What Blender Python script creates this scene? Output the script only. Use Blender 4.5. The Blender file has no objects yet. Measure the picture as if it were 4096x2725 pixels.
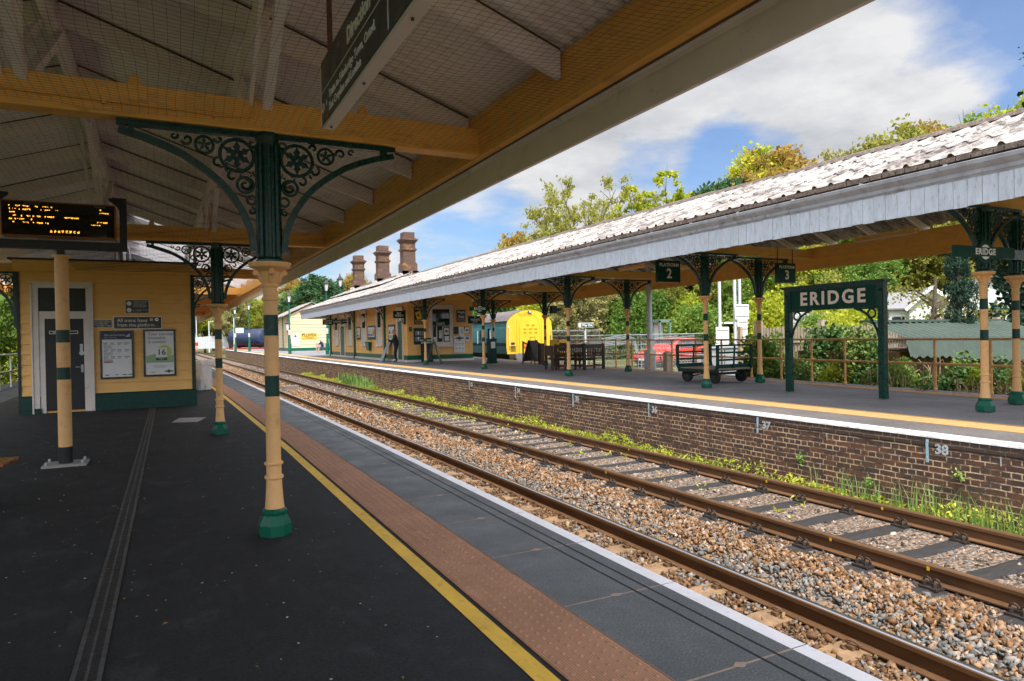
import bpy, bmesh, math, random
import numpy as np
from mathutils import Vector, Matrix
rnd = random.Random(7)
rng = np.random.default_rng(11)
scene = bpy.context.scene
COL = scene.collection
R = math.radians

# ------------------------------------------------------------------ mesh builder
class MB:
    def __init__(s): s.v=[]; s.f=[]; s.m=[]
    def add(s, vs, fs, mi=0):
        o=len(s.v); s.v+= [tuple(p) for p in vs]
        for f in fs: s.f.append(tuple(i+o for i in f)); s.m.append(mi)
        return s
    def box(s,x0,x1,y0,y1,z0,z1,mi=0):
        return s.add([(x0,y0,z0),(x1,y0,z0),(x1,y1,z0),(x0,y1,z0),(x0,y0,z1),(x1,y0,z1),(x1,y1,z1),(x0,y1,z1)],
              [(0,3,2,1),(4,5,6,7),(0,1,5,4),(1,2,6,5),(2,3,7,6),(3,0,4,7)],mi)
    def bar(s,a,b,w,h,mi=0,up=(0,0,1)):
        a=Vector(a);b=Vector(b);d=(b-a).normalized();u=Vector(up)
        if abs(d.dot(u))>.98:u=Vector((0,1,0))
        r=d.cross(u).normalized();u=r.cross(d).normalized()
        vs=[]
        for p in (a,b):
            for i,j in ((-1,-1),(1,-1),(1,1),(-1,1)): vs.append(p+r*(i*w/2)+u*(j*h/2))
        return s.add(vs,[(0,1,2,3),(7,6,5,4),(0,4,5,1),(1,5,6,2),(2,6,7,3),(3,7,4,0)],mi)
    def tube(s,pts,r,n=6,mi=0,cap=True,closed=False):
        P=[Vector(p) for p in pts];N=len(P)
        rs=r if isinstance(r,(list,tuple)) else [r]*N
        vs=[];ref=None
        for i in range(N):
            if closed: d=P[(i+1)%N]-P[i-1]
            else: d=P[min(i+1,N-1)]-P[max(i-1,0)]
            d=d.normalized() if d.length>1e-9 else Vector((0,0,1))
            if ref is None:
                ref=Vector((0,0,1)) if abs(d.z)<.9 else Vector((1,0,0))
            u=(ref-d*ref.dot(d))
            if u.length<1e-6:u=d.orthogonal()
            u.normalize();ref=u;w=d.cross(u)
            for k in range(n):
                a=2*math.pi*k/n;vs.append(P[i]+(u*math.cos(a)+w*math.sin(a))*rs[i])
        fs=[]
        for i in range(N if closed else N-1):
            j=(i+1)%N
            for k in range(n):
                l=(k+1)%n;fs.append((i*n+k,i*n+l,j*n+l,j*n+k))
        if cap and not closed:
            fs.append(tuple(range(n-1,-1,-1)));fs.append(tuple((N-1)*n+k for k in range(n)))
        return s.add(vs,fs,mi)
    def lathe(s,prof,n=24,c=(0,0,0),mi=0,ph=0):
        vs=[];fs=[]
        for r,z in prof:
            for k in range(n):
                a=2*math.pi*k/n+ph;vs.append((c[0]+r*math.cos(a),c[1]+r*math.sin(a),c[2]+z))
        for i in range(len(prof)-1):
            for k in range(n):
                l=(k+1)%n;fs.append((i*n+k,i*n+l,(i+1)*n+l,(i+1)*n+k))
        fs.append(tuple(range(n-1,-1,-1)));fs.append(tuple((len(prof)-1)*n+k for k in range(n)))
        return s.add(vs,fs,mi)
    def prism(s,poly,a,b,ax='y',mi=0):
        # poly of 2D points; extruded along ax from a to b ; 2D = (x,z) for y, (y,z) for x, (x,y) for z
        def P(p,t):
            return {'y':(p[0],t,p[1]),'x':(t,p[0],p[1]),'z':(p[0],p[1],t)}[ax]
        n=len(poly);vs=[P(p,a) for p in poly]+[P(p,b) for p in poly]
        fs=[tuple(range(n)),tuple(range(2*n-1,n-1,-1))]+[(i,i+n,(i+1)%n+n,(i+1)%n) for i in range(n)]
        return s.add(vs,fs,mi)
    def quad(s,a,b,c,d,mi=0): return s.add([a,b,c,d],[(0,1,2,3)],mi)
    def sweep(s,prof,ys,off=None,mi=0,close=False,caps=True):
        n=len(prof);vs=[];fs=[]
        for y in ys:
            o=off(y) if off else 0
            for x,z in prof: vs.append((x+o,y,z))
        for i in range(len(ys)-1):
            for k in range(n if close else n-1):
                l=(k+1)%n;fs.append((i*n+k,i*n+l,(i+1)*n+l,(i+1)*n+k))
        if close and caps:
            fs.append(tuple(range(n-1,-1,-1)));fs.append(tuple((len(ys)-1)*n+k for k in range(n)))
        return s.add(vs,fs,mi)
    def mesh(s,name,mats,smooth=False):
        me=bpy.data.meshes.new(name);me.from_pydata(s.v,[],s.f)
        if not isinstance(mats,(list,tuple)):mats=[mats]
        for m in mats: me.materials.append(m)
        if len(mats)>1: me.polygons.foreach_set('material_index',s.m)
        bm=bmesh.new();bm.from_mesh(me);bmesh.ops.recalc_face_normals(bm,faces=bm.faces);bm.to_mesh(me);bm.free()
        if smooth:
            me.polygons.foreach_set('use_smooth',[True]*len(me.polygons))
            try: me.set_sharp_from_angle(angle=R(40))
            except Exception: pass
        me.update();return me
    def obj(s,name,mats,parent=None,smooth=False,loc=None,rz=0,bevel=0):
        o=bpy.data.objects.new(name,s.mesh(name,mats,smooth));COL.objects.link(o)
        if parent:o.parent=parent
        if loc:o.location=loc
        if rz:o.rotation_euler=(0,0,rz)
        if bevel:
            b=o.modifiers.new('bevel','BEVEL');b.width=bevel;b.segments=2;b.limit_method='ANGLE';b.angle_limit=R(40)
        return o

def link(me,name,parent=None,loc=(0,0,0),rot=(0,0,0),sc=(1,1,1)):
    o=bpy.data.objects.new(name,me);COL.objects.link(o)
    if parent:o.parent=parent
    o.location=loc;o.rotation_euler=rot;o.scale=sc;return o
def tag(o,label=None,cat=None,group=None,kind=None):
    if label:o['label']=label
    if cat:o['category']=cat
    if group:o['group']=group
    if kind:o['kind']=kind
    return o
def thing(name,label,cat,loc=(0,0,0),rz=0,group=None):
    o=bpy.data.objects.new(name,None);COL.objects.link(o);o.location=loc;o.rotation_euler=(0,0,rz)
    o.empty_display_size=.1
    return tag(o,label,cat,group)
def struct(o): o['kind']='structure';return o
KIDS={}
def dup(root,loc,rz=None,label=None,group=None,sc=None):
    def cp(o,par):
        c=o.copy();COL.objects.link(c)
        if par: c.parent=par
        for k in [x for x in bpy.data.objects if x.parent==o]: cp(k,c)
        return c
    r=cp(root,None);r.location=loc
    if rz is not None:r.rotation_euler=(0,0,rz)
    if label:r['label']=label
    if group:r['group']=group
    if sc:r.scale=(sc,)*3 if not isinstance(sc,tuple) else sc
    return r
FONT=None
def text(body,size,mat,parent=None,loc=(0,0,0),rot=(R(90),0,0),name='lettering',ext=.002,bold=0,ax='CENTER',sx=1,sp=1,line=1):
    cu=bpy.data.curves.new(name,'FONT');cu.body=body;cu.size=size;cu.extrude=ext;cu.offset=bold
    cu.align_x=ax;cu.align_y='CENTER';cu.space_character=sp;cu.space_line=line;cu.resolution_u=3
    o=bpy.data.objects.new(name,cu);COL.objects.link(o)
    dg=bpy.context.evaluated_depsgraph_get();me=bpy.data.meshes.new_from_object(o.evaluated_get(dg))
    bpy.data.objects.remove(o);bpy.data.curves.remove(cu)
    me.materials.clear();me.materials.append(mat)
    return link(me,name,parent,loc,rot,(sx,1,1))

# ------------------------------------------------------------------ materials
def nn(nt,t,**kw):
    n=nt.nodes.new(t)
    for k,v in kw.items():
        if k in n.inputs.keys() if isinstance(k,str) else False: n.inputs[k].default_value=v
        else: setattr(n,k,v)
    return n
def newmat(name):
    m=bpy.data.materials.new(name);m.use_nodes=True;nt=m.node_tree
    return m,nt,nt.nodes['Principled BSDF']
def c4(c): return (c[0],c[1],c[2],1)
def mixc(nt,fac,a,b,mode='MIX'):
    n=nt.nodes.new('ShaderNodeMix');n.data_type='RGBA';n.blend_type=mode
    for i,v in ((0,fac),(6,a),(7,b)):
        if isinstance(v,(int,float)): n.inputs[i].default_value=v
        elif isinstance(v,tuple): n.inputs[i].default_value=c4(v)
        else: nt.links.new(v,n.inputs[i])
    return n.outputs[2]
def math1(nt,op,a,b=None,c=None):
    n=nt.nodes.new('ShaderNodeMath');n.operation=op
    for i,v in enumerate((a,b,c)):
        if v is None: continue
        if isinstance(v,(int,float)): n.inputs[i].default_value=v
        else: nt.links.new(v,n.inputs[i])
    return n.outputs[0]
def ramp(nt,fac,a,b,ca=0.0,cb=1.0):
    n=nt.nodes.new('ShaderNodeMapRange');n.clamp=True
    nt.links.new(fac,n.inputs[0]);n.inputs[1].default_value=a;n.inputs[2].default_value=b
    n.inputs[3].default_value=ca;n.inputs[4].default_value=cb
    return n.outputs[0]
def noise(nt,vec,scale,detail=4,rough=.6,dim='3D'):
    n=nt.nodes.new('ShaderNodeTexNoise');n.inputs['Scale'].default_value=scale;n.inputs['Detail'].default_value=detail;n.inputs['Roughness'].default_value=rough
    nt.links.new(vec,n.inputs['Vector']);return n.outputs['Fac']
def wpos(nt): return nt.nodes.new('ShaderNodeNewGeometry').outputs['Position']
def scalev(nt,v,s):
    n=nt.nodes.new('ShaderNodeMapping');n.inputs['Scale'].default_value=s;nt.links.new(v,n.inputs['Vector']);return n.outputs[0]
def bump(nt,bsdf,h,st,dist=.01):
    b=nt.nodes.new('ShaderNodeBump');b.inputs['Strength'].default_value=st;b.inputs['Distance'].default_value=dist
    nt.links.new(h,b.inputs['Height']);nt.links.new(b.outputs[0],bsdf.inputs['Normal']);return b
def pm(name,col,rough=.55,var=.18,scale=4,bmp=.12,bs=60,metal=0,dirt=None,coat=0,stretch=(1,1,1),spec=.5,dist=.004):
    """painted / plain surface with mottling, grime and a fine bump"""
    m,nt,b=newmat(name);p=scalev(nt,wpos(nt),stretch)
    n1=noise(nt,p,scale,6,.65)
    lo=tuple(max(0,x*(1-var)) for x in col);hi=tuple(min(1,x*(1+var)) for x in col)
    c=mixc(nt,ramp(nt,n1,.3,.7),lo,hi)
    if dirt:
        dc,am,ds=dirt;n2=noise(nt,p,ds,8,.7);c=mixc(nt,ramp(nt,n2,.62-am*.3,.8-am*.2,0,.85),c,dc)
    nt.links.new(c,b.inputs['Base Color'])
    r=ramp(nt,noise(nt,p,scale*3,3),.3,.7,max(.03,rough-.12),min(1,rough+.12));nt.links.new(r,b.inputs['Roughness'])
    b.inputs['Metallic'].default_value=metal;b.inputs['Coat Weight'].default_value=coat;b.inputs['Specular IOR Level'].default_value=spec
    if bmp: bump(nt,b,noise(nt,p,bs,3),bmp,dist)
    return m
def vcol(name,rough=.85,attr='col',bmp=.4,bs=120,trans=0):
    m,nt,b=newmat(name);a=nt.nodes.new('ShaderNodeAttribute');a.attribute_name=attr
    n=noise(nt,wpos(nt),bs,3);c=mixc(nt,ramp(nt,n,.3,.7,.72,1.25),(0,0,0),a.outputs['Color'],'MULTIPLY') if 0 else None
    mul=nt.nodes.new('ShaderNodeMix');mul.data_type='RGBA';mul.blend_type='MULTIPLY';mul.inputs[0].default_value=1
    nt.links.new(a.outputs['Color'],mul.inputs[6])
    cc=nt.nodes.new('ShaderNodeCombineColor');f=ramp(nt,n,.3,.7,.75,1.2)
    for i in range(3): nt.links.new(f,cc.inputs[i])
    nt.links.new(cc.outputs[0],mul.inputs[7]);nt.links.new(mul.outputs[2],b.inputs['Base Color']);b.inputs['Roughness'].default_value=rough
    if bmp: bump(nt,b,n,bmp,.006)
    return m
M={}
M['green']=pm('green gloss paint',(.002,.042,.033),.3,.2,6,.25,45,spec=.35,dirt=((.02,.08,.06),.12,9))
M['pgreen']=pm('bright green paint',(.003,.10,.06),.35,.2,6,.15,45,spec=.35,dirt=((.02,.07,.04),.15,7))
M['dgreen']=pm('dark green paint',(.002,.040,.033),.35,.2,6,.2,45,spec=.3)
M['cream']=pm('cream column paint',(.78,.46,.20),.42,.08,5,.35,38,dirt=((.36,.20,.09),.24,5),spec=.4)
M['yellow']=pm('ochre beam paint',(.80,.43,.09),.5,.1,3,.2,30,dirt=((.34,.17,.05),.2,5),stretch=(1,1,3))
M['wall']=pm('yellow boarding paint',(.78,.45,.14),.5,.09,3,.2,40,dirt=((.36,.22,.09),.18,3.0),stretch=(.5,.5,2))
M['pale']=pm('pale cream boarding',(.66,.52,.32),.6,.08,3,.2,40,dirt=((.5,.36,.18),.12,3))
M['white']=pm('white painted timber',(.62,.58,.54),.55,.1,5,.2,40,dirt=((.3,.26,.22),.15,6))
M['frame']=pm('white window frame paint',(.66,.6,.57),.5,.08,5,.15,40,dirt=((.35,.3,.26),.14,7))
M['valance']=pm('weathered white valance paint',(.50,.56,.63),.6,.14,4,.3,30,dirt=((.12,.10,.09),.22,11),stretch=(3,3,.7))
M['moulding']=pm('grey gutter paint',(.33,.35,.38),.55,.2,4,.3,30,dirt=((.10,.08,.06),.3,5))
M['gutter']=pm('grey inside valance',(.76,.71,.70),.6,.08,3,.2,30,dirt=((.3,.25,.2),.12,5))
M['rafter']=pm('off white roof timber',(.79,.74,.76),.6,.06,3,.2,30,dirt=((.35,.28,.22),.16,4))
M['under']=pm('white roof sheeting underside',(.79,.76,.80),.7,.06,1.2,.2,30,dirt=((.45,.38,.34),.14,2))
M['grime']=pm('stained timber and gap shade',(.11,.06,.025),.7,.4,6,.3,30)  # stained boards, and the shade line painted along rafter tops
M['black']=pm('black paint',(.005,.006,.007),.5,.3,6,.1,50)
M['blackm']=pm('matt black board',(.02,.019,.018),.6,.3,8,.1,50,dirt=((.07,.07,.07),.2,14))
M['rust']=pm('rusted steel',(.115,.055,.026),.75,.35,7,.5,50,dirt=((.03,.02,.014),.35,9))
M['rustlight']=pm('light rust',(.20,.10,.045),.75,.3,7,.5,50,dirt=((.06,.03,.02),.3,9))
M['railtop']=pm('polished rail head',(.72,.72,.76),.22,.1,10,.05,60,metal=1,stretch=(8,.1,1))
M['railrust']=pm('brown rail head',(.17,.095,.05),.42,.35,9,.2,60,metal=.35,dirt=((.05,.03,.02),.25,6),stretch=(4,.2,1))
M['rail_side']=pm('rusty rail side',(.13,.062,.024),.7,.25,6,.4,40,dirt=((.05,.025,.012),.25,5),stretch=(1,.3,1))
M['clip']=pm('rusty rail clip',(.13,.07,.035),.65,.3,12,.3,60)
M['clipdark']=pm('oily chair iron',(.035,.026,.022),.55,.4,14,.4,60)
M['concrete']=pm('rust stained concrete sleeper',(.24,.15,.085),.85,.4,7,.6,60,dirt=((.40,.26,.07),.25,9))
M['timber']=pm('tarred timber sleeper',(.028,.026,.027),.75,.5,9,.8,24,stretch=(.5,6,3),dirt=((.10,.095,.095),.22,14),dist=.012)
M['seatwood']=pm('dark brown bench wood',(.055,.028,.018),.55,.35,9,.3,40,stretch=(1,1,1))
M['palewood']=pm('pale teak bench wood',(.42,.31,.22),.7,.2,9,.3,40)
M['slatwood']=pm('varnished orange slat',(.28,.07,.022),.35,.3,9,.2,40,coat=.3,stretch=(.6,5,1))
M['signgreen']=pm('green enamel sign',(.001,.052,.038),.5,.1,3,.05,30,spec=.15)
M['letter']=pm('cream sign lettering',(.86,.78,.70),.4,.04,8,0)
M['letterw']=pm('white sign lettering',(.88,.88,.88),.4,.04,8,0)
M['signblack']=pm('black sign face',(.012,.014,.017),.3,.25,4,.05,30)
M['signgrey']=pm('dark slate sign face',(.035,.042,.048),.35,.2,2,.05,30)
M['signwhite']=pm('white sign case',(.66,.64,.62),.4,.06,4,.05,30)
M['steel']=pm('galvanised steel',(.40,.43,.46),.42,.2,6,.1,50,metal=.5)
M['greysteel']=pm('grey painted steel',(.56,.6,.64),.5,.1,5,.1,50)
M['pipe']=pm('ochre railing paint',(.62,.35,.12),.5,.2,6,.35,40,dirt=((.25,.12,.04),.25,9))
M['asbestos']=None
M['paper']=pm('poster paper',(.70,.72,.76),.4,.05,6,0,coat=.2)
M['navy']=pm('navy poster band',(.01,.018,.07),.4,.1,6,0)
M['greyink']=pm('grey ink',(.22,.25,.33),.6,.1,9,0)
M['ink']=pm('dark ink',(.03,.03,.05),.6,.1,9,0)
M['palegreen']=pm('poster green',(.28,.42,.24),.5,.1,6,0)
M['lime']=pm('poster lime',(.52,.58,.12),.5,.1,6,0)
M['orange']=pm('orange print',(.75,.2,.03),.5,.1,6,0)
M['blueprint']=pm('blue print',(.05,.14,.42),.5,.1,6,0)
M['enamely']=pm('yellow enamel sign',(.72,.46,.03),.35,.12,6,.05,30)
M['enamelb']=pm('dark blue enamel sign',(.012,.02,.07),.3,.2,6,.05,30,dirt=((.08,.05,.03),.12,9))
M['teal']=pm('faded blue carriage paint',(.12,.38,.47),.5,.12,2,.15,20,dirt=((.10,.10,.09),.18,2.2),stretch=(1,1,.35))
M['tealband']=pm('dark carriage band',(.02,.06,.085),.5,.2,3,.1,20)
M['trainy']=pm('yellow carriage end paint',(.80,.49,.025),.42,.08,2,.12,12,dirt=((.34,.18,.03),.14,3.5),stretch=(1,1,.5))
M['trainroof']=pm('dirty carriage roof',(.15,.13,.14),.65,.35,2.5,.3,20,dirt=((.33,.3,.3),.25,3))
M['iron']=pm('dark underframe iron',(.03,.026,.024),.7,.4,7,.3,40)
M['carred']=pm('red car paint',(.62,.03,.012),.22,.06,3,0,coat=.9)
M['tyre']=pm('black rubber',(.012,.012,.013),.75,.3,8,.2,40)
M['slate']=pm('grey slate roof',(.27,.27,.30),.7,.2,5,.3,30,stretch=(1,1,4))
M['render']=pm('white house render',(.72,.76,.75),.8,.06,3,.2,30)
M['corrgreen']=None
M['fencewood']=pm('weathered grey fence board',(.27,.22,.18),.8,.3,6,.4,30,stretch=(5,5,.6),dirt=((.12,.09,.07),.25,7))
M['oldpost']=pm('old concrete post',(.40,.32,.25),.85,.2,7,.4,40)
M['bark']=pm('bark',(.085,.065,.045),.9,.4,9,.6,20,stretch=(3,3,.8))
M['palebark']=pm('pale bark',(.22,.19,.15),.9,.4,9,.6,20,stretch=(3,3,.8))
M['twig']=pm('pale dead bramble stems',(.40,.28,.19),.85,.3,9,0)
M['skin']=pm('skin',(.50,.27,.19),.55,.08,9,0)
M['suit']=pm('dark suit cloth',(.012,.013,.018),.85,.3,9,.2,90)
M['hairgrey']=pm('grey hair',(.30,.28,.27),.7,.3,20,.2,90)
M['hairbrown']=pm('auburn hair',(.24,.11,.05),.6,.3,20,.2,90)
M['navycloth']=pm('navy jacket cloth',(.015,.025,.09),.85,.2,9,.2,90)
M['denim']=pm('blue denim cloth',(.07,.17,.32),.85,.2,9,.2,90)
M['bluedress']=pm('blue dress cloth',(.12,.18,.38),.85,.2,9,.2,90)
M['capwhite']=pm('white cloth cap',(.7,.69,.66),.8,.05,9,0)
M['shoe']=pm('black shoe leather',(.012,.011,.011),.4,.2,9,0)
M['chalk']=pm('light blue chalk paint',(.32,.50,.62),.85,.4,40,0)
M['whitechalk']=pm('white chalk paint',(.42,.47,.50),.85,.5,40,0)
M['net']=pm('black netting twine',(.012,.011,.010),.8,.1,9,0)
M['tankpaint']=pm('dark blue tank paint',(.016,.028,.075),.28,.3,2,.1,20,coat=.2,dirt=((.07,.06,.06),.2,3))
M['redframe']=pm('red wagon frame',(.34,.05,.03),.6,.2,5,.1,30)
M['bluetarp']=pm('bright blue plastic',(.05,.3,.62),.5,.1,4,.1,30)
M['ember']=pm('oil stained board',(.3,.3,.29),.7,.2,5,.2,40)
M['palefence']=pm('pale grey hoarding',(.52,.56,.6),.6,.08,2,.1,30)
def glassmat(name,col=(.02,.03,.035),rough=.05):
    m,nt,b=newmat(name);b.inputs['Base Color'].default_value=c4(col);b.inputs['Roughness'].default_value=rough
    b.inputs['Specular IOR Level'].default_value=.5;b.inputs['Coat Weight'].default_value=.0;b.inputs['Coat Roughness'].default_value=.02
    bump(nt,b,noise(nt,wpos(nt),2.5,2),.06,.02)
    return m
M['glass']=glassmat('dark window glass')
M['carglass']=glassmat('car glass',(.015,.02,.03))
M['curtain']=pm('net curtain behind glass',(.55,.56,.55),.3,.1,6,.1,30,coat=.6)
def emit(name,col,s):
    m,nt,b=newmat(name);b.inputs['Emission Color'].default_value=c4(col);b.inputs['Emission Strength'].default_value=s
    b.inputs['Base Color'].default_value=c4(tuple(x*.3 for x in col));return m
M['led']=emit('amber display dots',(1,.42,.03),1.6)
M['tube']=pm('diffuser plastic',(.66,.5,.3),.4,.1,4,0)
def transl(name,col,amt):
    m,nt,b=newmat(name);b.inputs['Base Color'].default_value=c4(col);b.inputs['Roughness'].default_value=.5
    t=nt.nodes.new('ShaderNodeBsdfTranslucent');t.inputs[0].default_value=c4(col)
    x=nt.nodes.new('ShaderNodeMixShader');x.inputs[0].default_value=amt
    nt.links.new(b.outputs[0],x.inputs[1]);nt.links.new(t.outputs[0],x.inputs[2]);nt.links.new(x.outputs[0],nt.nodes['Material Output'].inputs[0])
    return m
M['rooflight']=transl('translucent roof sheet',(.8,.83,.85),.75)
def plastic(name,col,al):
    m,nt,b=newmat(name);b.inputs['Base Color'].default_value=c4(col);b.inputs['Roughness'].default_value=.25;b.inputs['Alpha'].default_value=al
    bump(nt,b,noise(nt,wpos(nt),14,4),.8,.03);return m
M['bag']=plastic('clear refuse sack',(.72,.76,.82),.55)
# ------------------------------------------------------------------ special materials
def asphalt(name,base,spk,wear):
    m,nt,b=newmat(name);p=wpos(nt)
    big=noise(nt,p,.8,5,.65);mid=noise(nt,scalev(nt,p,(1,.6,1)),3.0,8,.78);fine=noise(nt,p,55,4,.75)
    c=mixc(nt,ramp(nt,big,.32,.68),tuple(x*.62 for x in base),tuple(x*1.35 for x in base))
    c=mixc(nt,ramp(nt,mid,.52,.68,0,.8),c,wear)
    c=mixc(nt,ramp(nt,fine,.42,.70,0,.75),c,tuple(x*2.6 for x in base));c=mixc(nt,ramp(nt,fine,.30,.42,.7,0),c,tuple(x*.35 for x in base))
    v=nt.nodes.new('ShaderNodeTexVoronoi');v.inputs['Scale'].default_value=20;nt.links.new(p,v.inputs['Vector'])
    sp=math1(nt,'LESS_THAN',v.outputs['Distance'],.14)
    w=nt.nodes.new('ShaderNodeSeparateColor');nt.links.new(v.outputs['Color'],w.inputs[0])
    sp=math1(nt,'MULTIPLY',sp,math1(nt,'GREATER_THAN',w.outputs[0],.955))
    c=mixc(nt,sp,c,spk)
    nt.links.new(c,b.inputs['Base Color']);nt.links.new(ramp(nt,mid,.3,.7,.62,.9),b.inputs['Roughness'])
    b.inputs['Specular IOR Level'].default_value=.35
    bump(nt,b,fine,.55,.006);return m
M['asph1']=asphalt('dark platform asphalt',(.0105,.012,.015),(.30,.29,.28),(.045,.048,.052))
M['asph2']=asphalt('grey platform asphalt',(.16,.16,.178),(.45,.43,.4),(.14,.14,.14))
M['paver2']=asphalt('platform edge paving',(.105,.096,.096),(.5,.45,.4),(.2,.18,.17))
def slabmat():
    m,nt,b=newmat('grey terrazzo coping slab');p=wpos(nt)
    f=noise(nt,p,80,4,.8);g=noise(nt,p,2.2,5,.6)
    c=mixc(nt,ramp(nt,f,.36,.66),(.04,.046,.05),(.15,.165,.175));c=mixc(nt,ramp(nt,f,.62,.70),c,(.5,.48,.46))
    c=mixc(nt,ramp(nt,g,.35,.7,0,.4),c,(.06,.065,.07));c=mixc(nt,ramp(nt,noise(nt,p,5,4),.66,.8,0,.5),c,(.22,.17,.12))
    nt.links.new(c,b.inputs['Base Color']);nt.links.new(ramp(nt,g,.3,.7,.4,.65),b.inputs['Roughness']);bump(nt,b,f,.35,.003);return m
M['slab']=slabmat()
def tacmat(name,col,period):
    m,nt,b=newmat(name);p=wpos(nt)
    g=noise(nt,p,1.6,6,.65);h=noise(nt,p,26,4,.7)
    c=mixc(nt,ramp(nt,g,.3,.7),tuple(x*.8 for x in col),tuple(min(1,x*1.2) for x in col));c=mixc(nt,ramp(nt,h,.55,.78,0,.5),c,tuple(x*.45 for x in col))
    s=nt.nodes.new('ShaderNodeSeparateXYZ');nt.links.new(p,s.inputs[0])
    w=math1(nt,'SINE',math1(nt,'MULTIPLY',s.outputs[0],2*math.pi/period))
    c=mixc(nt,ramp(nt,w,-.9,-.2,.55,0),c,tuple(x*.3 for x in col))
    nt.links.new(c,b.inputs['Base Color']);b.inputs['Roughness'].default_value=.7;bump(nt,b,w,.5,.004);return m
M['tac1']=tacmat('ribbed buff tactile paving',(.46,.235,.135),.0148)
M['tacdome']=pm('worn tactile dome',(.36,.20,.135),.7,.25,9,.2,60)
M['tac2']=pm('ochre tactile strip',(.52,.32,.13),.7,.12,6,.4,22,dirt=((.3,.19,.09),.3,14))
M['tac3']=pm('orange tactile strip',(.50,.25,.10),.7,.2,6,.4,22,dirt=((.2,.12,.07),.3,9))
M['yline']=pm('yellow line paint',(.74,.46,.045),.6,.16,5,.3,60,dirt=((.25,.16,.05),.22,16),stretch=(1,.5,1))
M['wline']=pm('white edge paint',(.85,.83,.87),.65,.06,4,.25,70,dirt=((.42,.38,.38),.1,12))
M['wline2']=pm('worn white edge paint',(.80,.80,.82),.7,.1,4,.25,50,dirt=((.3,.28,.27),.42,7))
M['mortar']=pm('sandy joint mortar',(.34,.25,.2),.85,.2,9,.2,60)
M['groove']=pm('dark groove',(.012,.012,.012),.9,.2,9,0)
M['kerbface']=pm('platform front concrete',(.13,.11,.09),.85,.3,3,.4,30)
def brickmat():
    m,nt,b=newmat('old platform brickwork');p=wpos(nt)
    s=nt.nodes.new('ShaderNodeSeparateXYZ');nt.links.new(p,s.inputs[0])
    nz=noise(nt,p,2.2,3);wob=math1(nt,'MULTIPLY',math1(nt,'SUBTRACT',nz,.5),.03)
    cb=nt.nodes.new('ShaderNodeCombineXYZ');nt.links.new(s.outputs[1],cb.inputs[0]);nt.links.new(math1(nt,'ADD',s.outputs[2],wob),cb.inputs[1])
    def br(bw,rh,c1,c2,off,bs):
        t=nt.nodes.new('ShaderNodeTexBrick');t.offset=off;t.squash=bs;t.squash_frequency=2
        nt.links.new(cb.outputs[0],t.inputs['Vector']);t.inputs['Scale'].default_value=1
        t.inputs['Brick Width'].default_value=bw;t.inputs['Row Height'].default_value=rh;t.inputs['Mortar Size'].default_value=.0082;t.inputs['Mortar Smooth'].default_value=.2
        t.inputs['Color1'].default_value=c4(c1);t.inputs['Color2'].default_value=c4(c2);t.inputs['Mortar'].default_value=(.78,.58,.38,1);t.inputs['Bias'].default_value=-.1  # mortar colour lightened to stand in for sun on its ledges
        return t
    t=br(.225,.0768,(.13,.066,.038),(.06,.038,.032),.5,.5)
    c=t.outputs['Color']
    hue=noise(nt,scalev(nt,cb.outputs[0],(1,3,1)),3.3,2,.5);c=mixc(nt,math1(nt,'MULTIPLY',ramp(nt,hue,.5,.62,0,.6),math1(nt,'SUBTRACT',1,t.outputs['Fac'])),c,(.20,.085,.045));c=mixc(nt,math1(nt,'MULTIPLY',ramp(nt,hue,.36,.46,.55,0),math1(nt,'SUBTRACT',1,t.outputs['Fac'])),c,(.06,.05,.055))
    q=noise(nt,p,26,5,.7);c=mixc(nt,ramp(nt,q,.45,.75,0,.75),c,(.05,.032,.026))
    # worn mortar: dark where it fell out
    q2=noise(nt,scalev(nt,p,(1,.6,2)),4.5,6,.75);c=mixc(nt,math1(nt,'MULTIPLY',t.outputs['Fac'],ramp(nt,q2,.44,.58)),c,(.07,.045,.036))
    # white lime and grey bloom
    q3=noise(nt,scalev(nt,p,(1,.8,1.6)),3.1,7,.75);c=mixc(nt,ramp(nt,q3,.60,.78,0,.55),c,(.22,.2,.24))
    # orange lichen, growing further along
    q4=noise(nt,scalev(nt,p,(1,1,1.3)),2.1,7,.72);far=ramp(nt,s.outputs[1],11,24)
    c=mixc(nt,math1(nt,'MULTIPLY',ramp(nt,q4,.53,.66,0,.85),far),c,(.40,.21,.025))
    # lime runs down from the coping
    q5=noise(nt,scalev(nt,p,(1,5,.35)),1.5,5,.7);tp=ramp(nt,s.outputs[2],-.5,.25)
    c=mixc(nt,math1(nt,'MULTIPLY',ramp(nt,q5,.62,.74,0,.55),tp),c,(.42,.4,.42))
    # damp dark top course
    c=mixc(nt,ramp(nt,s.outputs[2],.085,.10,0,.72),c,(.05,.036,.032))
    nt.links.new(c,b.inputs['Base Color']);b.inputs['Roughness'].default_value=.85
    h=math1(nt,'ADD',math1(nt,'MULTIPLY',math1(nt,'SUBTRACT',1,t.outputs['Fac']),.7),math1(nt,'MULTIPLY',q,.5));bump(nt,b,h,.9,.012)
    return m
M['brick']=brickmat()
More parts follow.
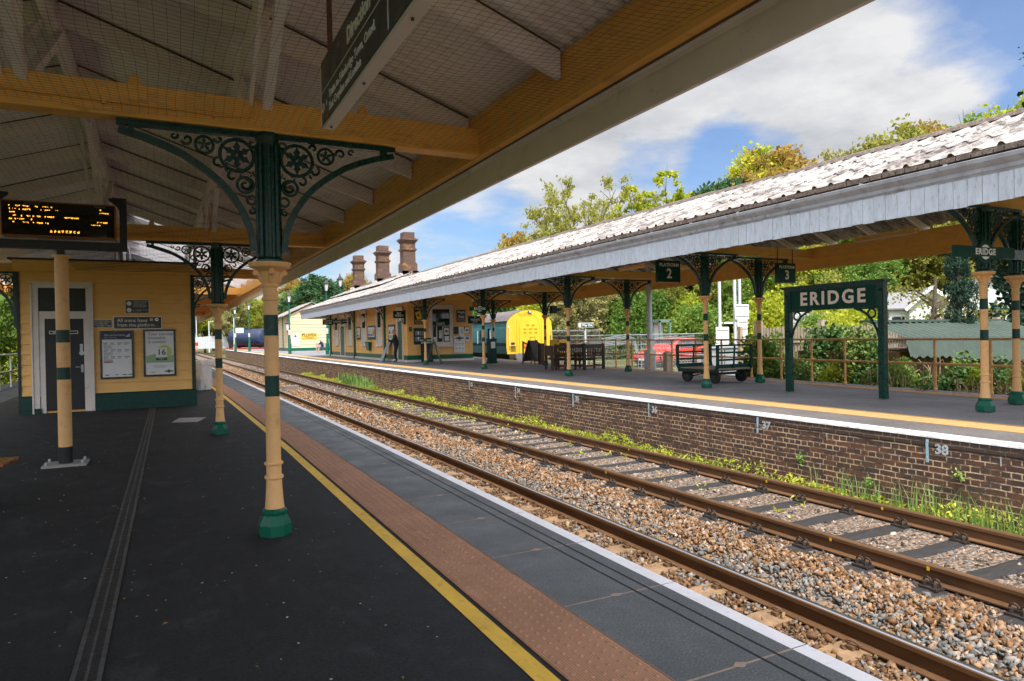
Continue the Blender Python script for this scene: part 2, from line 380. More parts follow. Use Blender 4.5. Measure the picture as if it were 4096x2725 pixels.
def chimbrick():
    m,nt,b=newmat('lichen covered chimney brick');p=wpos(nt);s=nt.nodes.new('ShaderNodeSeparateXYZ');nt.links.new(p,s.inputs[0])
    cb=nt.nodes.new('ShaderNodeCombineXYZ');nt.links.new(math1(nt,'ADD',s.outputs[0],s.outputs[1]),cb.inputs[0]);nt.links.new(s.outputs[2],cb.inputs[1])
    t=nt.nodes.new('ShaderNodeTexBrick');nt.links.new(cb.outputs[0],t.inputs['Vector']);t.inputs['Scale'].default_value=1;t.inputs['Brick Width'].default_value=.225;t.inputs['Row Height'].default_value=.0768;t.inputs['Mortar Size'].default_value=.008
    t.inputs['Color1'].default_value=(.13,.055,.036,1);t.inputs['Color2'].default_value=(.06,.042,.04,1);t.inputs['Mortar'].default_value=(.15,.11,.085,1)
    c=mixc(nt,ramp(nt,noise(nt,scalev(nt,p,(1,1,1.7)),1.9,6,.75),.55,.66,0,.85),t.outputs['Color'],(.36,.18,.02))
    c=mixc(nt,ramp(nt,noise(nt,p,5,6,.75),.58,.7,0,.7),c,(.05,.045,.045));nt.links.new(c,b.inputs['Base Color']);b.inputs['Roughness'].default_value=.9
    bump(nt,b,math1(nt,'SUBTRACT',1,t.outputs['Fac']),.6,.01);return m
M['chim']=chimbrick()
def roofmat():
    m,nt,b=newmat('lichened asbestos roof');p=wpos(nt)
    a=noise(nt,scalev(nt,p,(.5,1.6,1)),2.2,8,.75);d=noise(nt,scalev(nt,p,(.35,2.2,1)),7,6,.8);e=noise(nt,p,.55,4)
    c=mixc(nt,ramp(nt,a,.38,.56),(.14,.115,.11),(.46,.43,.415));c=mixc(nt,ramp(nt,e,.45,.68,0,.45),c,(.58,.57,.57))
    c=mixc(nt,ramp(nt,d,.47,.60,0,.95),c,(.09,.072,.066));c=mixc(nt,ramp(nt,noise(nt,p,38,3),.6,.72,0,.7),c,(.12,.10,.09))
    nt.links.new(c,b.inputs['Base Color']);b.inputs['Roughness'].default_value=.9;bump(nt,b,d,.6,.02);return m
M['roof']=roofmat()
M['roofedge']=pm('mossy roof edge',(.13,.10,.085),.9,.5,12,.6,30,dirt=((.36,.3,.26),.35,18))
M['corrgreen']=pm('green corrugated sheet',(.052,.08,.066),.6,.16,2,.15,20,dirt=((.13,.12,.08),.2,5))
def bedmat():
    m,nt,b=newmat('ballast bed');p=wpos(nt);v=nt.nodes.new('ShaderNodeTexVoronoi');v.inputs['Scale'].default_value=22;nt.links.new(p,v.inputs['Vector'])
    s=nt.nodes.new('ShaderNodeSeparateColor');nt.links.new(v.outputs['Color'],s.inputs[0])
    c=mixc(nt,s.outputs[0],(.17,.10,.055),(.36,.26,.19));c=mixc(nt,ramp(nt,s.outputs[1],.5,.9,0,.8),c,(.26,.25,.25))
    c=mixc(nt,ramp(nt,v.outputs['Distance'],.35,.75,0,.75),c,(.05,.035,.025))
    nt.links.new(c,b.inputs['Base Color']);b.inputs['Roughness'].default_value=.95
    h=math1(nt,'SUBTRACT',1,v.outputs['Distance']);bump(nt,b,h,1,.05);return m
M['bed']=bedmat()
def grassmat(name,a,b_,c_):
    m,nt,b=newmat(name);p=wpos(nt);c=mixc(nt,ramp(nt,noise(nt,p,.15,6,.7),.3,.7),a,b_);c=mixc(nt,ramp(nt,noise(nt,p,3,6,.7),.4,.75),c,c_)
    nt.links.new(c,b.inputs['Base Color']);b.inputs['Roughness'].default_value=.95;bump(nt,b,noise(nt,p,9,5),.8,.1);return m
M['grass']=grassmat('rough grass',(.06,.085,.02),(.12,.13,.035),(.10,.075,.035))
M['hill']=grassmat('wooded hillside floor',(.035,.055,.015),(.07,.085,.02),(.05,.04,.02))
M['tarmac']=asphalt('car park tarmac',(.16,.16,.165),(.4,.4,.4),(.22,.21,.2))
def leafmat(name,cols,tr=.45):
    cols=[tuple(min(.7,x*2.0) for x in c) for c in cols]
    m,nt,b=newmat(name);a=nt.nodes.new('ShaderNodeAttribute');a.attribute_name='rnd'
    cr=nt.nodes.new('ShaderNodeValToRGB');el=cr.color_ramp.elements
    el[0].position=0;el[0].color=c4(cols[0]);el[1].position=1;el[1].color=c4(cols[-1])
    for i,c in enumerate(cols[1:-1]): e=el.new((i+1)/(len(cols)-1));e.color=c4(c)
    n=noise(nt,wpos(nt),.55,3,.6);oi=nt.nodes.new('ShaderNodeObjectInfo')
    f=math1(nt,'ADD',math1(nt,'MULTIPLY',a.outputs['Fac'],.45),math1(nt,'MULTIPLY',ramp(nt,n,.3,.7),.55))
    f=math1(nt,'ADD',f,math1(nt,'MULTIPLY',math1(nt,'SUBTRACT',oi.outputs['Random'],.5),.35))
    nt.links.new(f,cr.inputs[0]);nt.links.new(cr.outputs[0],b.inputs['Base Color']);b.inputs['Roughness'].default_value=.6;b.inputs['Specular IOR Level'].default_value=.25
    t=nt.nodes.new('ShaderNodeBsdfTranslucent');nt.links.new(cr.outputs[0],t.inputs[0])
    x=nt.nodes.new('ShaderNodeMixShader');x.inputs[0].default_value=tr;nt.links.new(b.outputs[0],x.inputs[1]);nt.links.new(t.outputs[0],x.inputs[2]);nt.links.new(x.outputs[0],nt.nodes['Material Output'].inputs[0])
    return m
L={}
L['olive']=leafmat('olive spring leaves',[(.08,.085,.018),(.16,.16,.03),(.22,.22,.05)])
L['lime']=leafmat('fresh lime leaves',[(.09,.13,.012),(.20,.23,.02),(.34,.33,.03)])
L['mid']=leafmat('mid green leaves',[(.035,.075,.014),(.085,.145,.025),(.16,.2,.035)])
L['dark']=leafmat('dark green leaves',[(.012,.035,.014),(.03,.07,.025),(.07,.11,.035)],.2)
L['bronze']=leafmat('bronze young leaves',[(.13,.085,.02),(.21,.145,.03),(.25,.2,.05)])
L['pale']=leafmat('pale grey green leaves',[(.11,.12,.045),(.2,.19,.08),(.3,.27,.12)])
L['ivy']=leafmat('ivy leaves',[(.02,.055,.015),(.06,.115,.03),(.2,.22,.06)],.2)
L['conifer']=leafmat('conifer needles',[(.006,.018,.013),(.014,.034,.022),(.03,.055,.035)],.08)
L['weed']=leafmat('yellow green weeds',[(.09,.13,.012),(.22,.24,.025),(.36,.31,.05)],.3)
L['grassblade']=leafmat('green grass blades',[(.05,.10,.02),(.12,.2,.05),(.25,.28,.08)],.3)
L['brown']=leafmat('dry brown leaves',[(.10,.045,.02),(.2,.10,.05),(.30,.19,.08)],.2)
L['blossom']=leafmat('white blossom',[(.55,.5,.36),(.7,.68,.6),(.75,.75,.7)],.3)

# ------------------------------------------------------------------ sky, sun, camera
GAPS=[(.845,.43,.33,11,.30),(.634,.742,.221,6.5,.22),(.70,.675,.232,5,.16),(.37,.912,.178,7,.15),(.571,.787,.234,4,.12),(.47,.86,.185,5,.12),
 (.77,.55,.30,9,-.16),(.50,.82,.28,11,-.16),(.83,.505,.235,5,-.18),(.60,.72,.33,10,-.12)]
CLX,CLY,CLZ=2.3,.4,0.0
SUN=Vector((-.15,-.62,1)).normalized()
el=math.asin(SUN.z);az=math.atan2(SUN.x,SUN.y)
w=bpy.data.worlds.new('World');scene.world=w;w.use_nodes=True;nt=w.node_tree
bg=nt.nodes['Background'];bg.inputs[1].default_value=.1
sky=nt.nodes.new('ShaderNodeTexSky');sky.sky_type='NISHITA';sky.sun_disc=False;sky.sun_elevation=el;sky.sun_rotation=az;sky.air_density=1.2;sky.dust_density=.6;sky.ozone_density=2.5
tc=nt.nodes.new('ShaderNodeTexCoord');g=tc.outputs['Generated']
sp=nt.nodes.new('ShaderNodeSeparateXYZ');nt.links.new(g,sp.inputs[0])
zz=math1(nt,'ADD',math1(nt,'MAXIMUM',sp.outputs[2],0),.16)
cb=nt.nodes.new('ShaderNodeCombineXYZ');nt.links.new(math1(nt,'DIVIDE',sp.outputs[0],zz),cb.inputs[0]);nt.links.new(math1(nt,'DIVIDE',sp.outputs[1],zz),cb.inputs[1])
mp=nt.nodes.new('ShaderNodeMapping');mp.inputs['Location'].default_value=(CLX,CLY,CLZ) if 'CLX' in globals() else (2.3,.4,.0);nt.links.new(cb.outputs[0],mp.inputs[0])
n1=noise(nt,mp.outputs[0],.85,7,.55);n2=noise(nt,mp.outputs[0],1.7,7,.62)
den=math1(nt,'ADD',math1(nt,'MULTIPLY',n1,.8),math1(nt,'MULTIPLY',n2,.2))
# clear openings between the cloud banks, given as directions in the sky
def gap(dx,dy,dz,width,amt):
    d=Vector((dx,dy,dz)).normalized();v=nt.nodes.new('ShaderNodeVectorMath');v.operation='DOT_PRODUCT';v.inputs[1].default_value=d;nt.links.new(g,v.inputs[0])
    return math1(nt,'MULTIPLY',ramp(nt,v.outputs['Value'],math.cos(R(width)),1.0),amt)
den=math1(nt,'ADD',den,.085)
for a in GAPS if 'GAPS' in globals() else []: den=math1(nt,'SUBTRACT',den,gap(*a))
cov=ramp(nt,den,.43,.60,.16,1)
shade=ramp(nt,n2,.36,.62)
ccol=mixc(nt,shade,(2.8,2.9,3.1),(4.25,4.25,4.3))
blue=mixc(nt,1.0,sky.outputs[0],(.46,.60,.80),'MULTIPLY')
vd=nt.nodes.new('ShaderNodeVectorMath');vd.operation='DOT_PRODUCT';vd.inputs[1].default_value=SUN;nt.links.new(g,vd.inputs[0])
glow=math1(nt,'ADD',1,math1(nt,'MULTIPLY',math1(nt,'POWER',math1(nt,'MAXIMUM',vd.outputs['Value'],0),1.6),3.4))   # cloud brightest round the sun, boost added out of view to fill shade
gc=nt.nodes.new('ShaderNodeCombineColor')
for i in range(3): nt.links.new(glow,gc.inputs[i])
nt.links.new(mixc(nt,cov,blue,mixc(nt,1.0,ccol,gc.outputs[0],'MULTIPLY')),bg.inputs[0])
sl=bpy.data.lights.new('sun','SUN');sl.energy=2.8;sl.angle=R(.5);sl.color=(1,.94,.84)
so=bpy.data.objects.new('sun',sl);COL.objects.link(so);so.rotation_euler=(-SUN).to_track_quat('-Z','Y').to_euler();so.location=(0,0,40)
cam=bpy.data.cameras.new('camera');cam.lens=24.0;cam.sensor_width=36;cam.clip_start=.05;cam.clip_end=6000
co=bpy.data.objects.new('camera',cam);COL.objects.link(co)
A=Vector((0.89358519,-0.44851316,-0.01847855));B=Vector((0.01947131,-0.00239841,0.99980754));C=Vector((0.44847116,0.89377301,-0.00658995))
mw=Matrix((A,B,-C)).transposed().to_4x4();mw.translation=(0,0,1.6);co.matrix_world=mw;scene.camera=co
scene.view_settings.view_transform='Standard';scene.view_settings.look='None';scene.view_settings.exposure=1.02;scene.view_settings.gamma=1
scene.render.engine='CYCLES'
try: scene.cycles.use_denoising=True;scene.cycles.denoiser='OPENIMAGEDENOISE'
except Exception: pass
scene.cycles.max_bounces=10;scene.cycles.diffuse_bounces=8;scene.cycles.transparent_max_bounces=8;scene.cycles.sample_clamp_indirect=6
scene.cycles.caustics_reflective=False;scene.cycles.caustics_refractive=False
# ------------------------------------------------------------------ ground, platforms, track
def o1(y): 
    t=max(0,y-9); return -.0175*t*t/(t+6)          # track and near platform bend gently left
def o2(y): return -.006*max(0,y-14)
YS=[-8,-4,0,4,8,10,12,14,16,18,20,23,26,30,34,38,42,48,54,60,70,80,90,105,120,140,160,200]
def ysub(a,b): return [a]+[y for y in YS if a<y<b]+[b]
g=MB();
import itertools
# rolling ground sheet reaching the horizon, with a flat corridor for the railway
def gh(x,y):
    d=max(0,x-46);h=-1.0+min(9,.05*d+.0006*d*d)
    if x>15: h+=min(.85,(x-15)*.12)
    dl=max(0,-x-14);h+=min(7,.06*dl)
    dy=max(0,y-250);h+=min(25,.05*dy)
    return h
xs=[-3000,-900,-400,-200,-120,-80,-60,-40,-25,-14,-8,0,9,15,18,22,28,36,46,60,80,110,150,200,300,500,900,3000];yy=[-3000,-600,-200,-60,-20,0,15,30,45,60,80,110,150,200,250,300,380,500,700,1100,3000]
vs=[(x,y,gh(x,y)) for y in yy for x in xs];n=len(xs)
g.add(vs,[(j*n+i,j*n+i+1,(j+1)*n+i+1,(j+1)*n+i) for j in range(len(yy)-1) for i in range(n-1)])
struct(g.obj('ground',M['grass'],smooth=True))
tb=MB();tb.sweep([(2.7,-1.1),(3.0,-.79),(8.5,-.79),(8.9,-1.1)],ysub(-8,200),o1)
struct(tb.obj('trackbed',M['bed']))
cp=MB();cp.box(19,60,14,60,-.36,-.30);struct(cp.obj('car_park',M['tarmac']))
# near platform
pf=thing('station_platform',None,None);struct(pf)
def strip(x0,x1,z,ya,yb,off,name,mat,par,th=None):
    m=MB();m.sweep([(x0,z),(x1,z)],ysub(ya,yb),off);return m.obj(name,mat,par)
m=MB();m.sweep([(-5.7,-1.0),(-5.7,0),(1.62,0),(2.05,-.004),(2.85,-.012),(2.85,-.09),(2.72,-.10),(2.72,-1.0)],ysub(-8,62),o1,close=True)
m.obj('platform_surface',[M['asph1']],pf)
strip(1.48,1.585,.004,-8,62,o1,'yellow_line',M['yline'],pf)
m=MB();m.sweep([(1.62,.001),(1.62,.009),(2.03,.009),(2.03,.001)],ysub(-8,62),o1,close=True);m.obj('tactile_paving',M['tac1'],pf)
m=MB()
for r in range(6):
    y=1.2
    while y<24:
        x=1.658+r*.0668+o1(y);m.lathe([(.0135,0),(.0125,.004),(.008,.0065)] ,7,(x,y,.009));y+=.0668
m.obj('tactile_dome',M['tacdome'],pf,smooth=True)['kind']='stuff'
m=MB();mo=MB();mo.sweep([(2.032,.0108),(2.75,.0108)],ysub(-8,62),o1);gr=MB()
y=3.435-12*1.01
while y<61:
    m.sweep([(2.038,.0),(2.038,.012),(2.748,.012),(2.748,0)],[y+.008,y+1.002],o1,close=True);y+=1.01
m.obj('coping_slab',M['slab'],pf);mo.obj('slab_joint',M['mortar'],pf)
for x in (2.535,2.635): gr.sweep([(x,.0145),(x+.011,.0145)],ysub(-8,30),o1)
gr.obj('edge_groove',M['groove'],pf)
m=MB();y=3.435-12*1.01
while y<61:
    m.sweep([(2.749,0),(2.749,.012),(2.85,.012),(2.852,.0),(2.852,-.08)],[y+.003,y+1.007],o1);y+=1.01
m.obj('white_edge',M['wline'],pf)
# diamond mortar repairs in the joints
m=MB();y=3.435-2*1.01
while y<14:
    x=2.40+o1(y);m.prism([(x-.045,y),(x,y-.028),(x+.05,y),(x,y+.028)],.0125,.0145,'z');y+=1.01
m.obj('mortar_patch',M['mortar'],pf)
# tarmac repairs / stains and litter on the near platform
m=MB()
for k in range(260):
    x=rnd.uniform(-2.6,1.45);y=rnd.uniform(2.0,17);s=rnd.uniform(.002,.007);a=rnd.uniform(0,6.3)
    p=[(x+s*math.cos(a+t)*rnd.uniform(.6,1.6),y+s*math.sin(a+t)) for t in (0,1.3,2.6,4.2,5.3)];m.prism(p,.001,.004,'z')
o=m.obj('platform_grit',pm('pale grit',(.42,.36,.3),.9,.5,60,0));tag(o,kind='stuff')
ml=MB()
for (x,y,s) in [(-.05,4.35,.02),(-.25,5.2,.02),(-.42,5.6,.018),(.35,3.55,.012),(.95,3.1,.012),(-.28,4.9,.018),(-.6,7.1,.02),(.3,5.2,.012),(1.9,2.75,.016),(-.32,6.3,.02)]:
    a=rnd.uniform(0,6);ca,sa=math.cos(a)*s,math.sin(a)*s
    ml.add([(x-ca,y-sa,.003),(x+sa*.5,y-ca*.5,.012),(x+ca,y+sa,.004),(x-sa*.5,y+ca*.5,.010)],[(0,1,2,3)])
tag(ml.obj('fallen_leaves',L['bronze']),kind='stuff')
# far platform (island, widening away)
def px(y): return 15.05+.1*(y-9)                   # back edge of the island
p2=thing('island_platform',None,None);struct(p2)
ys2=[-8,-2,2,6,10,14,18,22,26,30,34,38,44,50,56,64,76,90,104,118]
m=MB();vs=[];fs=[]
for y in ys2:
    a=8.63+o2(y);b=px(y);vs+=[(a,y,-1.0),(a,y,.235),(b,y,.235),(b,y,-1.0)]
for i in range(len(ys2)-1):
    for k in range(4):l=(k+1)%4;fs.append((i*4+k,i*4+l,(i+1)*4+l,(i+1)*4+k))
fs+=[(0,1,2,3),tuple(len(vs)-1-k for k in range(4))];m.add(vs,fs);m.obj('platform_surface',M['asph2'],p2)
strip(8.82,9.67,.241,-8,118,o2,'edge_paving',M['paver2'],p2)
m=MB();m.sweep([(9.67,.237),(9.67,.249),(10.36,.249),(10.36,.237)],ysub(-8,118),o2,close=True);m.obj('tactile_paving',M['tac2'],p2)
m=MB();
m=MB();vs=[];fs=[]
for y in ys2[:11]: b=px(y);vs+=[(b-.95,y,.241),(b-.5,y,.241)]
m.add(vs,[(2*i,2*i+1,2*i+3,2*i+2) for i in range(10)]);m.obj('back_tactile_strip',M['tac3'],p2)
m=MB();m.sweep([(8.606,.212),(8.61,.235),(8.63,.25),(8.82,.25)],ysub(-8,118),o2);m.obj('white_edge',M['wline2'],p2)
# little chips out of the white edge are left by the paint; brick wall below
bw=thing('platform_wall','dark brown brick retaining wall under the white platform edge, lichen patches','wall')
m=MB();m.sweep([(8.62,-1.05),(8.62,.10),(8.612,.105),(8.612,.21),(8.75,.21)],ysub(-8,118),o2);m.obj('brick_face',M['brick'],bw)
m=MB()
for yy_,tx in ((5.41,'38'),(8.22,'37'),(11.07,'36'),(13.96,'35'),(16.97,'34'),(20.2,'33')):
    x=8.610+o2(yy_)
    b=MB()
    z=.19
    while z>-.08:
        h=rnd.uniform(.03,.06);b.box(x-.004,x,yy_-.018+rnd.uniform(-.003,.003),yy_+.018+rnd.uniform(-.003,.003),z-h,z);z-=h+rnd.choice((0,0,.012))
    b.obj('chalk_mark',M['chalk'],bw)
    text(tx,.17,M['whitechalk'],bw,(x-.001,yy_-.18,.07),(R(90),0,R(-90)),'chalk_number',bold=.006)
m=MB()
for yy_ in (4.55,6.9,15.4,18.3):
    x=8.615+o2(yy_);m.box(x-.003,x,yy_-.006,yy_+.006,-.02,.09)
m.obj('lime_run',M['whitechalk'],bw)
# small square plate and drain on the wall, further along
m=MB();m.box(8.55,8.6,26.6,26.95,-.1,.1);m.obj('wall_plate',M['white'],bw)
# ------------------------------------------------------------------ rails and sleepers
RZ=-.6
def rail(xc,label,top,name='rail'):
    t=thing(name,label,'rail',(0,0,0),0,'running rails')
    h=.036;prof=[(-.07,-.165),(-.07,-.152),(-.012,-.135),(-.009,-.05),(-h,-.04),(-h,-.008),(-h+.008,-.0005),(h-.008,-.0005),(h,-.008),(h,-.04),(.009,-.05),(.012,-.135),(.07,-.152),(.07,-.165)]
    ys=ysub(-8,160)
    m=MB();m.sweep([(xc+x,RZ+z) for x,z in prof],ys,o1,close=True);m.obj('web_and_foot',M['rail_side'],t)
    m=MB();m.sweep([(xc-h+.006,RZ),(xc-h+.012,RZ+.003),(xc+h-.012,RZ+.003),(xc+h-.006,RZ)],ys,o1);m.obj('rail_head',top,t,smooth=True)
    return t
RX=[3.06,4.60,6.31,7.95]
rail(RX[0],'running rail nearest the platform edge, tucked below the white line',M['railtop'])
rail(RX[1],'shiny polished rail nearest to the dark platform, on concrete sleepers',M['railtop'])
r2=rail(RX[2],'rusty brown rail in the middle, with a bolted joint, on timber sleepers',M['railrust'])
rail(RX[3],'rusty brown rail along the weeds by the brick wall',M['railrust'])
def fishplate(y):
    m=MB()
    for s in (-1,1): m.box(RX[2]+s*.014+o1(y)-.012,RX[2]+s*.014+o1(y)+.012,y-.3,y+.3,RZ-.135,RZ-.045)
    for k in range(4): m.lathe([(.02,0),(.02,.03)],6,(RX[2]-.05+o1(y),y-.22+k*.145,RZ-.1))
    m.box(RX[2]-.09+o1(y),RX[2]+.09+o1(y),y-.16,y+.16,RZ-.2,RZ-.15)
    m.obj('fishplate',M['clipdark'],r2)
for y in (12.5,27.5): fishplate(y)
m=MB()
for i,(y,x) in enumerate(((5.55,RX[3]),(7.4,RX[3]),(3.95,RX[2]),(5.0,RX[2]),(9.2,RX[2]),(10.8,RX[3]))): m.box(x-.041+o1(y),x-.037+o1(y),y-.012,y+.012,RZ-.055,RZ-.02)
m.obj('paint_tab',M['enamely'],r2)
def clipmesh():
    m=MB();P=[]
    # e shaped spring clip: a loop seen from the side
    for k in range(15):
        a=R(-60+k*22);P.append((-.02+.012*math.sin(a*1.0)+.004*k/14,.058*math.cos(a)*(.9),.034+.03*math.sin(a)+.0*k))
    m.tube([(-.095+.0065*k,.05*math.cos(R(k*24)),.035+.032*math.sin(R(k*24))) for k in range(15)],.0095,6)
    m.tube([(-.06,-.035,.012),(-.03,-.03,.02),(.0,-.03,.022)],.0095,5);m.box(-.1,-.02,-.03,.03,0,.03);return m
CLIP=clipmesh().mesh('rail_clip',M['clip'],True)
def chairmesh():
    m=MB();m.box(-.19,.19,-.085,.085,0,.022)
    for s in (-1,1):
        m.lathe([(.018,0),(.018,.04),(.01,.05)],6,(s*.15,-.05,.02));m.lathe([(.018,0),(.018,.04)],6,(s*.15,.05,.02))
        for dy in (-.04,.045):
            m.tube([(s*(.115+.0*k),dy+.036*math.cos(R(k*45)),.055+.036*math.sin(R(k*45))) for k in range(8)],.010,5,closed=True)
        m.box(s*.115-.02,s*.115+.02,-.07,.07,.02,.05)
    return m
CHAIR=chairmesh().mesh('rail_chair',M['clipdark'],True)
m=MB();m.prism([(-1.28,-.16),(-1.25,0),(-.5,.0),(-.3,-.03),(.3,-.03),(.5,0),(1.25,0),(1.28,-.16)],-.13,.13,'y')
SLC=m.mesh('concrete_sleeper',M['concrete'])
def timber(seed):
    r=random.Random(seed);m=MB();n=9;vs=[];fs=[]
    for i in range(n):
        x=-1.3+2.6*i/(n-1)
        for (yy_,z) in ((-.12,-.14),(-.125,-.01),(-.06,.0),(0,.004),(.07,0),(.125,-.012),(.12,-.14)): vs.append((x,yy_+r.uniform(-.006,.006),z+r.uniform(-.006,.004)))
    for i in range(n-1):
        for k in range(7): l=(k+1)%7;fs.append((i*7+k,i*7+l,(i+1)*7+l,(i+1)*7+k))
    fs+=[tuple(range(7)),tuple((n-1)*7+6-k for k in range(7))];m.add(vs,fs);return m.mesh('timber_sleeper',M['timber'])
SLT=[timber(k) for k in range(4)]
SZ=RZ-.168
y=.6;k=0
while y<72:
    x=(RX[0]+RX[1])/2+o1(y);o=link(SLC,'concrete_sleeper',None,(x,y,SZ));o.rotation_euler=(0,0,rnd.uniform(-.008,.008))
    tag(o,'rust stained concrete sleeper end showing between the shiny rail and the platform edge','sleeper','concrete sleepers of the near track')
    if y<34:
        for rx in (RX[0],RX[1]):
            xo=rx+o1(y)-x
            link(CLIP,'rail_clip',o,(xo-.055,0,.0));link(CLIP,'rail_clip',o,(xo+.055,0,.0),(0,0,math.pi))
    y+=.70;k+=1
y=.2;k=0;TY_=[]
while y<72:
    TY_.append(y)
    x=(RX[2]+RX[3])/2+o1(y);o=link(SLT[k%4],'timber_sleeper',None,(x,y,SZ-.012));o.rotation_euler=(0,0,rnd.uniform(-.025,.025))
    tag(o,'tarred black timber sleeper across the rusty track','sleeper','timber sleepers of the rusty track')
    if y<40:
        for rx in (RX[2],RX[3]): link(CHAIR,'rail_chair',o,(rx+o1(y)-x,0,.002))
    y+=.72+rnd.uniform(-.03,.03);k+=1
# ------------------------------------------------------------------ ballast stones (one mass)
def stones(N,x0,x1,y0,y1,rmin,rmax,colfn,name,dens=None):
    X=rng.uniform(x0,x1,N);Y=y0+(y1-y0)*rng.random(N)**1.35
    off=np.array([o1(v) for v in Y]) if True else 0
    keep=np.ones(N,bool)
    for rx in RX: keep&=np.abs(X-rx)>.085
    # stones heap a little lower over the sleepers
    ph=((Y-.6)/.70)%1;ons=(np.minimum(ph,1-ph)*.70<.13)
    keep&=~(ons&(X>3.2)&(X<4.55)&(rng.random(N)<.93)); keep&=~(ons&(X>4.6)&(X<5.2)&(rng.random(N)<.55))
    ta=np.array(TY_);dn=np.min(np.abs(Y[:,None]-ta[None]),1)
    inn=(X>RX[2]-.34)&(X<RX[3]+.3);keep&=~(inn&(dn<.135)&(rng.random(N)<.96))
    X=X[keep];Y=Y[keep];off=off[keep];n=len(X)
    r=rng.uniform(rmin,rmax,n)*(.7+.5*rng.random(n))
    base=np.array([[-1,-1,-1],[1,-1,-1],[1,1,-1],[-1,1,-1],[-1,-1,1],[1,-1,1],[1,1,1],[-1,1,1]],float)*.62
    V=base[None]*(1+rng.uniform(-.72,.5,(n,8,3)))
    V*=np.stack([rng.uniform(.55,1.5,n),rng.uniform(.55,1.5,n),rng.uniform(.35,.8,n)],1)[:,None]*r[:,None,None]
    q=rng.normal(size=(n,4));q/=np.linalg.norm(q,axis=1)[:,None];w_,x_,y_,z_=q.T
    Rm=np.stack([np.stack([1-2*(y_*y_+z_*z_),2*(x_*y_-z_*w_),2*(x_*z_+y_*w_)],1),np.stack([2*(x_*y_+z_*w_),1-2*(x_*x_+z_*z_),2*(y_*z_-x_*w_)],1),np.stack([2*(x_*z_-y_*w_),2*(y_*z_+x_*w_),1-2*(x_*x_+y_*y_)],1)],1)
    V=np.einsum('nij,nkj->nki',Rm,V)
    zb=-.785+rng.uniform(0,.035,n)+.03*np.exp(-((X-5.45)/.45)**2)
    inside=(X>RX[2])&(X<RX[3]);zb=np.where(inside,-.822+rng.uniform(0,.025,n),zb);zb=np.where((X>5.85)&(X<RX[2]),-.80+rng.uniform(0,.02,n),zb)
    zb=np.where((X<4.5)&(Y<60),zb-.01,zb)
    V+=np.stack([X+off,Y,zb],1)[:,None]
    F=np.array([[0,3,2,1],[4,5,6,7],[0,1,5,4],[1,2,6,5],[2,3,7,6],[3,0,4,7]])
    FF=(F[None]+8*np.arange(n)[:,None,None]).reshape(-1,4)
    me=bpy.data.meshes.new(name);me.vertices.add(n*8);me.vertices.foreach_set('co',V.reshape(-1))
    me.loops.add(FF.size);me.loops.foreach_set('vertex_index',FF.reshape(-1).astype(np.int32));me.polygons.add(len(FF))
    me.polygons.foreach_set('loop_start',np.arange(0,FF.size,4,dtype=np.int32));me.polygons.foreach_set('loop_total',np.full(len(FF),4,np.int32))
    me.update(calc_edges=True)
    at=me.attributes.new('col','FLOAT_COLOR','FACE');c=colfn(X,Y,n);c=np.concatenate([c,np.ones((n,1))],1)
    at.data.foreach_set('color',np.repeat(c,6,axis=0).reshape(-1).astype(np.float32))
    me.materials.append(M['stone']);o=bpy.data.objects.new(name,me);COL.objects.link(o);tag(o,kind='stuff');return o
M['stone']=vcol('ballast stone')
PAL=dict(rust=[(.20,.105,.045),(.27,.155,.075),(.16,.085,.04),(.34,.23,.14)],grey=[(.24,.25,.26),(.30,.31,.32),(.20,.215,.225),(.34,.33,.32)],
         pink=[(.50,.38,.32),(.42,.30,.23),(.58,.48,.43),(.30,.21,.16)],tan=[(.38,.20,.085),(.42,.26,.14),(.30,.16,.07),(.48,.36,.26)],dark=[(.035,.033,.036),(.06,.055,.055),(.09,.075,.065)])
def ncol(X,Y,n):
    out=np.zeros((n,3))
    wob=np.sin(Y*1.3)*.12+np.sin(Y*3.1+X*4)*.1
    for i in range(n):
        x=X[i]+wob[i]+rng.normal()*.12;u=rng.random();y=Y[i]
        if x<4.55: k='rust' if u<.86 else ('tan' if u<.95 else 'grey')
        elif x<5.3: k='grey' if u<.80-.03*y else ('tan' if u<.92 else 'pink')
        elif x<5.95: k='tan' if u<.62 else ('pink' if u<.70 else ('grey' if u<.78 else 'rust'))
        elif x<RX[2]: k='dark' if u<.35 else ('pink' if u<.6 else 'tan')
        elif x<RX[3]:
            ph=(x-RX[2])/(RX[3]-RX[2]);k='pink' if u<.30+.45*ph else ('dark' if u<.88 else 'grey')
        else: k='tan' if u<.6 else 'dark'
        p=PAL[k];out[i]=p[int(rng.random()*len(p))]
    out*=rng.uniform(.38,.92,(n,1));out*=np.array([1.04,.97,.9]);return out
stones(66000,2.95,8.4,1.6,15,.018,.036,ncol,'ballast_stones')
stones(34000,2.95,8.4,14,70,.03,.052,ncol,'ballast_stones')
# round manhole lid on the ballast
t=thing('manhole_cover','round rusty manhole lid lying on the ballast between the two tracks','manhole',(5.47,16.6,-.74))
m=MB();m.lathe([(.36,-.06),(.36,-.01),(.35,0)],32);m.obj('rim',M['rustlight'],t);m=MB();m.lathe([(.335,0),(.335,.018),(.32,.024)],32)
for k in range(6): m.box(-.25,.25,-.2+k*.08-.01,-.2+k*.08+.01,.022,.03)
m.obj('lid',M['rustlight'],t)
t=thing('timber_stack','small stack of old boards lying between the tracks','boards',(5.0,33.0,-.78),.5)
for k in range(4):
    m=MB();m.box(-.42,.42,-.12+.02*k,.12+.02*k,k*.07,k*.07+.055);m.obj('board',M['fencewood'],t)
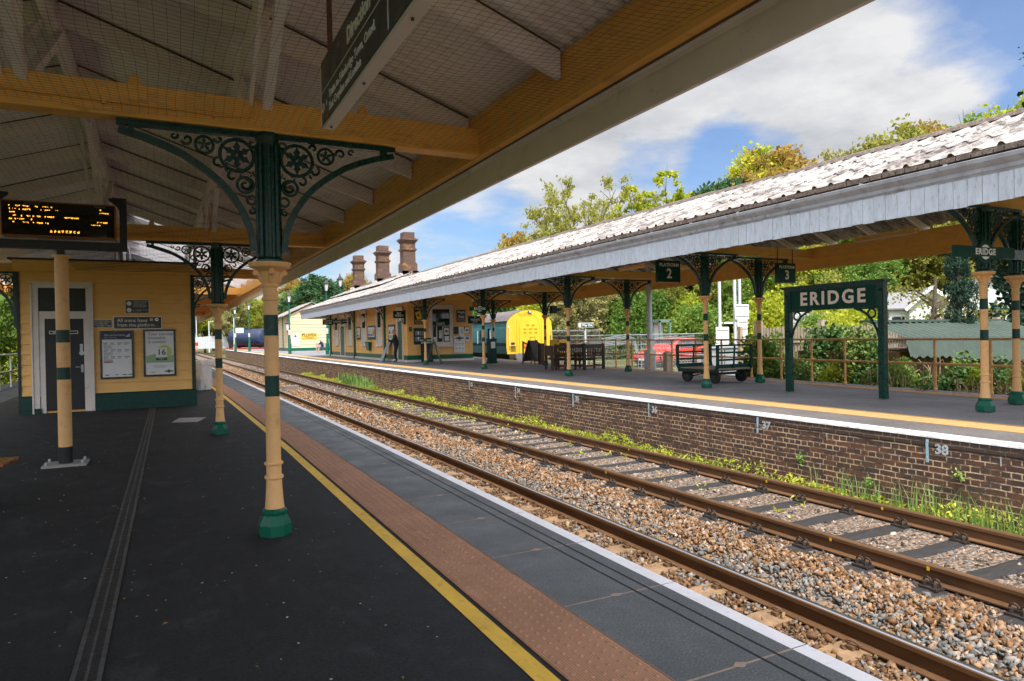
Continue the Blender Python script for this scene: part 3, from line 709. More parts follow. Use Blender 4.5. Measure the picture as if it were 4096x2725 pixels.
# ------------------------------------------------------------------ cast iron columns
ARC=[(1.06,.055),(.9,.095),(.74,.15),(.62,.205),(.53,.262),(.44,.325),(.36,.392),(.30,.455),(.243,.53),(.20,.596),(.162,.672),(.136,.735),(.116,.80),(.10,.88),(.092,.97)]
TOP=3.30
def arcband(m,sgn=1,w=.05,th=.03,zt=TOP):
    pts=[Vector((sgn*a,0,zt-b)) for a,b in ARC]
    nrm=[]
    for i in range(len(pts)):
        d=(pts[min(i+1,len(pts)-1)]-pts[max(i-1,0)]).normalized();nrm.append(Vector((d.z,0,-d.x))*(1 if sgn>0 else -1))
    vs=[];fs=[]
    for p,n in zip(pts,nrm):
        for a,b in ((0,-th),(0,th),(w,th),(w,-th)): q=p-n*a;vs.append((q.x,b,q.z))
    N=len(pts)
    for i in range(N-1):
        for k in range(4): l=(k+1)%4;fs.append((i*4+k,i*4+l,(i+1)*4+l,(i+1)*4+k))
    fs+=[(0,1,2,3),((N-1)*4+3,(N-1)*4+2,(N-1)*4+1,(N-1)*4)];m.add(vs,fs)
def star(m,cx,cz,r,n,rot=0,th=.008):
    for k in range(n):
        a=rot+2*math.pi*k/n;u=Vector((math.cos(a),0,math.sin(a)));v=Vector((-math.sin(a),0,math.cos(a)));c=Vector((cx,0,cz))
        shape=[(.05,.0),(.3,.20),(.42,.13),(.6,.24),(.72,.12),(1,0),(.72,-.12),(.6,-.24),(.42,-.13),(.3,-.20)]
        P=[c+u*(r*a_)+v*(r*b_) for a_,b_ in shape];m.prism([(p.x,p.z) for p in P],-th,th,'y')
def scroll(m,cx,cz,r0,turns,a0,sg,r1=.25,th=.009):
    n=int(10*turns)+2;pts=[]
    for i in range(n+1):
        t=i/n;rr=r0*(1-t*(1-r1));a=a0+sg*turns*2*math.pi*t;pts.append((cx+rr*math.cos(a),0,cz+rr*math.sin(a)))
    m.tube(pts,[th*1.45*(1.15-.3*i/n) for i in range(n+1)],5)
def ring(m,cx,cz,r,th=.011,n=22):
    th*=1.3;m.tube([(cx+r*math.cos(2*math.pi*k/n),0,cz+r*math.sin(2*math.pi*k/n)) for k in range(n)],th,6,closed=True)
def bracket_mesh(sgn,zt=TOP):
    m=MB();arcband(m,sgn,zt=zt)
    x0,x1=sorted((sgn*.08,sgn*1.08));m.box(x0,x1,-.035,.035,zt-.045,zt)
    m.box(*sorted((sgn*.08,sgn*1.0)),-.05,.05,zt-.018,zt-.002)
    m.box(*sorted((sgn*.96,sgn*1.0)),-.045,.045,zt-.105,zt-.04)
    return m
def scroll_mesh(sgn,zt=TOP):
    m=MB();s=sgn
    ring(m,s*.235,zt-.195,.128);star(m,s*.235,zt-.195,.118,6,R(90),.014)
    ring(m,s*.475,zt-.135,.066,.009);star(m,s*.475,zt-.135,.060,5,R(20),.012)
    ring(m,s*.175,zt-.43,.062,.009);scroll(m,s*.175,zt-.43,.05,1.1,R(90),s)
    ring(m,s*.128,zt-.55,.036,.008,14);scroll(m,s*.13,zt-.64,.03,1,R(90),s,th=.007)
    scroll(m,s*.60,zt-.105,.045,1,R(200),-s,th=.008);scroll(m,s*.69,zt-.085,.028,.9,R(20),s,th=.007)
    scroll(m,s*.115,zt-.09,.035,.9,R(0),s,th=.008);scroll(m,s*.37,zt-.08,.035,.8,R(180),-s,th=.008)
    scroll(m,s*.375,zt-.27,.05,.7,R(60),-s,th=.008);scroll(m,s*.27,zt-.37,.045,.7,R(80),-s,th=.008)
    star(m,s*.33,zt-.30,.05,3,R(-60));star(m,s*.21,zt-.34,.045,3,R(-90));star(m,s*.115,zt-.345,.035,3,R(90))
    return m
def column_parts(root):
    m=MB();m.lathe([(.135,0),(.135,.09),(.098,.165),(.098,.166)],8,ph=R(22.5));m.lathe([(.092,.16),(.098,.185),(.098,.20),(.085,.215),(.08,.217)],24);m.obj('base',M['pgreen'],root,bevel=.004)
    m=MB();m.lathe([(.078,.215),(.070,.30),(.063,.41),(.062,.455),(.073,.46),(.077,.47),(.073,.485),(.060,.492),(.060,.57),(.072,.575),(.076,.585),(.072,.598),(.0585,.605),(.0575,1.14)],28);m.obj('shaft',M['cream'],root,smooth=True)
    m=MB();m.lathe([(.0572,1.31),(.056,1.64)],28);m.obj('shaft',M['cream'],root,smooth=True)
    for a,b in ((1.14,1.31),(1.64,1.81)):
        m=MB();m.lathe([(.0577,a),(.0572,b)],28);m.obj('painted_band',M['dgreen'],root,smooth=True)
    m=MB();m.lathe([(.0555,1.81),(.0555,1.925),(.066,1.93),(.069,1.94),(.066,1.955),(.056,1.96),(.057,2.035),(.067,2.04),(.070,2.052),(.066,2.063),(.058,2.066),(.066,2.1),(.085,2.165),(.13,2.19),(.155,2.20),(.168,2.225),(.168,2.24)],28)
    for k in range(4):
        a=R(90*k);c,s=math.cos(a),math.sin(a)
        m.tube([(c*.06,s*.06,2.08),(c*.075,s*.075,2.12),(c*.10,s*.10,2.16),(c*.125,s*.125,2.175)],[.018,.022,.024,.02],6)
        px_,py_=-s,c
        m.tube([(c*.115-px_*.022,s*.115-py_*.022,2.155),(c*.115+px_*.022,s*.115+py_*.022,2.155)],.022,10)
    m.obj('capital',M['cream'],root,smooth=True)
    m=MB();m.lathe([(.115,2.24),(.115,2.262),(.09,2.285)],8,ph=R(22.5));m.lathe([(.086,2.28),(.088,3.2),(.1,TOP-.03),(.1,TOP)],8,ph=R(22.5))
    for k in range(8):
        a=R(45*k);m.tube([(.087*math.cos(a),.087*math.sin(a),2.29),(.088*math.cos(a),.088*math.sin(a),3.2)],.016,5)
    m.obj('upper_post',M['green'],root)
    for s in (1,-1):
        b=bracket_mesh(s).obj('bracket',M['green'],root);scroll_mesh(s).obj('scrollwork',M['green'],b)
GC1='cast iron columns of the near canopy';GC2='trackside columns of the island canopy';GC3='rear columns of the island canopy'
col0=thing('iron_column','nearest tall cream column with two green bands and a scrolled iron bracket','column',(.753,5.94,0),0,GC1)
column_parts(col0)
dup(col0,(.76,12.86,0),label='second cream column, beyond the nearest one, beside the end of the boarded toilet building',group=GC1)
lab=['cream column at the right edge carrying the round station name sign','cream column beside the green luggage trolley, in front of the trolley','cream column directly in front of the brown wooden benches','cream column with the small round name sign left of the yellow carriage end','cream column standing right in front of the ticket window']
C2=[(11.72,6.41),(11.76,12.83),(11.80,19.35),(11.72,26.0),(11.42,32.4)]
for (x,y),l in zip(C2,lab): dup(col0,(x,y,.25),label=l,group=GC2)
lab=['cream column cut off by the right edge of the photo','cream column behind the right end of the green luggage trolley','cream column between the red car and the brown bench','cream column in front of the right side of the yellow carriage end','cream column behind the green post box with a notice, in front of the blue carriage']
C3=[(13.30,6.75),(14.0,13.25),(14.75,20.1),(15.07,26.7),(15.6,33.3)]
for (x,y),l in zip(C3,lab): dup(col0,(x,y,.25),label=l,group=GC3)
# ------------------------------------------------------------------ near canopy
def corrug(x0,z0,x1,z1,ya,yb,pitch,amp,th=.008,off=None,lap=None,roll=.36):
    """roof sheet running down from ridge (x0,z0) to eaves (x1,z1), rolls repeated along y"""
    m=MB();ys=[];hs=[];y=ya
    while y<yb:
        for t,h in ((0,0),(.5-roll/2-.02,0),(.5-roll/4,.75),(.5,1),(.5+roll/4,.75),(.5+roll/2+.02,0)):
            if y+t*pitch<=yb: ys.append(y+t*pitch);hs.append(h*amp)
        y+=pitch
    ts=lap or [0,1];vs=[];fs=[];d=Vector((x1-x0,0,z1-z0));nrm=Vector((-d.z,0,d.x)).normalized()
    if nrm.z<0:nrm=-nrm
    cols=[]
    for i in range(len(ts)-1): cols+= [(ts[i],.0 if i else 0),(ts[i+1],.018 if i<len(ts)-2 else 0)]
    cols=[(ts[0],0)]
    for i in range(1,len(ts)-1): cols+=[(ts[i],.02),(ts[i]+.002,0)]
    cols.append((ts[-1],.018 if lap else 0))
    for y,h in zip(ys,hs):
        o=off(y) if off else (0,0)
        for t,e in cols: p=Vector((x0+o[0]*(1-t)+o[1]*t,y,z0))+Vector((d.x,0,d.z))*t+nrm*(h+e);vs.append(tuple(p))
    k=len(cols)
    for i in range(len(ys)-1):
        for j in range(k-1): fs.append((i*k+j,i*k+j+1,(i+1)*k+j+1,(i+1)*k+j))
    m.add(vs,fs);return m
can1=thing('platform_canopy','large canopy over the near platform with ochre beams and white rafters','canopy')
RXg,RZg=-.95,4.93;EX,EZ=2.74,3.68;EXL=-4.64
CY0,CY1=-1.3,58
# roof sheets; translucent sheets let daylight in over the middle
sl_=(EZ-RZg)/(EX-RXg)
m=corrug(RXg,RZg,EX,EZ,CY0,19.8,.146,.045,roll=.6);m.obj('roof_sheeting',M['under'],can1)
m=corrug(RXg,RZg,EX,EZ,28.0,CY1,.146,.045,roll=.6,off=lambda y:(o1(y),o1(y)));m.obj('roof_sheeting',M['under'],can1)
m=corrug(RXg,RZg,EX,EZ,19.8,28.0,.146,.045,roll=.6,off=lambda y:(o1(y),o1(y)));m.obj('translucent_sheeting',M['rooflight'],can1)
m=corrug(RXg,RZg,EXL,EZ,CY0,CY1,.146,.045,roll=.6);m.obj('roof_sheeting',M['under'],can1)
m=MB();m.sweep([(RXg-.35,RZg-.04),(RXg,RZg+.10),(RXg+.35,RZg-.04),(RXg,RZg+.13)],[CY0,0,10,20,CY1],o1,close=True);m.obj('ridge_capping',M['grime'],can1)
rb=[4.37+1.73*k for k in range(-3,32)]
def rz_(x): return RZg+sl_*(x-RXg) if x>RXg else RZg+sl_*(RXg-x)
for y in rb:
    o=o1(y);m=MB()
    for sx in (1,-1):
        xa=RXg+sx*.06;xb=RXg+sx*(3.57)
        za,zb=rz_(RXg+.06)-.02,rz_(RXg+3.57)-.02
        P=[(xa+o,za),(xb+o,zb),(xb+o,zb-.20),(xa+o,za-.20)]
        m.prism(P,y-.03,y+.03,'y');m.prism([(xa+o,za+.016),(xb+o,zb+.016),(xb+o,zb+.001),(xa+o,za+.001)],y-.034,y+.034,'y',1)  # dark strip paints the shaded gap between rafter and sheeting
    m.obj('rafter',[M['rafter'],M['grime']],can1)
m=MB();m.sweep([(RXg-.04,RZg-.32),(RXg-.04,RZg-.02),(RXg+.04,RZg-.02),(RXg+.04,RZg-.32)],[CY0,0,10,20,CY1],o1,close=True);m.obj('ridge_beam',M['rafter'],can1)
m=MB();m.sweep([(.62,rz_(.66)-.36),(.62,rz_(.66)-.22),(.72,rz_(.66)-.22),(.72,rz_(.66)-.36)],[CY0,0,10,20,CY1],o1,close=True);m.obj('purlin',M['rafter'],can1)
ties=[-.98,5.94,12.86,19.9,26.9,33.9,40.9,47.9]
for y in ties:
    o=o1(y);m=MB();m.box(-4.5+o,2.64+o,y-.075,y+.075,3.305,3.55);m.box(-4.5+o,2.638+o,y-.085,y+.085,3.298,3.325)
    for x in (-.2,1.55): m.prism([(x+o-.05,3.55),(x+o-.035,3.6),(x+o-.015,3.635),(x+o+.015,3.635),(x+o+.035,3.6),(x+o+.05,3.55)],y-.04,y+.04,'y')
    if y<20:
        m.tube([(-2.9,y-.1,3.42),(0.5,y-.1,3.385),(.63,y-.1,3.40),(.655,y-.1,3.46),(.65,y-.1,3.9)],.011,5)
        for x in (-2.2,-1.3,-.4,.35): m.box(x-.015,x+.015,y-.115,y-.085,3.365,3.42)
    m.obj('tie_beam',M['yellow'],can1,bevel=.006)
    for x,za in ((.70,3.50),(RXg,3.5)):
        zt=(rz_(.7)-.3) if x>0 else RZg-.3
        for s in (-1,1):
            m=MB();L_=.9 if x>0 else 1.75
            m.bar((x+o+.05,y+s*.03,za),(x+o+.05,y+s*L_*1.15,zt),.075,.075)
            m.bar((x+o-.075,y+s*.03,za+.03),(x+o-.075,y+s*L_,zt),.03,.10);m.obj('brace',M['rafter'],can1)
    m=MB();m.box(RXg+o-.05,RXg+o+.05,y-.045,y+.045,3.55,RZg-.2);m.obj('king_post',M['rafter'],can1)
for x0 in (2.64,-4.58):
    m=MB();m.sweep([(x0,3.295),(x0,3.69),(x0+.075,3.69),(x0+.075,3.295)],[CY0,0,8,12,16,20,26,34,44,CY1],o1,close=True);m.obj('eaves_beam',M['yellow'],can1,bevel=.004)
m=MB();m.sweep([(2.722,3.30),(2.722,3.70),(2.742,3.70),(2.742,3.30)],[CY0,0,8,12,16,20,26,34,44,CY1],o1,close=True);m.obj('eaves_board',M['grime'],can1)
# valance with moulding and gutter
VYS=[CY0,0,6,10,14,18,22,28,36,46,CY1]
m=MB();m.sweep([(2.755,3.385),(2.83,3.385),(2.83,3.06),(2.80,3.06),(2.80,3.27),(2.785,3.29),(2.755,3.30)],VYS,o1,close=True);m.obj('valance',M['gutter'],can1,smooth=False)
m=MB();m.sweep([(2.742,3.66),(2.742,3.40),(2.80,3.39),(2.86,3.43),(2.885,3.5),(2.92,3.55),(2.92,3.60),(2.90,3.60)],VYS,o1,close=True);m.obj('gutter',M['moulding'],can1)
m=MB()
y=1.5
while y<30: m.box(2.735+o1(y),2.752+o1(y),y-.012,y+.012,3.375,3.40);m.lathe([(.012,0),(.012,.02)],6,(2.765+o1(y),y,3.365));y+=.62
m.obj('net_hook',M['black'],can1)
for y in (2.2,3.9,4.9,6.8,8.4): pass
# electrical conduit drop and white sign brackets stay with the beams
# bird netting under the roof
nt_=thing('bird_netting','fine black bird netting stretched below the rafters of the near canopy','netting')
m=MB();bays=[-.98,5.94,12.86,19.0]
def nz(x,y):
    for a,b in zip(bays,bays[1:]):
        if a<=y<=b:
            t=(y-a)/(b-a);return 3.338+.10*math.sin(math.pi*t)*0+ (.16*min(1,(b-y)/.0001*0+max(0,1-(b-y)/.35))*0) -.03*math.sin(math.pi*t)*math.sin(math.pi*min(1,max(0,(x+1.2)/3.9)))+.012*math.sin(x*5+y*2.1)+.006*math.sin(x*13-y*9)
    return 3.31
x=-1.9
while x<2.72:
    pts=[(x+.012*math.sin(y*3+x*7)+.006*math.sin(y*11),y,nz(x,y)) for y in np.arange(1.6,19,.35)];m.tube(pts,.0009,3,cap=False);x+=.062
y=1.7
while y<19:
    pts=[(x,y+.012*math.sin(x*4+y*5)+.006*math.sin(x*9),nz(x,y)) for x in np.arange(-1.9,2.75,.3)];m.tube(pts,.0009,3,cap=False);y+=.05
m.obj('mesh_net',M['net'],nt_)
m=MB();m.tube([(2.745,y,3.375+.006*math.sin(y*9)) for y in np.arange(1.5,30,.12)],.004,4,cap=False);m.obj('edge_cord',M['net'],nt_)
# hanging direction sign
t=thing('hanging_sign','dark hanging train direction sign with white lower edge, under the near canopy roof','sign',(0,0,0))
X=.90;m=MB();m.box(X+.004,X+.075,1.6,4.44,2.945,3.36);m.obj('sign_case',M['signwhite'],t,bevel=.004)
m=MB();m.box(X-.004,X+.004,1.6,4.435,2.962,3.355);m.obj('sign_panel',M['signgrey'],t)
m=MB();m.box(X-.006,X-.002,1.6,4.435,3.155,3.160);m.box(X-.006,X-.002,2.95,2.955,2.97,3.155);m.box(X-.006,X-.003,4.425,4.435,2.962,3.355);m.obj('rule_line',M['letterw'],t)
rX=(R(90),0,R(-90))
def sgntxt(s,y,z,size,bold=0): return text(s,size,M['letterw'],t,(X-.005,y,z),rX,'lettering',ax='LEFT',bold=bold)
sgntxt('Direction of trains',3.72,3.24,.125,.003)
sgntxt('Trains to Edenbridge Town, Oxted,',4.20,3.085,.072)
sgntxt('East Croydon and London',4.20,3.01,.072)
m=MB();m.lathe([(.03,0),(.03,.004)],16);o=m.obj('arrow_badge',M['letterw'],t,loc=(X-.006,4.36,3.05));o.rotation_euler=(0,R(-90),0)
text('<',.05,M['signgrey'],t,(X-.011,4.36,3.05),rX,'arrow');text('i',.06,M['letterw'],t,(X-.006,4.27,3.06),rX,'train_symbol')
m=MB();m.tube([(X+.03,4.3,3.33),(X+.03,4.3,3.36),(X+.03,4.32,4.1)],.017,8);m.obj('hanger_rod',M['rust'],t);m=MB();m.tube([(X+.03,2.0,3.33),(X+.03,2.0,4.1)],.017,8);m.obj('hanger_rod',M['rust'],t)
m=MB();m.lathe([(.008,0),(.008,.012)],8,(X+.04,4.36,2.935));m.lathe([(.008,0),(.008,.012)],8,(X+.04,3.55,2.935));m.lathe([(.008,0),(.008,.012)],8,(X+.04,2.75,2.935));m.obj('screw',M['rust'],t)
# departure board on its post
t=thing('departure_board','orange edged electronic departure board on a cream banded post','departure board',(0,10.75,0))
PX=-1.258
m=MB();m.box(-1.22+.0-.25+PX+1.22,PX+.25,-.2,.2,0,.03);m.obj('base_plate',M['concrete'] if 0 else M['ember'],t)
m=MB()
for sx in (-.2,.2):
    for sy in (-.15,.15): m.lathe([(.018,0),(.018,.03),(.01,.045)],6,(PX+sx,sy,.03))
m.obj('anchor_bolt',M['steel'],t)
m=MB();m.lathe([(.083,.03),(.083,.245)],24,(PX,0,0));m.obj('post_foot',M['black'],t,smooth=True)
for a,b,k in ((.245,1.134,'cream'),(1.134,1.295,'dgreen'),(1.295,1.623,'cream'),(1.623,1.789,'dgreen'),(1.789,2.75,'cream')):
    m=MB();m.lathe([(.08,a),(.08,b)],24,(PX,0,0));m.obj('post',M[k],t,smooth=True)
m=MB();m.lathe([(.115,2.745),(.115,2.775)],24,(PX,0,0));m.obj('post_cap',M['cream'],t)
m=MB();m.box(-2.02,-.49,-.05,.05,2.855,2.965);m.box(-.575,-.49,-.05,.05,2.965,3.575);m.box(-2.02,-1.935,-.05,.05,2.965,3.575);m.box(PX-.045,PX+.045,-.045,.045,2.775,2.855)
m.bar((-.54,0,3.56),(-.66,0,3.57),.05,.03);m.prism([(-.575,3.575),(-.7,3.575),(-.7,3.54),(-.6,3.46),(-.575,3.40)],-.02,.02,'y')
m.prism([(-1.935,3.575),(-1.82,3.575),(-1.82,3.54),(-1.91,3.46),(-1.935,3.40)],-.02,.02,'y')
m.obj('support_frame',M['black'],t)
m=MB();m.box(-1.885,-.62,-.11,.11,3.0,3.46);m.obj('display_case',pm('amber display case',(.30,.10,.015),.4,.2,4,.1,40),t,bevel=.012)
m=MB();m.box(-1.872,-.633,-.1125,-.105,3.018,3.442);m.obj('display_glass',glassmat('display glass',(.012,.011,.01),.04),t)
m=MB()
def dots(x0,z,n,pw=.62):
    x=x0
    for k in range(n):
        if rnd.random()<pw:
            for q in range(3):
                if rnd.random()<.8: m.box(x+q*.0055,x+q*.0055+.0045,-.1145,-.113,z+rnd.choice((0,.006,.012)),z+rnd.choice((.016,.020)))
        x+=.0215
for r_,(x0,n,x1,n1) in enumerate([(-1.80,24,-.80,2),(-1.80,25,-.80,5),(-1.79,3,-.98,0),(-1.78,23,-1.2,8),(-1.80,13,-.83,6),(-1.80,20,-.9,5)]):
    z=3.375-r_*.042;dots(x0,z,n);dots(x1,z,n1,.9)
x=-1.36
for ch in range(8):
    for q in range(3):
        for r_ in range(3):
            if rnd.random()<.72: m.box(x+q*.008,x+q*.008+.0065,-.1145,-.113,3.06+r_*.011,3.06+r_*.011+.008)
    x+=.041 if ch%3 else .046
m.obj('amber_text',M['led'],t);text('Expected',.036,M['greyink'],t,(-.80,-.113,3.425),name='lettering',ext=.001)
text('Destination',.036,M['greyink'],t,(-1.55,-.113,3.425),name='lettering',ext=.001)
# ------------------------------------------------------------------ timber boarded walls
def boards(m,axis,c,a,b,z0,z1,h,out,th=.03,holes=()):
    """lapped boards on a wall: axis 'y' = wall facing -y at y=c, from x=a..b ; 'x' = wall facing -x at x=c, from y=a..b"""
    z=z0
    while z<z1-1e-4:
        z_=z;zt=min(z+h,z1);z=z+.016;segs=[(a,b)]
        for (h0,h1,hz0,hz1) in holes:
            if hz0<zt-.01 and hz1>z+.01:
                ns=[]
                for s0,s1 in segs:
                    if h1<=s0 or h0>=s1: ns.append((s0,s1))
                    else:
                        if h0>s0: ns.append((s0,h0))
                        if h1<s1: ns.append((h1,s1))
                segs=ns
        for s0,s1 in segs:
            if axis=='y': m.add([(s0,c,z),(s0,c-th,z),(s0,c-.006,zt),(s0,c,zt),(s1,c,z),(s1,c-th,z),(s1,c-.006,zt),(s1,c,zt)],[(0,1,2,3),(7,6,5,4),(0,4,5,1),(1,5,6,2),(2,6,7,3),(3,7,4,0)])
            else: m.add([(c,s0,z),(c-th,s0,z),(c-.006,s0,zt),(c,s0,zt),(c,s1,z),(c-th,s1,z),(c-.006,s1,zt),(c,s1,zt)],[(0,1,2,3),(7,6,5,4),(0,4,5,1),(1,5,6,2),(2,6,7,3),(3,7,4,0)])
        z=zt
BY=19.1
b1=thing('station_building','ochre boarded toilet building under the near canopy, dark green plinth and door','building')
m=MB();m.box(-3.06,.545,BY,54,.0,3.56);m.obj('wall_core',M['wall'],b1)
m=MB();boards(m,'y',BY,-3.06,.55,.40,3.30,.24,1,holes=[(-2.83,-1.62,0,3.02)]);m.obj('boarded_wall',M['wall'],b1)
m=MB();boards(m,'x',-3.06,BY,54,.4,3.3,.24,1);m.obj('boarded_wall',M['wall'],b1)
m=MB();m.prism([(BY,3.30),(BY-.03,3.30),(BY-.03,3.34),(BY-.05,3.36),(BY-.05,3.40),(BY-.09,3.45),(BY-.12,3.50),(BY-.12,3.56),(BY,3.56)],-3.17,.60,'x');m.obj('cornice',M['wall'],b1)
m=MB();m.box(-3.25,.68,BY-.17,54,3.562,3.60);m.obj('roof_felt',M['black'],b1)
m=MB()
for a,b in ((-3.08,-2.69),(-1.60,.575)):
    m.box(a,b,BY-.055,BY,0,.385);m.prism([(BY,.385),(BY-.055,.385),(BY-.02,.41),(BY,.41)],a,b,'x');m.box(a,b+.02,BY-.075,BY-.055,.0,.12)
m.box(.545,.60,BY,54,0,.39);m.obj('plinth',M['dgreen'],b1)
m=MB();m.box(.50,.585,BY-.035,BY+.12,.41,3.30)
z=.6
while z<3.2: m.lathe([(.02,0),(.014,.012)],8,(.59,BY+.02,z));z+=.24
m.obj('corner_post',M['dgreen'],b1)
m=MB();m.box(-3.115,-3.06,BY-.04,BY+.12,.0,3.28);m.obj('corner_post',M['black'],b1)
# door
d=MB()
F=[(-2.83,-1.63,2.92,3.03),(-2.83,-2.70,0,2.92),(-1.76,-1.63,0,2.92),(-2.70,-1.76,2.20,2.375),(-2.70,-2.585,0,2.20),(-1.815,-1.76,0,2.20)]
for i,(a,b,z0,z1) in enumerate(F): d.box(a,b,BY-(.062 if i<3 else .045),BY+.01,z0,z1)
for a,b in ((-2.85,-2.815),(-1.645,-1.61)): d.box(a,b,BY-.08,BY,.0,3.0)
d.box(-2.87,-1.59,BY-.09,BY,3.03,3.065)
dr=d.obj('door_frame',M['frame'],b1,bevel=.004)
m=MB();m.box(-2.70,-1.76,BY-.02,BY+.005,2.375,2.92);m.obj('fanlight',M['black'],dr)
m=MB();m.box(-2.585,-1.815,BY-.03,BY+.005,.05,2.20)
dd=m.obj('door',M['black'],b1)
m=MB()
for a,b,z0,z1 in ((-2.50,-1.93,1.845,1.855),(-2.50,-1.93,1.905,1.915),(-2.50,-2.49,1.855,1.905),(-1.94,-1.93,1.855,1.905)): m.box(a,b,BY-.034,BY-.03,z0,z1)
m.obj('door_sign',M['letterw'],dd);text('WC',.06,M['letterw'],dd,(-2.38,BY-.034,1.88))
m=MB();m.box(-1.90,-1.84,BY-.036,BY-.03,1.43,1.60);m.lathe([(.052,0),(.052,.006)],16);m.box(-1.885,-1.835,BY-.04,BY-.03,.93,1.11);m.tube([(-1.86,BY-.05,1.05),(-1.90,BY-.075,1.055),(-1.99,BY-.075,1.06)],.010,6);o=m.obj('handle',M['steel'],dd)
m=MB();m.lathe([(.052,0),(.052,.008)],18);o=m.obj('lock_disc',M['steel'],dd,loc=(-1.865,BY-.03,1.385));o.rotation_euler=(R(90),0,0)
m=MB();m.box(-2.16,-2.12,BY-.055,BY-.03,1.3,1.72);m.obj('door_pull',M['greysteel'],dd)
# wall brackets, left and right of the building
def wallbracket(x,y,sgn,z0=0,par=None):
    m=MB();arcband(m,sgn);x0,x1=sorted((sgn*.08,sgn*1.08));m.box(x0,x1,-.035,.035,TOP-.045,TOP);m.box(*sorted((sgn*.02,sgn*.10)),-.045,.045,2.0,TOP)
    b=m.obj('wall_bracket',M['green'],par,loc=(x,y,z0));scroll_mesh(sgn).obj('scrollwork',M['green'],b);return b
wallbracket(-3.10,BY+.15,-1,0,b1);
for y in (BY+.15,26.9,33.9,40.9,47.9): wallbracket(.56+o1(y),y,1,0,b1)
# signs and posters on the wall
def plate(name,label,cat,x0,x1,z0,z1,y,face,rim=None,rw=.02,th=.015,group=None):
    t=thing(name,label,cat,((x0+x1)/2,y,(z0+z1)/2),0,group);w,h=(x1-x0)/2,(z1-z0)/2
    if rim:
        m=MB()
        for a,b,c,d in ((-w,w,h-rw,h),(-w,w,-h,-h+rw),(-w,-w+rw,-h+rw,h-rw),(w-rw,w,-h+rw,h-rw)): m.box(a,b,-th-.006,0,c,d)
        m.obj('frame',rim,t)
    m=MB();m.box(-w+.004,w-.004,-th,-.001,-h+.004,h-.004);m.obj('panel',face,t);return t,w,h,th
wy=BY-.022
t,w_,h_,th=plate('notice_sign','long black sign reading All trains leave from this platform','sign',-1.205,-.155,1.94,2.25,wy,M['signblack'],M['letterw'],.014)
text('All trains leave\nfrom this platform',.118,M['letterw'],t,(-.44,-th-.001,0),ax='LEFT',ext=.001,sx=.92,line=.95)
m=MB()
for k in range(14):
    a=2*math.pi*k/14;
m=MB();m.lathe([(.042,0),(.042,.003)],20);o=m.obj('arrow_disc',M['letterw'],t,loc=(.41,-th,.075));o.rotation_euler=(R(90),0,0)
m=MB();m.box(.385,.425,-th-.006,-th-.003,.070,.080);m.prism([(.418,.055),(.438,.075),(.418,.095)],-th-.006,-th-.003,'y');m.obj('arrow',M['signblack'],t)
m=MB();m.box(.265,.325,-th-.003,-th,.05,.11);m.bar((.275,-th-.001,.05),(.262,-th-.001,.03),.006,.003);m.bar((.315,-th-.001,.05),(.328,-th-.001,.03),.006,.003);tr_=m.obj('train_symbol',M['letterw'],t)
m=MB();m.box(.272,.318,-th-.005,-th-.003,.078,.102);m.box(.272,.28,-th-.005,-th-.003,.058,.066);m.box(.31,.318,-th-.005,-th-.003,.058,.066);m.obj('symbol_window',M['signblack'],t)
t,w_,h_,th=plate('notice_sign','small black sign left of the long black sign, three lines about the toilet facility','sign',-1.63,-1.225,1.98,2.17,wy,M['signblack'],M['letterw'],.008)
text('This toilet facility is\nopen when the\nticket office is open',.047,M['letterw'],t,(-.185,-th-.001,0),ax='LEFT',ext=.001,line=.95)
t,w_,h_,th=plate('notice_sign','square black information sign with two round symbols above the long black sign','sign',-.945,-.43,2.325,2.655,wy,M['signblack'],M['letterw'],.008)
text('For your personal safety and\nsecurity this station is\nmonitored by CCTV\ncameras, which may be\nrecorded at any time',.032,M['letterw'],t,(-.09,-th-.001,.06),ax='LEFT',ext=.001)
text('For more information telephone\n03451 27 29 20',.027,M['letterw'],t,(-.09,-th-.001,-.095),ax='LEFT',ext=.001)
for z in (.075,-.085):
    m=MB();m.lathe([(.052,0),(.052,.003)],20);o=m.obj('round_symbol',M['letterw'],t,loc=(-.175,-th,z));o.rotation_euler=(R(90),0,0)
m=MB();m.box(-.182,-.168,-th-.006,-th-.003,-.115,-.08);m.box(-.182,-.168,-th-.006,-th-.003,-.07,-.057);m.bar((-.205,-th-.004,.065),(-.15,-th-.004,.09),.024,.003);m.obj('symbol_mark',M['signblack'],t)
t,w_,h_,th=plate('poster_case','framed white Our performance poster with navy heading, left of two on the boarded wall','poster',-1.49,-.78,.743,1.905,wy,M['paper'],M['signblack'],.045,.03)
m=MB();m.box(-w_+.045,w_-.045,-th-.002,-th+.002,h_-.21,h_-.045);m.obj('heading_band',M['navy'],t)
text('Our performance',.062,M['paper'],t,(-.27,-th-.003,h_-.105),ax='LEFT',ext=.001);text('Period 1: April to May',.03,M['paper'],t,(-.27,-th-.003,h_-.165),ax='LEFT',ext=.001)
m=MB()
for k in range(4): m.box(.19+k*.022,.205+k*.022,-th-.003,-th,h_-.15,h_-.15+.02+.018*k)
m.obj('bar_symbol',M['paper'],t)
m=MB();m2=MB()
for r_ in range(3):
    z=h_-.31-r_*.165
    for q in range(4): m.box(-.28+q*.145,-.28+q*.145+rnd.uniform(.07,.115),-th-.003,-th,z,z+.022);m.box(-.28+q*.145,-.28+q*.145+rnd.uniform(.05,.1),-th-.003,-th,z-.03,z-.016)
    for q in range(4): m2.box(-.28+.0*q,-.28+rnd.uniform(.15,.2),-th-.003,-th,z-.055-q*.02,z-.049-q*.02)
m.obj('table_text',M['greyink'],t);m2.obj('small_print',M['ink'],t)
m=MB()
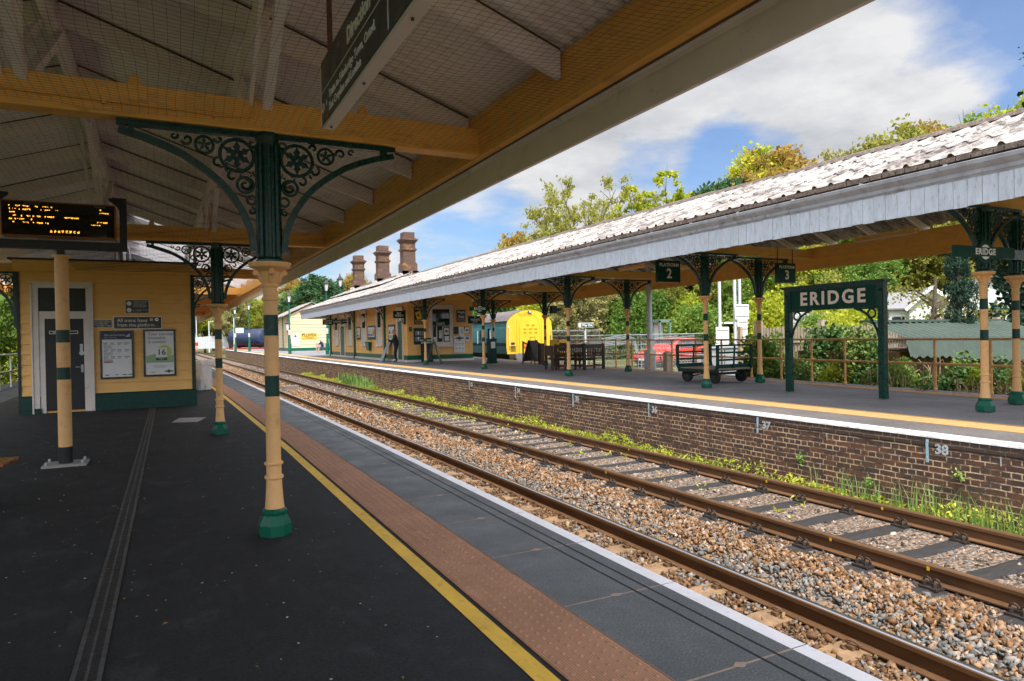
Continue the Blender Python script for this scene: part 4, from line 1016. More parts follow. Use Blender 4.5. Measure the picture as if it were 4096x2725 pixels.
for q in range(2): m.box(-.28,-.09,-th-.0035,-th,h_-.74-q*.03,h_-.725-q*.03)
m.obj('red_print',M['redframe'],t)
m=MB()
for x_,w2 in ((-.26,.09),(-.04,.05),(.1,.09),(.23,.1)): m.box(x_,x_+w2,-th-.003,-th,-h_+.085,-h_+.105)
m.obj('logo_strip',M['navy'],t)
t,w_,h_,th=plate('poster_case','framed Your summer timetable is coming poster with a big 16 calendar page','poster',-.575,.14,.765,1.925,wy,M['paper'],M['signblack'],.045,.03)
text('Your summer\ntimetable\nis coming',.105,M['greyink'],t,(-.26,-th-.002,.37),ax='LEFT',ext=.001,bold=.002,line=.92)
def disc(m,cx,cz,r,y,n=24,a0=0,a1=360): m.prism([(cx+r*math.cos(R(a0+(a1-a0)*k/n)),cz+r*math.sin(R(a0+(a1-a0)*k/n))) for k in range(n+(0 if a1-a0==360 else 1))],y-.0015,y,'y')
m=MB();disc(m,.10,.02,.17,-th-.0005);m.obj('lime_disc',M['lime'],t)
m=MB();m.prism([(-.305,-.08),(-.12,-.02),(.05,-.11),(.30,-.06),(.30,-.24),(-.305,-.24)],-th-.003,-th-.001,'y');m.obj('green_field',M['palegreen'],t)
m=MB();m.box(-.085,.16,-th-.006,-th-.003,-.12,.13);m.obj('calendar_page',M['paper'],t)
m=MB();m.box(-.085,.16,-th-.0075,-th-.0055,-.185,-.115);m.obj('month_band',M['signgrey'],t)
text('16',.20,M['ink'],t,(.037,-th-.008,.01),ext=.001,bold=.003);text('MAY',.055,M['paper'],t,(.037,-th-.009,-.15),ext=.001)
text('Plan your journey and check\nthe new train times before you\ntravel at the website',.024,M['greyink'],t,(0,-th-.002,-.34),ext=.001)
m=MB();m.prism([(-.25,-.455),(-.17,-.47),(-.10,-.455),(-.12,-.485),(-.18,-.49)],-th-.003,-th,'y');m.obj('orange_logo',M['orange'],t)
m=MB();m.box(.10,.29,-th-.004,-th-.002,-.475,-.445);disc(m,.195,-.46,.04,-th-.0005);m.obj('green_logo',M['pgreen'],t)
# drain channel, covers
t=thing('drain_channel','long slotted drain grating running towards the boarded building','drain')
m=MB();m.box(-.455,-.432,1.2,18.9,.0,.006);m.box(-.342,-.32,1.2,18.9,.0,.006);m.box(-.394,-.380,1.2,18.9,.0,.0055);m.obj('edge_frame',pm('worn drain iron',(.085,.09,.095),.5,.3,8,.3,60,metal=.3),t)
m=MB();m.box(-.432,-.342,1.2,18.9,.0005,.001);m.obj('channel_bottom',M['groove'],t)
m=MB();y=1.2
while y<18.9: m.box(-.432,-.342,y,y+.013,.0012,.0052);y+=.026
m.obj('grating',pm('drain grating iron',(.03,.032,.035),.5,.3,8,.3,60,metal=.2),t)
def cover(pts,label):
    t=thing('access_cover',label,'cover',(pts[0][0],pts[0][1],0));x0,y0=pts[0]
    m=MB();m.prism([(x-x0,y-y0) for x,y in pts],.0,.005,'z');m.obj('cover_plate',pm('pale cover plate',(.30,.31,.33),.6,.15,4,.3,60),t)
    m=MB();m.tube([(x-x0,y-y0,.004) for x,y in pts],.008,4,closed=True);m.obj('rim',M['mortar'],t)
cover([(.02,15.2),(.16,15.95),(.66,15.75),(.47,15.0)],'pale grey access cover set in the dark asphalt beside the drain grating')
cover([(-1.75,7.6),(-1.5,7.65),(-1.5,7.95),(-1.75,7.95)],'pale grey cover at the left edge in front of the slatted seat')
# refuse sack on its hoop stand by the building corner
t=thing('refuse_sack','clear plastic refuse sack hanging from a hoop beside the building corner','refuse sack',(.98,24.3,0),0)
m=MB();m.tube([(.24*math.cos(R(a)),.24*math.sin(a*math.pi/180),.98) for a in range(0,360,20)],.018,6,closed=True);m.tube([(-.26,0,.0),(-.26,0,1.25)],.025,8);m.obj('hoop_stand',M['greysteel'],t)
m=MB();prof=[]
for (r_,z) in ((.20,.05),(.22,.2),(.235,.5),(.24,.8),(.245,.97),(.30,1.02),(.33,.93),(.30,.84)): prof.append((r_,z))
vs=[];fs=[];n=28
for r_,z in prof:
    for k in range(n): q=r_*(1+.09*math.sin(k*2.3+z*7)+.05*math.sin(k*5+z*3));vs.append((q*math.cos(2*math.pi*k/n)+(.22*max(0,z-.8) if math.cos(2*math.pi*k/n)>0 else 0),q*math.sin(2*math.pi*k/n),z+.02*math.sin(k*3)))
for i in range(len(prof)-1):
    for k in range(n): l=(k+1)%n;fs.append((i*n+k,i*n+l,(i+1)*n+l,(i+1)*n+k))
fs.append(tuple(range(n)));m.add(vs,fs);m.obj('sack',M['bag'],t,smooth=True)
# slatted seat at the left edge
t=thing('slatted_bench','orange varnished slatted seat end poking in at the left edge','seat',(-1.62,8.3,0),R(-8))
for k in range(4):
    m=MB();m.box(-1.5,.20,-.22+k*.115,-.125+k*.115,.43,.465);m.obj('slat',M['slatwood'],t,bevel=.006)
m=MB()
for x in (-1.35,-.05):
    m.bar((x,-.22,.42),(x,.27,.42),.05,.05);m.bar((x,-.19,.42),(x,-.2,0),.05,.05);m.bar((x,.25,0),(x,.27,.42),.05,.05);m.tube([(x,-.22,.42),(x,-.25,.5),(x,-.2,.56),(x,.05,.57)],.022,6)
m.obj('iron_end',M['black'],t)
# silver railing along the back of the near platform
t=thing('back_railing','silver grey tubular railing along the back of the near platform by the trees','railing')
for y in np.arange(18,46,2.0):
    m=MB();m.tube([(-5.45,y,0),(-5.45,y,1.25)],.03,8);m.obj('post',M['steel'],t)
m=MB()
for z in (1.25,.62): m.tube([(-5.45,18,z),(-5.45,46,z)],.028,8)
m.obj('rail',M['steel'],t)
# ------------------------------------------------------------------ island canopy
PZ=.25
def fe(y): return (9.72+o2(y)*.7,3.95)
def xf(y): return min(15.25+.088*(y-6.7),17.35)
def fr(y):
    x=(9.72+o2(y)*.7+xf(y)+.1)/2;return (x,3.95+.4*(x-9.72))
def ff(y): return (xf(y)+.1,3.93)
def sheet2(fa,fb,ya,yb,pitch,amp,ts,roll=.5,lift=0):
    m=MB();ys=[];hs=[];y=ya;r=random.Random(3)
    while y<yb:
        hh=amp*r.uniform(.85,1.15)
        for t,h in ((0,0),(.5-roll/2,0),(.5-roll/4,.8),(.5,1),(.5+roll/4,.8),(.5+roll/2,0)):
            if y+t*pitch<=yb: ys.append(y+t*pitch);hs.append(h*hh)
        y+=pitch
    st=[];
    for i,t in enumerate(ts):
        if i==0: st.append((t,0))
        elif i<len(ts)-1: st+=[(t,.026),(t+.004,0.0)]
        else: st.append((t,.02))
    vs=[];fs=[];k=len(st);per=6
    jit={}
    for a,(y,h) in enumerate(zip(ys,hs)):
        x0,z0=fa(y);x1,z1=fb(y);d=Vector((x1-x0,0,z1-z0));n=Vector((-d.z,0,d.x)).normalized();n=n if n.z>0 else -n
        sid=int((y-ya)/(pitch*3))
        for b,(t,e) in enumerate(st):
            if (sid,b) not in jit: jit[(sid,b)]=(r.uniform(-.006,.006),r.uniform(-.006,.010))
            jt,je=jit[(sid,b)]
            p=Vector((x0,y,z0))+d*(t+(jt if 0<b else 0))+n*(h+e+je+lift);vs.append(tuple(p))
    for i in range(len(ys)-1):
        for j in range(k-1): fs.append((i*k+j,i*k+j+1,(i+1)*k+j+1,(i+1)*k+j))
    m.add(vs,fs);return m
CA,CB=-5,57.5
can2=thing('platform_canopy','long lichen covered canopy over the island platform with pale boarded valance','canopy')
sheet2(fr,fe,CA,CB,.32,.042,[0,.34,.67,1.0],roll=.34).obj('roof_sheeting',M['roof'],can2)
sheet2(fr,ff,CA,CB,.32,.042,[0,.5,1.0],roll=.34).obj('roof_sheeting',M['roof'],can2)
m=MB();r_=random.Random(5);y=CA
while y<CB:
    x,z=fr(y+.5);m.prism([(x-.16,z-.02),(x-.10,z+.06),(x,z+.10+r_.uniform(-.01,.015)),(x+.10,z+.06),(x+.16,z-.02)],y,y+.97,'y');y+=.98
m.obj('ridge_tile',M['roofedge'],can2)
m=MB();y=CA
while y<CB:                                       # ragged ends of the sheets along the eaves
    x,z=fe(y);h=r_.uniform(.03,.10);w=r_.uniform(.12,.3);m.box(x-.02,x+.06,y,y+w*.9,z-.06,z+.02*r_.random());y+=w
m.obj('eaves_filler',M['roofedge'],can2)
V2=[CA,0,6,12,18,24,30,36,42,50,CB]
o22=lambda y:o2(y)*.7
m=MB();m.sweep([(9.90,3.95),(9.90,3.63),(9.80,3.635),(9.79,3.66),(9.77,3.68),(9.765,3.73),(9.73,3.76),(9.69,3.80),(9.68,3.85),(9.70,3.86),(9.74,3.84)],V2,o22);m.obj('gutter',M['moulding'],can2)
m=MB();y=CA
while y<CB:
    w=r_.uniform(.185,.215);dz=r_.uniform(-.008,.008);dx=r_.uniform(-.004,.004);x=9.80+o2(y)*.7+dx
    m.box(x,x+.028,y+.003,y+w-.003,3.262+dz,3.64);y+=w
m.obj('valance',M['valance'],can2)
m=MB();m.sweep([(9.83,3.29),(9.83,3.63),(9.86,3.63),(9.86,3.29)],V2,o22,close=True);m.obj('valance_back',M['grime'],can2)
m=MB();m.sweep([(9.86,3.57),(9.86,3.83),(9.94,3.83),(9.94,3.57)],V2,o22,close=True);m.obj('eaves_beam',M['yellow'],can2)
m=MB();y=CA
while y<CB:
    x=xf(y);w=.24;m.box(x,x+.03,y+.004,y+w-.004,3.26,3.66);y+=w
m.obj('rear_valance',M['yellow'],can2)
ys_=[CA,10,20,30,40,CB]
m=MB()
for a,b in zip(ys_,ys_[1:]):
    m.add([(xf(a)-.08,a,3.56),(xf(a),a,3.56),(xf(a),a,3.85),(xf(a)-.08,a,3.85),(xf(b)-.08,b,3.56),(xf(b),b,3.56),(xf(b),b,3.85),(xf(b)-.08,b,3.85)],[(0,1,2,3),(7,6,5,4),(0,4,5,1),(1,5,6,2),(2,6,7,3),(3,7,4,0)])
m.obj('eaves_beam',M['yellow'],can2)
for (xa,y),(xb,yb) in list(zip(C2,C3))+[((11.70,0),(12.7,0.2))]:
    yc=(y+yb)/2;m=MB();m.box(9.9+o2(y),xf(yc)-.02,yc-.08,yc+.08,3.562,3.80);m.obj('tie_beam',M['yellow'],can2,bevel=.006)
y=CA+.4
while y<CB:
    m=MB()
    for f in (fe,ff):
        x0,z0=fr(y);x1,z1=f(y);s=1 if x1>x0 else -1;m.prism([(x0,z0-.03),(x1,z1-.03),(x1,z1-.17),(x0,z0-.17)],y-.03,y+.03,'y')
    m.obj('rafter',M['rafter'],can2);y+=1.3
for y in (7.5,14.5,20.8,27.5):
    m=MB();xm=(9.9+xf(y))/2
    for s in (-1,1): m.bar((xm+s*.3,y,3.95),(xm+s*1.9,y,3.6),.07,.1)
    m.obj('brace',M['rafter'],can2)
# valance over the end of the island canopy, and roof over the ticket office
m=MB();m.box(9.8+o2(CB)*.7,xf(CB),CB,CB+.03,3.3,3.95);m.obj('end_valance',M['valance'],can2)
for i,(x,y) in enumerate([(13.9,9.6),(14.3,16.3),(14.6,22.9),(12.7,17.0),(12.9,24.0)]):
    t=thing('strip_light',['ochre tinted strip light nearest the round station name sign','ochre tinted strip light above the luggage trolley','ochre tinted strip light above the brown benches','ochre strip light on the trackside, behind the platform 2 sign','ochre strip light above the chalkboard and yellow carriage end'][i],'light',(x,y,3.62),R(-4),'strip lights under the island canopy')
    m=MB();m.box(-.06,.06,-.75,.75,0,.06);m.obj('housing',M['yellow'],t);m=MB();m.tube([(0,-.73,-.02),(0,.73,-.02)],.035,8);m.obj('diffuser',M['tube'],t)
# ------------------------------------------------------------------ ticket office on the island
b2=thing('ticket_office','ochre boarded ticket office on the island platform with three brick chimneys','building')
TX=11.74;TY=36.2;TXR=15.58;TE=56.4
k_=TY/36.7
def qx(x): return x*k_
def qz(z): return 1.6+(z-1.6)*k_
m=MB();m.box(TX,TXR,TY,TE,PZ,4.1);m.obj('wall_core',M['wall'],b2)
wins=[('w',53.25,54.8,1.1,3.45),('d',50.95,52.6,.3,3.42),('w',48.75,50.25,1.1,3.36),('w',44.8,46.2,1.1,3.45),('w',41.1,42.4,1.1,3.40),('d',36.85,38.0,.3,3.36)]
m=MB();boards(m,'x',TX,TY,TE,.6,3.95,.245,1,.024,[(a,b,c,d) for _,a,b,c,d in wins]);m.obj('boarded_wall',M['wall'],b2)
wx0,wx1=qx(13.16),qx(14.59)
m=MB();boards(m,'y',TY,TX-.01,TXR,.6,4.0,.245,1,.024,[(wx0,wx1,qz(1.08),qz(3.45))]);m.obj('boarded_wall',M['wall'],b2)
m=MB();boards(m,'y',TY,TX-.03,TXR+.03,3.72,4.0,.28,1,.05);m.obj('cornice',M['wall'],b2)
m=MB();m.box(TX-.05,TX,TY-.05,TE,.38,.63);m.box(TX,TXR+.04,TY-.05,TY,.38,.63);m.obj('plinth',M['pgreen'],b2)
m=MB();m.box(TX-.09,TX,TY-.09,TE,.25,.38);m.box(TX,TXR+.08,TY-.09,TY,.25,.38);m.obj('white_kerb',M['white'],b2)
m=MB();m.box(TX-.04,TX+.08,TY-.04,TY+.08,.63,3.95);m.obj('corner_board',M['wall'],b2);m=MB();m.box(TXR-.08,TXR+.03,TY-.03,TY+.08,.63,3.95);m.obj('corner_board',M['wall'],b2)
def sash(y0,y1,z0,z1,curt=True):
    x=TX-.03;f=MB();w=.17
    f.box(x-.05,x+.03,y0,y0+w,z0,z1);f.box(x-.05,x+.03,y1-w,y1,z0,z1);f.box(x-.06,x+.03,y0,y1,z1-.16,z1);f.box(x-.10,x+.03,y0-.05,y1+.05,z0,z0+.08);f.box(x-.03,x+.02,y0+w,y1-w,(z0+z1)/2-.04,(z0+z1)/2+.04)
    f.box(x-.09,x+.03,y0-.04,y1+.04,z1,z1+.06)
    f.box(x-.02,x+.02,y0+w,y0+w+.06,z0+.08,z1-.16);f.box(x-.02,x+.02,y1-w-.06,y1-w,z0+.08,z1-.16)
    o=f.obj('window',M['frame'],b2,bevel=.006)
    m=MB();m.box(x,x+.03,y0+w,y1-w,(z0+z1)/2,z1-.16);m.obj('pane',M['glass'],o)
    m=MB();m.box(x+.005,x+.03,y0+w,y1-w,z0+.08,(z0+z1)/2);m.obj('pane',M['curtain'] if curt else M['glass'],o)
for kd,a,b,c,d in wins:
    if kd=='w': sash(a,b,c,d)
    else:
        x=TX-.03;f=MB();f.box(x-.05,x+.03,a,a+.17,c,d);f.box(x-.05,x+.03,b-.17,b,c,d);f.box(x-.06,x+.03,a,b,d-.16,d);f.box(x-.05,x+.03,a+.17,b-.17,2.55,2.70)
        o=f.obj('doorway',M['frame'],b2,bevel=.006)
        m=MB();m.box(x,x+.03,a+.17,b-.17,2.70,d-.16);m.obj('fanlight',M['curtain'],o)
        m=MB();m.box(x-.0,x+.03,a+.17,b-.17,c,2.55)
        for z0,z1 in ((.45,1.1),(1.3,2.4)): m.box(x-.012,x,a+.3,b-.3,z0,z1)
        m.obj('door',M['pgreen'],o)
# ticket window on the end wall
y=TY-.03;f=MB();z0,z1=qz(1.08),qz(3.45);w=.19
f.box(wx0,wx0+w,y-.06,y+.03,z0,z1);f.box(wx1-w,wx1,y-.06,y+.03,z0,z1);f.box(wx0,wx1,y-.07,y+.03,z1-.24,z1);f.box(wx0-.06,wx1+.06,y-.13,y+.03,z0-.03,z0+.05);f.box(wx0+w,wx1-w,y-.05,y+.02,z0+.05,z0+.26);f.box(wx0+w,wx1-w,y-.05,y+.02,2.24,2.30)
xa,xb=wx0+w,wx1-w
for t in (.24,.60): f.box(xa+(xb-xa)*t-.025,xa+(xb-xa)*t+.025,y-.045,y+.02,z0+.26,2.24)
tw=f.obj('ticket_window',M['frame'],b2,bevel=.006)
m=MB();m.box(xa,xb,y,y+.03,2.30,z1-.24);m.obj('pane',M['glass'],tw);m=MB();m.box(xa,xb,y+.005,y+.03,z0+.26,2.24);m.obj('pane',M['glass'],tw)
m=MB();m.box(xa+.05,xa+.27*(xb-xa),y-.004,y+.004,1.36,1.62);m.box(xb-.3,xb-.04,y-.004,y+.004,1.40,1.66);m.box(xb-.32,xb-.05,y-.004,y+.004,1.75,2.12);m.obj('window_leaflet',M['paper'],tw)
m=MB();disc(m,xb-.185,1.94,.085,y-.005);m.obj('red_badge',M['redframe'],tw)
m=MB();m.box(xa+.38*(xb-xa),xa+.55*(xb-xa),y-.005,y,1.55,2.0);m.obj('clerk_screen',M['curtain'],tw)
# pilasters and brackets on the track side of the ticket office
for yp in (40.5,48.05,56.0):
    m=MB();m.box(TX-.12,TX-.0,yp-.11,yp+.11,.25,3.75);m.box(TX-.14,TX,yp-.14,yp+.14,.25,.65);p=m.obj('pilaster',M['pgreen'],b2)
    bk=bracket_mesh(-1).obj('bracket',M['green'],p,loc=(TX-.06,yp,.42));scroll_mesh(-1).obj('scrollwork',M['green'],p,loc=(TX-.06,yp,.42))
# higher roof over the office and the chimneys
sheet2(lambda y:(13.98,5.78),lambda y:(11.9,4.98),42,57.2,.36,.05,[0,.5,1]).obj('office_roof',M['roof'],b2)
sheet2(lambda y:(13.98,5.78),lambda y:(16.2,4.9),42,57.2,.36,.05,[0,.5,1]).obj('office_roof',M['roof'],b2)
m=MB();m.prism([(11.9,4.9),(13.98,5.74),(16.2,4.82)],57.1,57.2,'y');m.prism([(11.9,4.9),(13.98,5.74),(16.2,4.82)],42.0,42.05,'y');m.obj('gable',M['white'],b2)
m=MB();m.tube([(13.98,42,5.83),(13.98,57.2,5.83)],.09,8);m.obj('ridge_tile',M['roofedge'],b2)
def chimney(x,y,h,w,d):
    m=MB();z=h
    def ring_(a,z0,z1): m.box(x-w/2-a,x+w/2+a,y-d/2-a,y+d/2+a,z0,z1)
    ring_(.09,5.0,h-2.05);ring_(.05,h-2.05,h-1.97);ring_(0,h-1.97,h-1.22);ring_(.04,h-1.22,h-1.17);ring_(.08,h-1.17,h-1.08);ring_(.03,h-1.08,h-1.03);ring_(0,h-1.03,h-.68)
    ring_(.05,h-.68,h-.61);ring_(.10,h-.61,h-.53);ring_(.16,h-.53,h-.44);ring_(.07,h-.44,h-.38);ring_(-.03,h-.38,h)
    c=m.obj('chimney',M['chim'],b2)
    m=MB()
    for q in (-.2,.2): m.lathe([(.12,h),(.11,h+.10),(.10,h+.1)],12,(x+q*w,y,0))
    return c
chimney(14.05,43.0,8.48,.80,.80);chimney(14.08,49.0,8.36,.80,.80);chimney(14.0,57.0-1.2,8.42,.78,.80)
m=MB()
for yc in (43,49,55.8):
    for q in range(4): m.box(13.42,13.5,yc-.62+q*.3,yc-.34+q*.3,5.62-.0,5.75+.06*(q%2));m.box(13.5,14.6,yc-.56,yc-.54,5.6,5.95)
m.obj('lead_flashing',M['white'],b2)
# things hung on the office walls ------------------------------------------------
def wallposter(name,label,cat,y0,y1,z0,z1,face,rim,x=TX-.03,group=None):
    t=thing(name,label,cat,(x,(y0+y1)/2,(z0+z1)/2),0,group);w=(y1-y0)/2;h=(z1-z0)/2
    m=MB();m.box(-.03,0,-w,w,-h,h);m.obj('frame',rim,t);return t,w,h
prints=[M['orange'],M['blueprint'],M['lime'],M['navy'],M['palegreen']]
def picrow(t,w,h,n,seed):
    r=random.Random(seed)
    for i in range(n):
        a=-w+.10+i*(2*w-.2)/n;b=a+(2*w-.2)/n-.05
        m=MB();m.box(-.035,-.03,a,b,-h*.62,h*.78);p=m.obj('print',M['paper'],t)
        m=MB();z=-h*.5
        m.box(-.038,-.035,a+.03,b-.03,-h*.5,-h*.5+h*r.uniform(.3,.6));m.obj('picture_area',prints[r.randrange(5)],t)
        m=MB();m.prism([(a+.04,h*.0),(b-.05,h*.05),((a+b)/2,h*.55)],-.038,-.035,'x');m.obj('picture_area',prints[r.randrange(5)],t)
t,w,h=wallposter('poster_board','green framed board of two travel prints behind the middle pilaster','poster board',46.4,47.5,1.53,2.43,M['paper'],M['dgreen']);picrow(t,w,h,2,1)
t,w,h=wallposter('poster_board','green framed board of three travel prints between two sash windows','poster board',42.65,44.5,1.54,2.43,M['paper'],M['dgreen']);picrow(t,w,h,3,2)
t,w,h=wallposter('poster_board','tall green board of two travel prints beside the open doorway','poster board',38.45,39.8,1.3,2.40,M['paper'],M['dgreen']);picrow(t,w,h,2,3)
def hangsign(name,label,txt,yc,z0,z1,ln,size,scr=True):
    t=thing(name,label,'sign',(TX-.05,yc,(z0+z1)/2));h=(z1-z0)/2
    m=MB();m.box(-ln,-.04,-.02,.02,-h,h);m.box(-.05,.05,-.03,.03,-h-.35,h+.05);m.obj('sign_board',M['signgreen'],t)
    m=MB();
    for a,b,c,d in ((-ln+.015,-.055,h-.025,h-.015),(-ln+.015,-.055,-h+.015,-h+.025)): m.box(a,b,-.0225,-.02,c,d)
    text(txt,size,M['letterw'],t,(-ln/2,-.022,0),bold=.003,line=.95)
    if scr:
        m=MB();scroll(m,-.16,-h-.12,.08,1.2,R(90),1);scroll(m,-.10,-h-.26,.05,1,R(90),1);m.tube([(-.05,0,-h-.33),(-.2,0,-h-.2),(-.45,0,-h-.02)],.012,5);m.obj('scrollwork',M['green'],t)
    return t
hangsign('hanging_sign','projecting green TICKETS sign with arrow at the office doorway corner','BUY\nTICKETS',36.5,2.70,3.10,.66,.13)
hangsign('hanging_sign','small projecting green WAITING ROOM sign near the far end of the office','WAITING\nROOM',54.9,2.75,3.2,.85,.19,False)
hangsign('hanging_sign','small projecting green LADIES sign over the narrow door','LADIES',51.8,2.78,3.06,.75,.20,False)
hangsign('hanging_sign','very small projecting green sign beside the LADIES sign','GENTS',50.2,2.75,3.05,.4,.10,False)
t=thing('platform_clock','round white double sided clock hanging on a curly bracket by the sash window','clock',(TX-.42,44.6,2.88))
m=MB();m.lathe([(.21,-.06),(.23,-.03),(.23,.03),(.21,.06)],28);o=m.obj('clock_case',M['frame'],t);o.rotation_euler=(R(90),0,0)
m=MB();m.lathe([(.19,0),(.19,.004)],28);o=m.obj('clock_face',M['paper'],t,loc=(0,-.06,0));o.rotation_euler=(R(90),0,0)
m=MB();m.bar((0,-.068,0),(.07,-.068,.08),.016,.005);m.bar((0,-.068,0),(-.03,-.068,.15),.012,.005);m.obj('clock_hand',M['ink'],t)
m=MB();m.tube([(0,0,.22),(0,0,.30),(.2,0,.36),(.42,0,.30)],.014,6);m.obj('bracket',M['black'],t)
t=thing('litter_bin','green tapered litter bin fixed to the office wall under the poster board','bin',(TX-.03,44.0,.83))
m=MB();vs=[(-.26,-.42,.55),(0,-.42,.55),(0,.42,.55),(-.26,.42,.55),(-.16,-.3,0),(0,-.3,0),(0,.3,0),(-.16,.3,0)];m.add(vs,[(0,1,5,4),(1,2,6,5),(2,3,7,6),(3,0,4,7),(4,5,6,7)]);m.box(-.28,-.25,-.44,.44,.53,.57);m.obj('bin_body',M['pgreen'],t)
ey=TY-.03
def endplate(name,label,cat,x0,x1,z0,z1,face,rim=None,rw=.03): return plate(name,label,cat,qx(x0),qx(x1),qz(z0),qz(z1),ey,face,rim,rw,.02)
t,w,h,th=endplate('enamel_sign','dark enamel sign with a yellow packet, left of the ticket window','sign',12.27,12.79,2.34,3.35,M['signblack'])
text("WILLS'S",.145,M['enamely'],t,(0,-th-.002,h-.13),ext=.001,bold=.003,sx=.85);text('CIGARETTES',.10,M['enamely'],t,(0,-th-.002,-h+.2),ext=.001,sx=.8,bold=.002);text('SOLD HERE',.09,M['enamely'],t,(0,-th-.002,-h+.08),ext=.001,sx=.8,bold=.002)
m=MB();m.prism([(-.19,.16),(.10,.27),(.20,-.16),(-.06,-.25)],-th-.006,-th,'y');m.obj('packet_picture',M['enamely'],t);m=MB();disc(m,.0,.02,.07,-th-.0065);m.obj('packet_badge',M['grime'],t)
t,w,h,th=endplate('enamel_sign',"dark blue enamel soap sign right of the ticket window",'sign',14.84,15.4,2.45,3.17,M['enamelb'])
text('Wrights',.15,M['letterw'],t,(0,-th-.002,.22),ext=.001,bold=.002,sx=.9);text('COAL TAR',.07,M['greyink'],t,(0,-th-.002,.10),ext=.001);text('Soap',.17,M['letterw'],t,(0,-th-.002,-.03),ext=.001,bold=.002);text('PROTECTS',.085,M['orange'],t,(0,-th-.002,-.18),ext=.001);text('FROM INFECTION',.055,M['orange'],t,(0,-th-.002,-.28),ext=.001)
t,w,h,th=endplate('notice_board','dark green timetable board with small cards left of the ticket window','notice board',12.24,12.90,1.22,2.15,M['dgreen'],M['green'],.03)
m=MB();m2=MB()
for r_ in range(2):
    for q in range(4): (m if q!=1 else m2).box(-.24+q*.13,-.14+q*.13,-th-.004,-th,.10-r_*.32+rnd.uniform(0,.04),.28-r_*.32)
    for q in range(4): m2.box(-.24+q*.13,-.14+q*.13,-th-.004,-th,.06-r_*.32,.085-r_*.32)
m.obj('card',M['greyink'],t);m2.obj('card',M['paper'],t)
t,w,h,th=endplate('hanging_sign','green TICKETS board across the middle of the ticket window','sign',13.34,14.32,2.26,2.51,M['signgreen']);t.location.y-=.05
text('BUY YOUR HERE',.06,M['letterw'],t,(0,-th-.002,.07),ext=.001);text('TICKETS',.13,M['letterw'],t,(0,-th-.002,-.035),ext=.001,bold=.003,sp=1.1)
t,w,h,th=endplate('notice_board','dark green notice board with cards right of the ticket window','notice board',14.65,15.62,1.77,2.2,M['dgreen'])
m=MB();m.box(-.18,.14,-th-.004,-th,-.4,h);m.box(.21,.44,-th-.004,-th,-.18,.17);m.obj('card',M['paper'],t);m=MB();disc(m,.325,.0,.075,-th-.005);m.obj('red_badge',M['redframe'],t);m=MB();m.box(.02,.17,-.09,-th,-.2,.05);m.obj('card_box',M['curtain'],t)
t,w,h,th=endplate('notice_poster','white paper notice with rows of small symbols right of the ticket window','poster',14.65,15.32,.69,1.65,M['paper']);t.location.y-=.03
m=MB();m.box(-.26,.26,-th-.004,-th,.32,.40);m2=MB();ring(m2,0,.36,.075,.018,18)
m.obj('heading_band',M['ink'],t);o=m2.obj('heading_ring',M['ink'],t,loc=(0,-th-.004,0))
text('WELCOME BACK TO\nOUR RAILWAY',.045,M['ink'],t,(0,-th-.002,.22),ext=.001)
m=MB()
for r_ in range(2):
    for q in range(3):
        x=-.2+q*.2;z=.03-r_*.26;m.box(x-.05,x-.01,-th-.003,-th,z-.05,z+.05);m.box(x+.01,x+.05,-th-.003,-th,z-.03,z+.05);m.box(x-.06,x+.06,-th-.003,-th,z-.10,z-.085)
m.box(-.28,.28,-th-.003,-th,-.44,-.43);m.obj('symbol_mark',M['greyink'],t)
t,w,h,th=endplate('notice_poster','small pale blue notice at the right end of the ticket office wall','poster',15.38,15.63,1.35,1.71,M['paper']);m=MB();m.box(-.09,.09,-th-.003,-th,-.08,.06);m.box(-.1,.1,-th-.003,-th,.10,.15);m.obj('printed_block',M['blueprint'],t)
t,w,h,th=plate('number_plate','tiny green plate on the office corner beside the doorway','plate',11.80,11.98,1.95,2.2,ey,M['dgreen']);m=MB();m.box(-.06,.06,-th-.003,-th,.04,.06);m.box(-.06,.06,-th-.003,-th,-.06,-.04);m.obj('lettering',M['palegreen'],t)
# ------------------------------------------------------------------ station signs and furniture on the island
def nameboard():
    t=thing('station_name_board','large green ERIDGE name board on two posts with scrolled brackets','sign',(12.4,9.72,PZ),0)
    y0,y1=-1.09,1.16      # along y (nearer = smaller)
    for y in (-1.09,1.16):
        m=MB();m.box(-.065,.065,y-.065,y+.065,0,2.29);m.prism([(-.065,.9),(-.085,.95),(-.085,2.1),(-.065,2.15)],y-.05,y+.05,'y');m.obj('post',M['green'],t,bevel=.008)
    m=MB();m.box(-.12,.12,-1.22,1.30,2.29,2.325);m.box(-.09,.09,-1.19,1.27,2.26,2.29);m.obj('top_cap',M['green'],t)
    m=MB();m.box(-.035,.035,-1.03,1.10,1.80,2.26);m.obj('board',M['signgreen'],t)
    m=MB()
    for a,b,c,d in ((-1.03,1.10,2.225,2.26),(-1.03,1.10,1.78,1.815),(-1.03,-.99,1.815,2.225),(1.06,1.10,1.815,2.225)): m.box(-.055,.055,a,b,c,d)
    m.obj('board_frame',M['green'],t)
    text('ERIDGE',.385,M['letter'],t,(-.038,.03,2.02),(R(90),0,R(-90)),'lettering',ext=.003,bold=.012,sp=1.30)
    for s,y in ((1,-1.03),(-1,1.10)):
        m=MB();pts=[(0,y+s*.50,1.76),(0,y+s*.42,1.745),(0,y+s*.28,1.66),(0,y+s*.16,1.52),(0,y+s*.07,1.36),(0,y+s*.02,1.2)]
        m.tube(pts,.026,6);m.tube([(0,y+s*(.17+.085*math.cos(R(a))),1.67+.085*math.sin(R(a))) for a in range(0,360,24)],.02,6,closed=True)
        m.box(-.02,.02,*sorted((y,y+s*.55)),1.755,1.785);m.obj('bracket',M['green'],t)
nameboard()
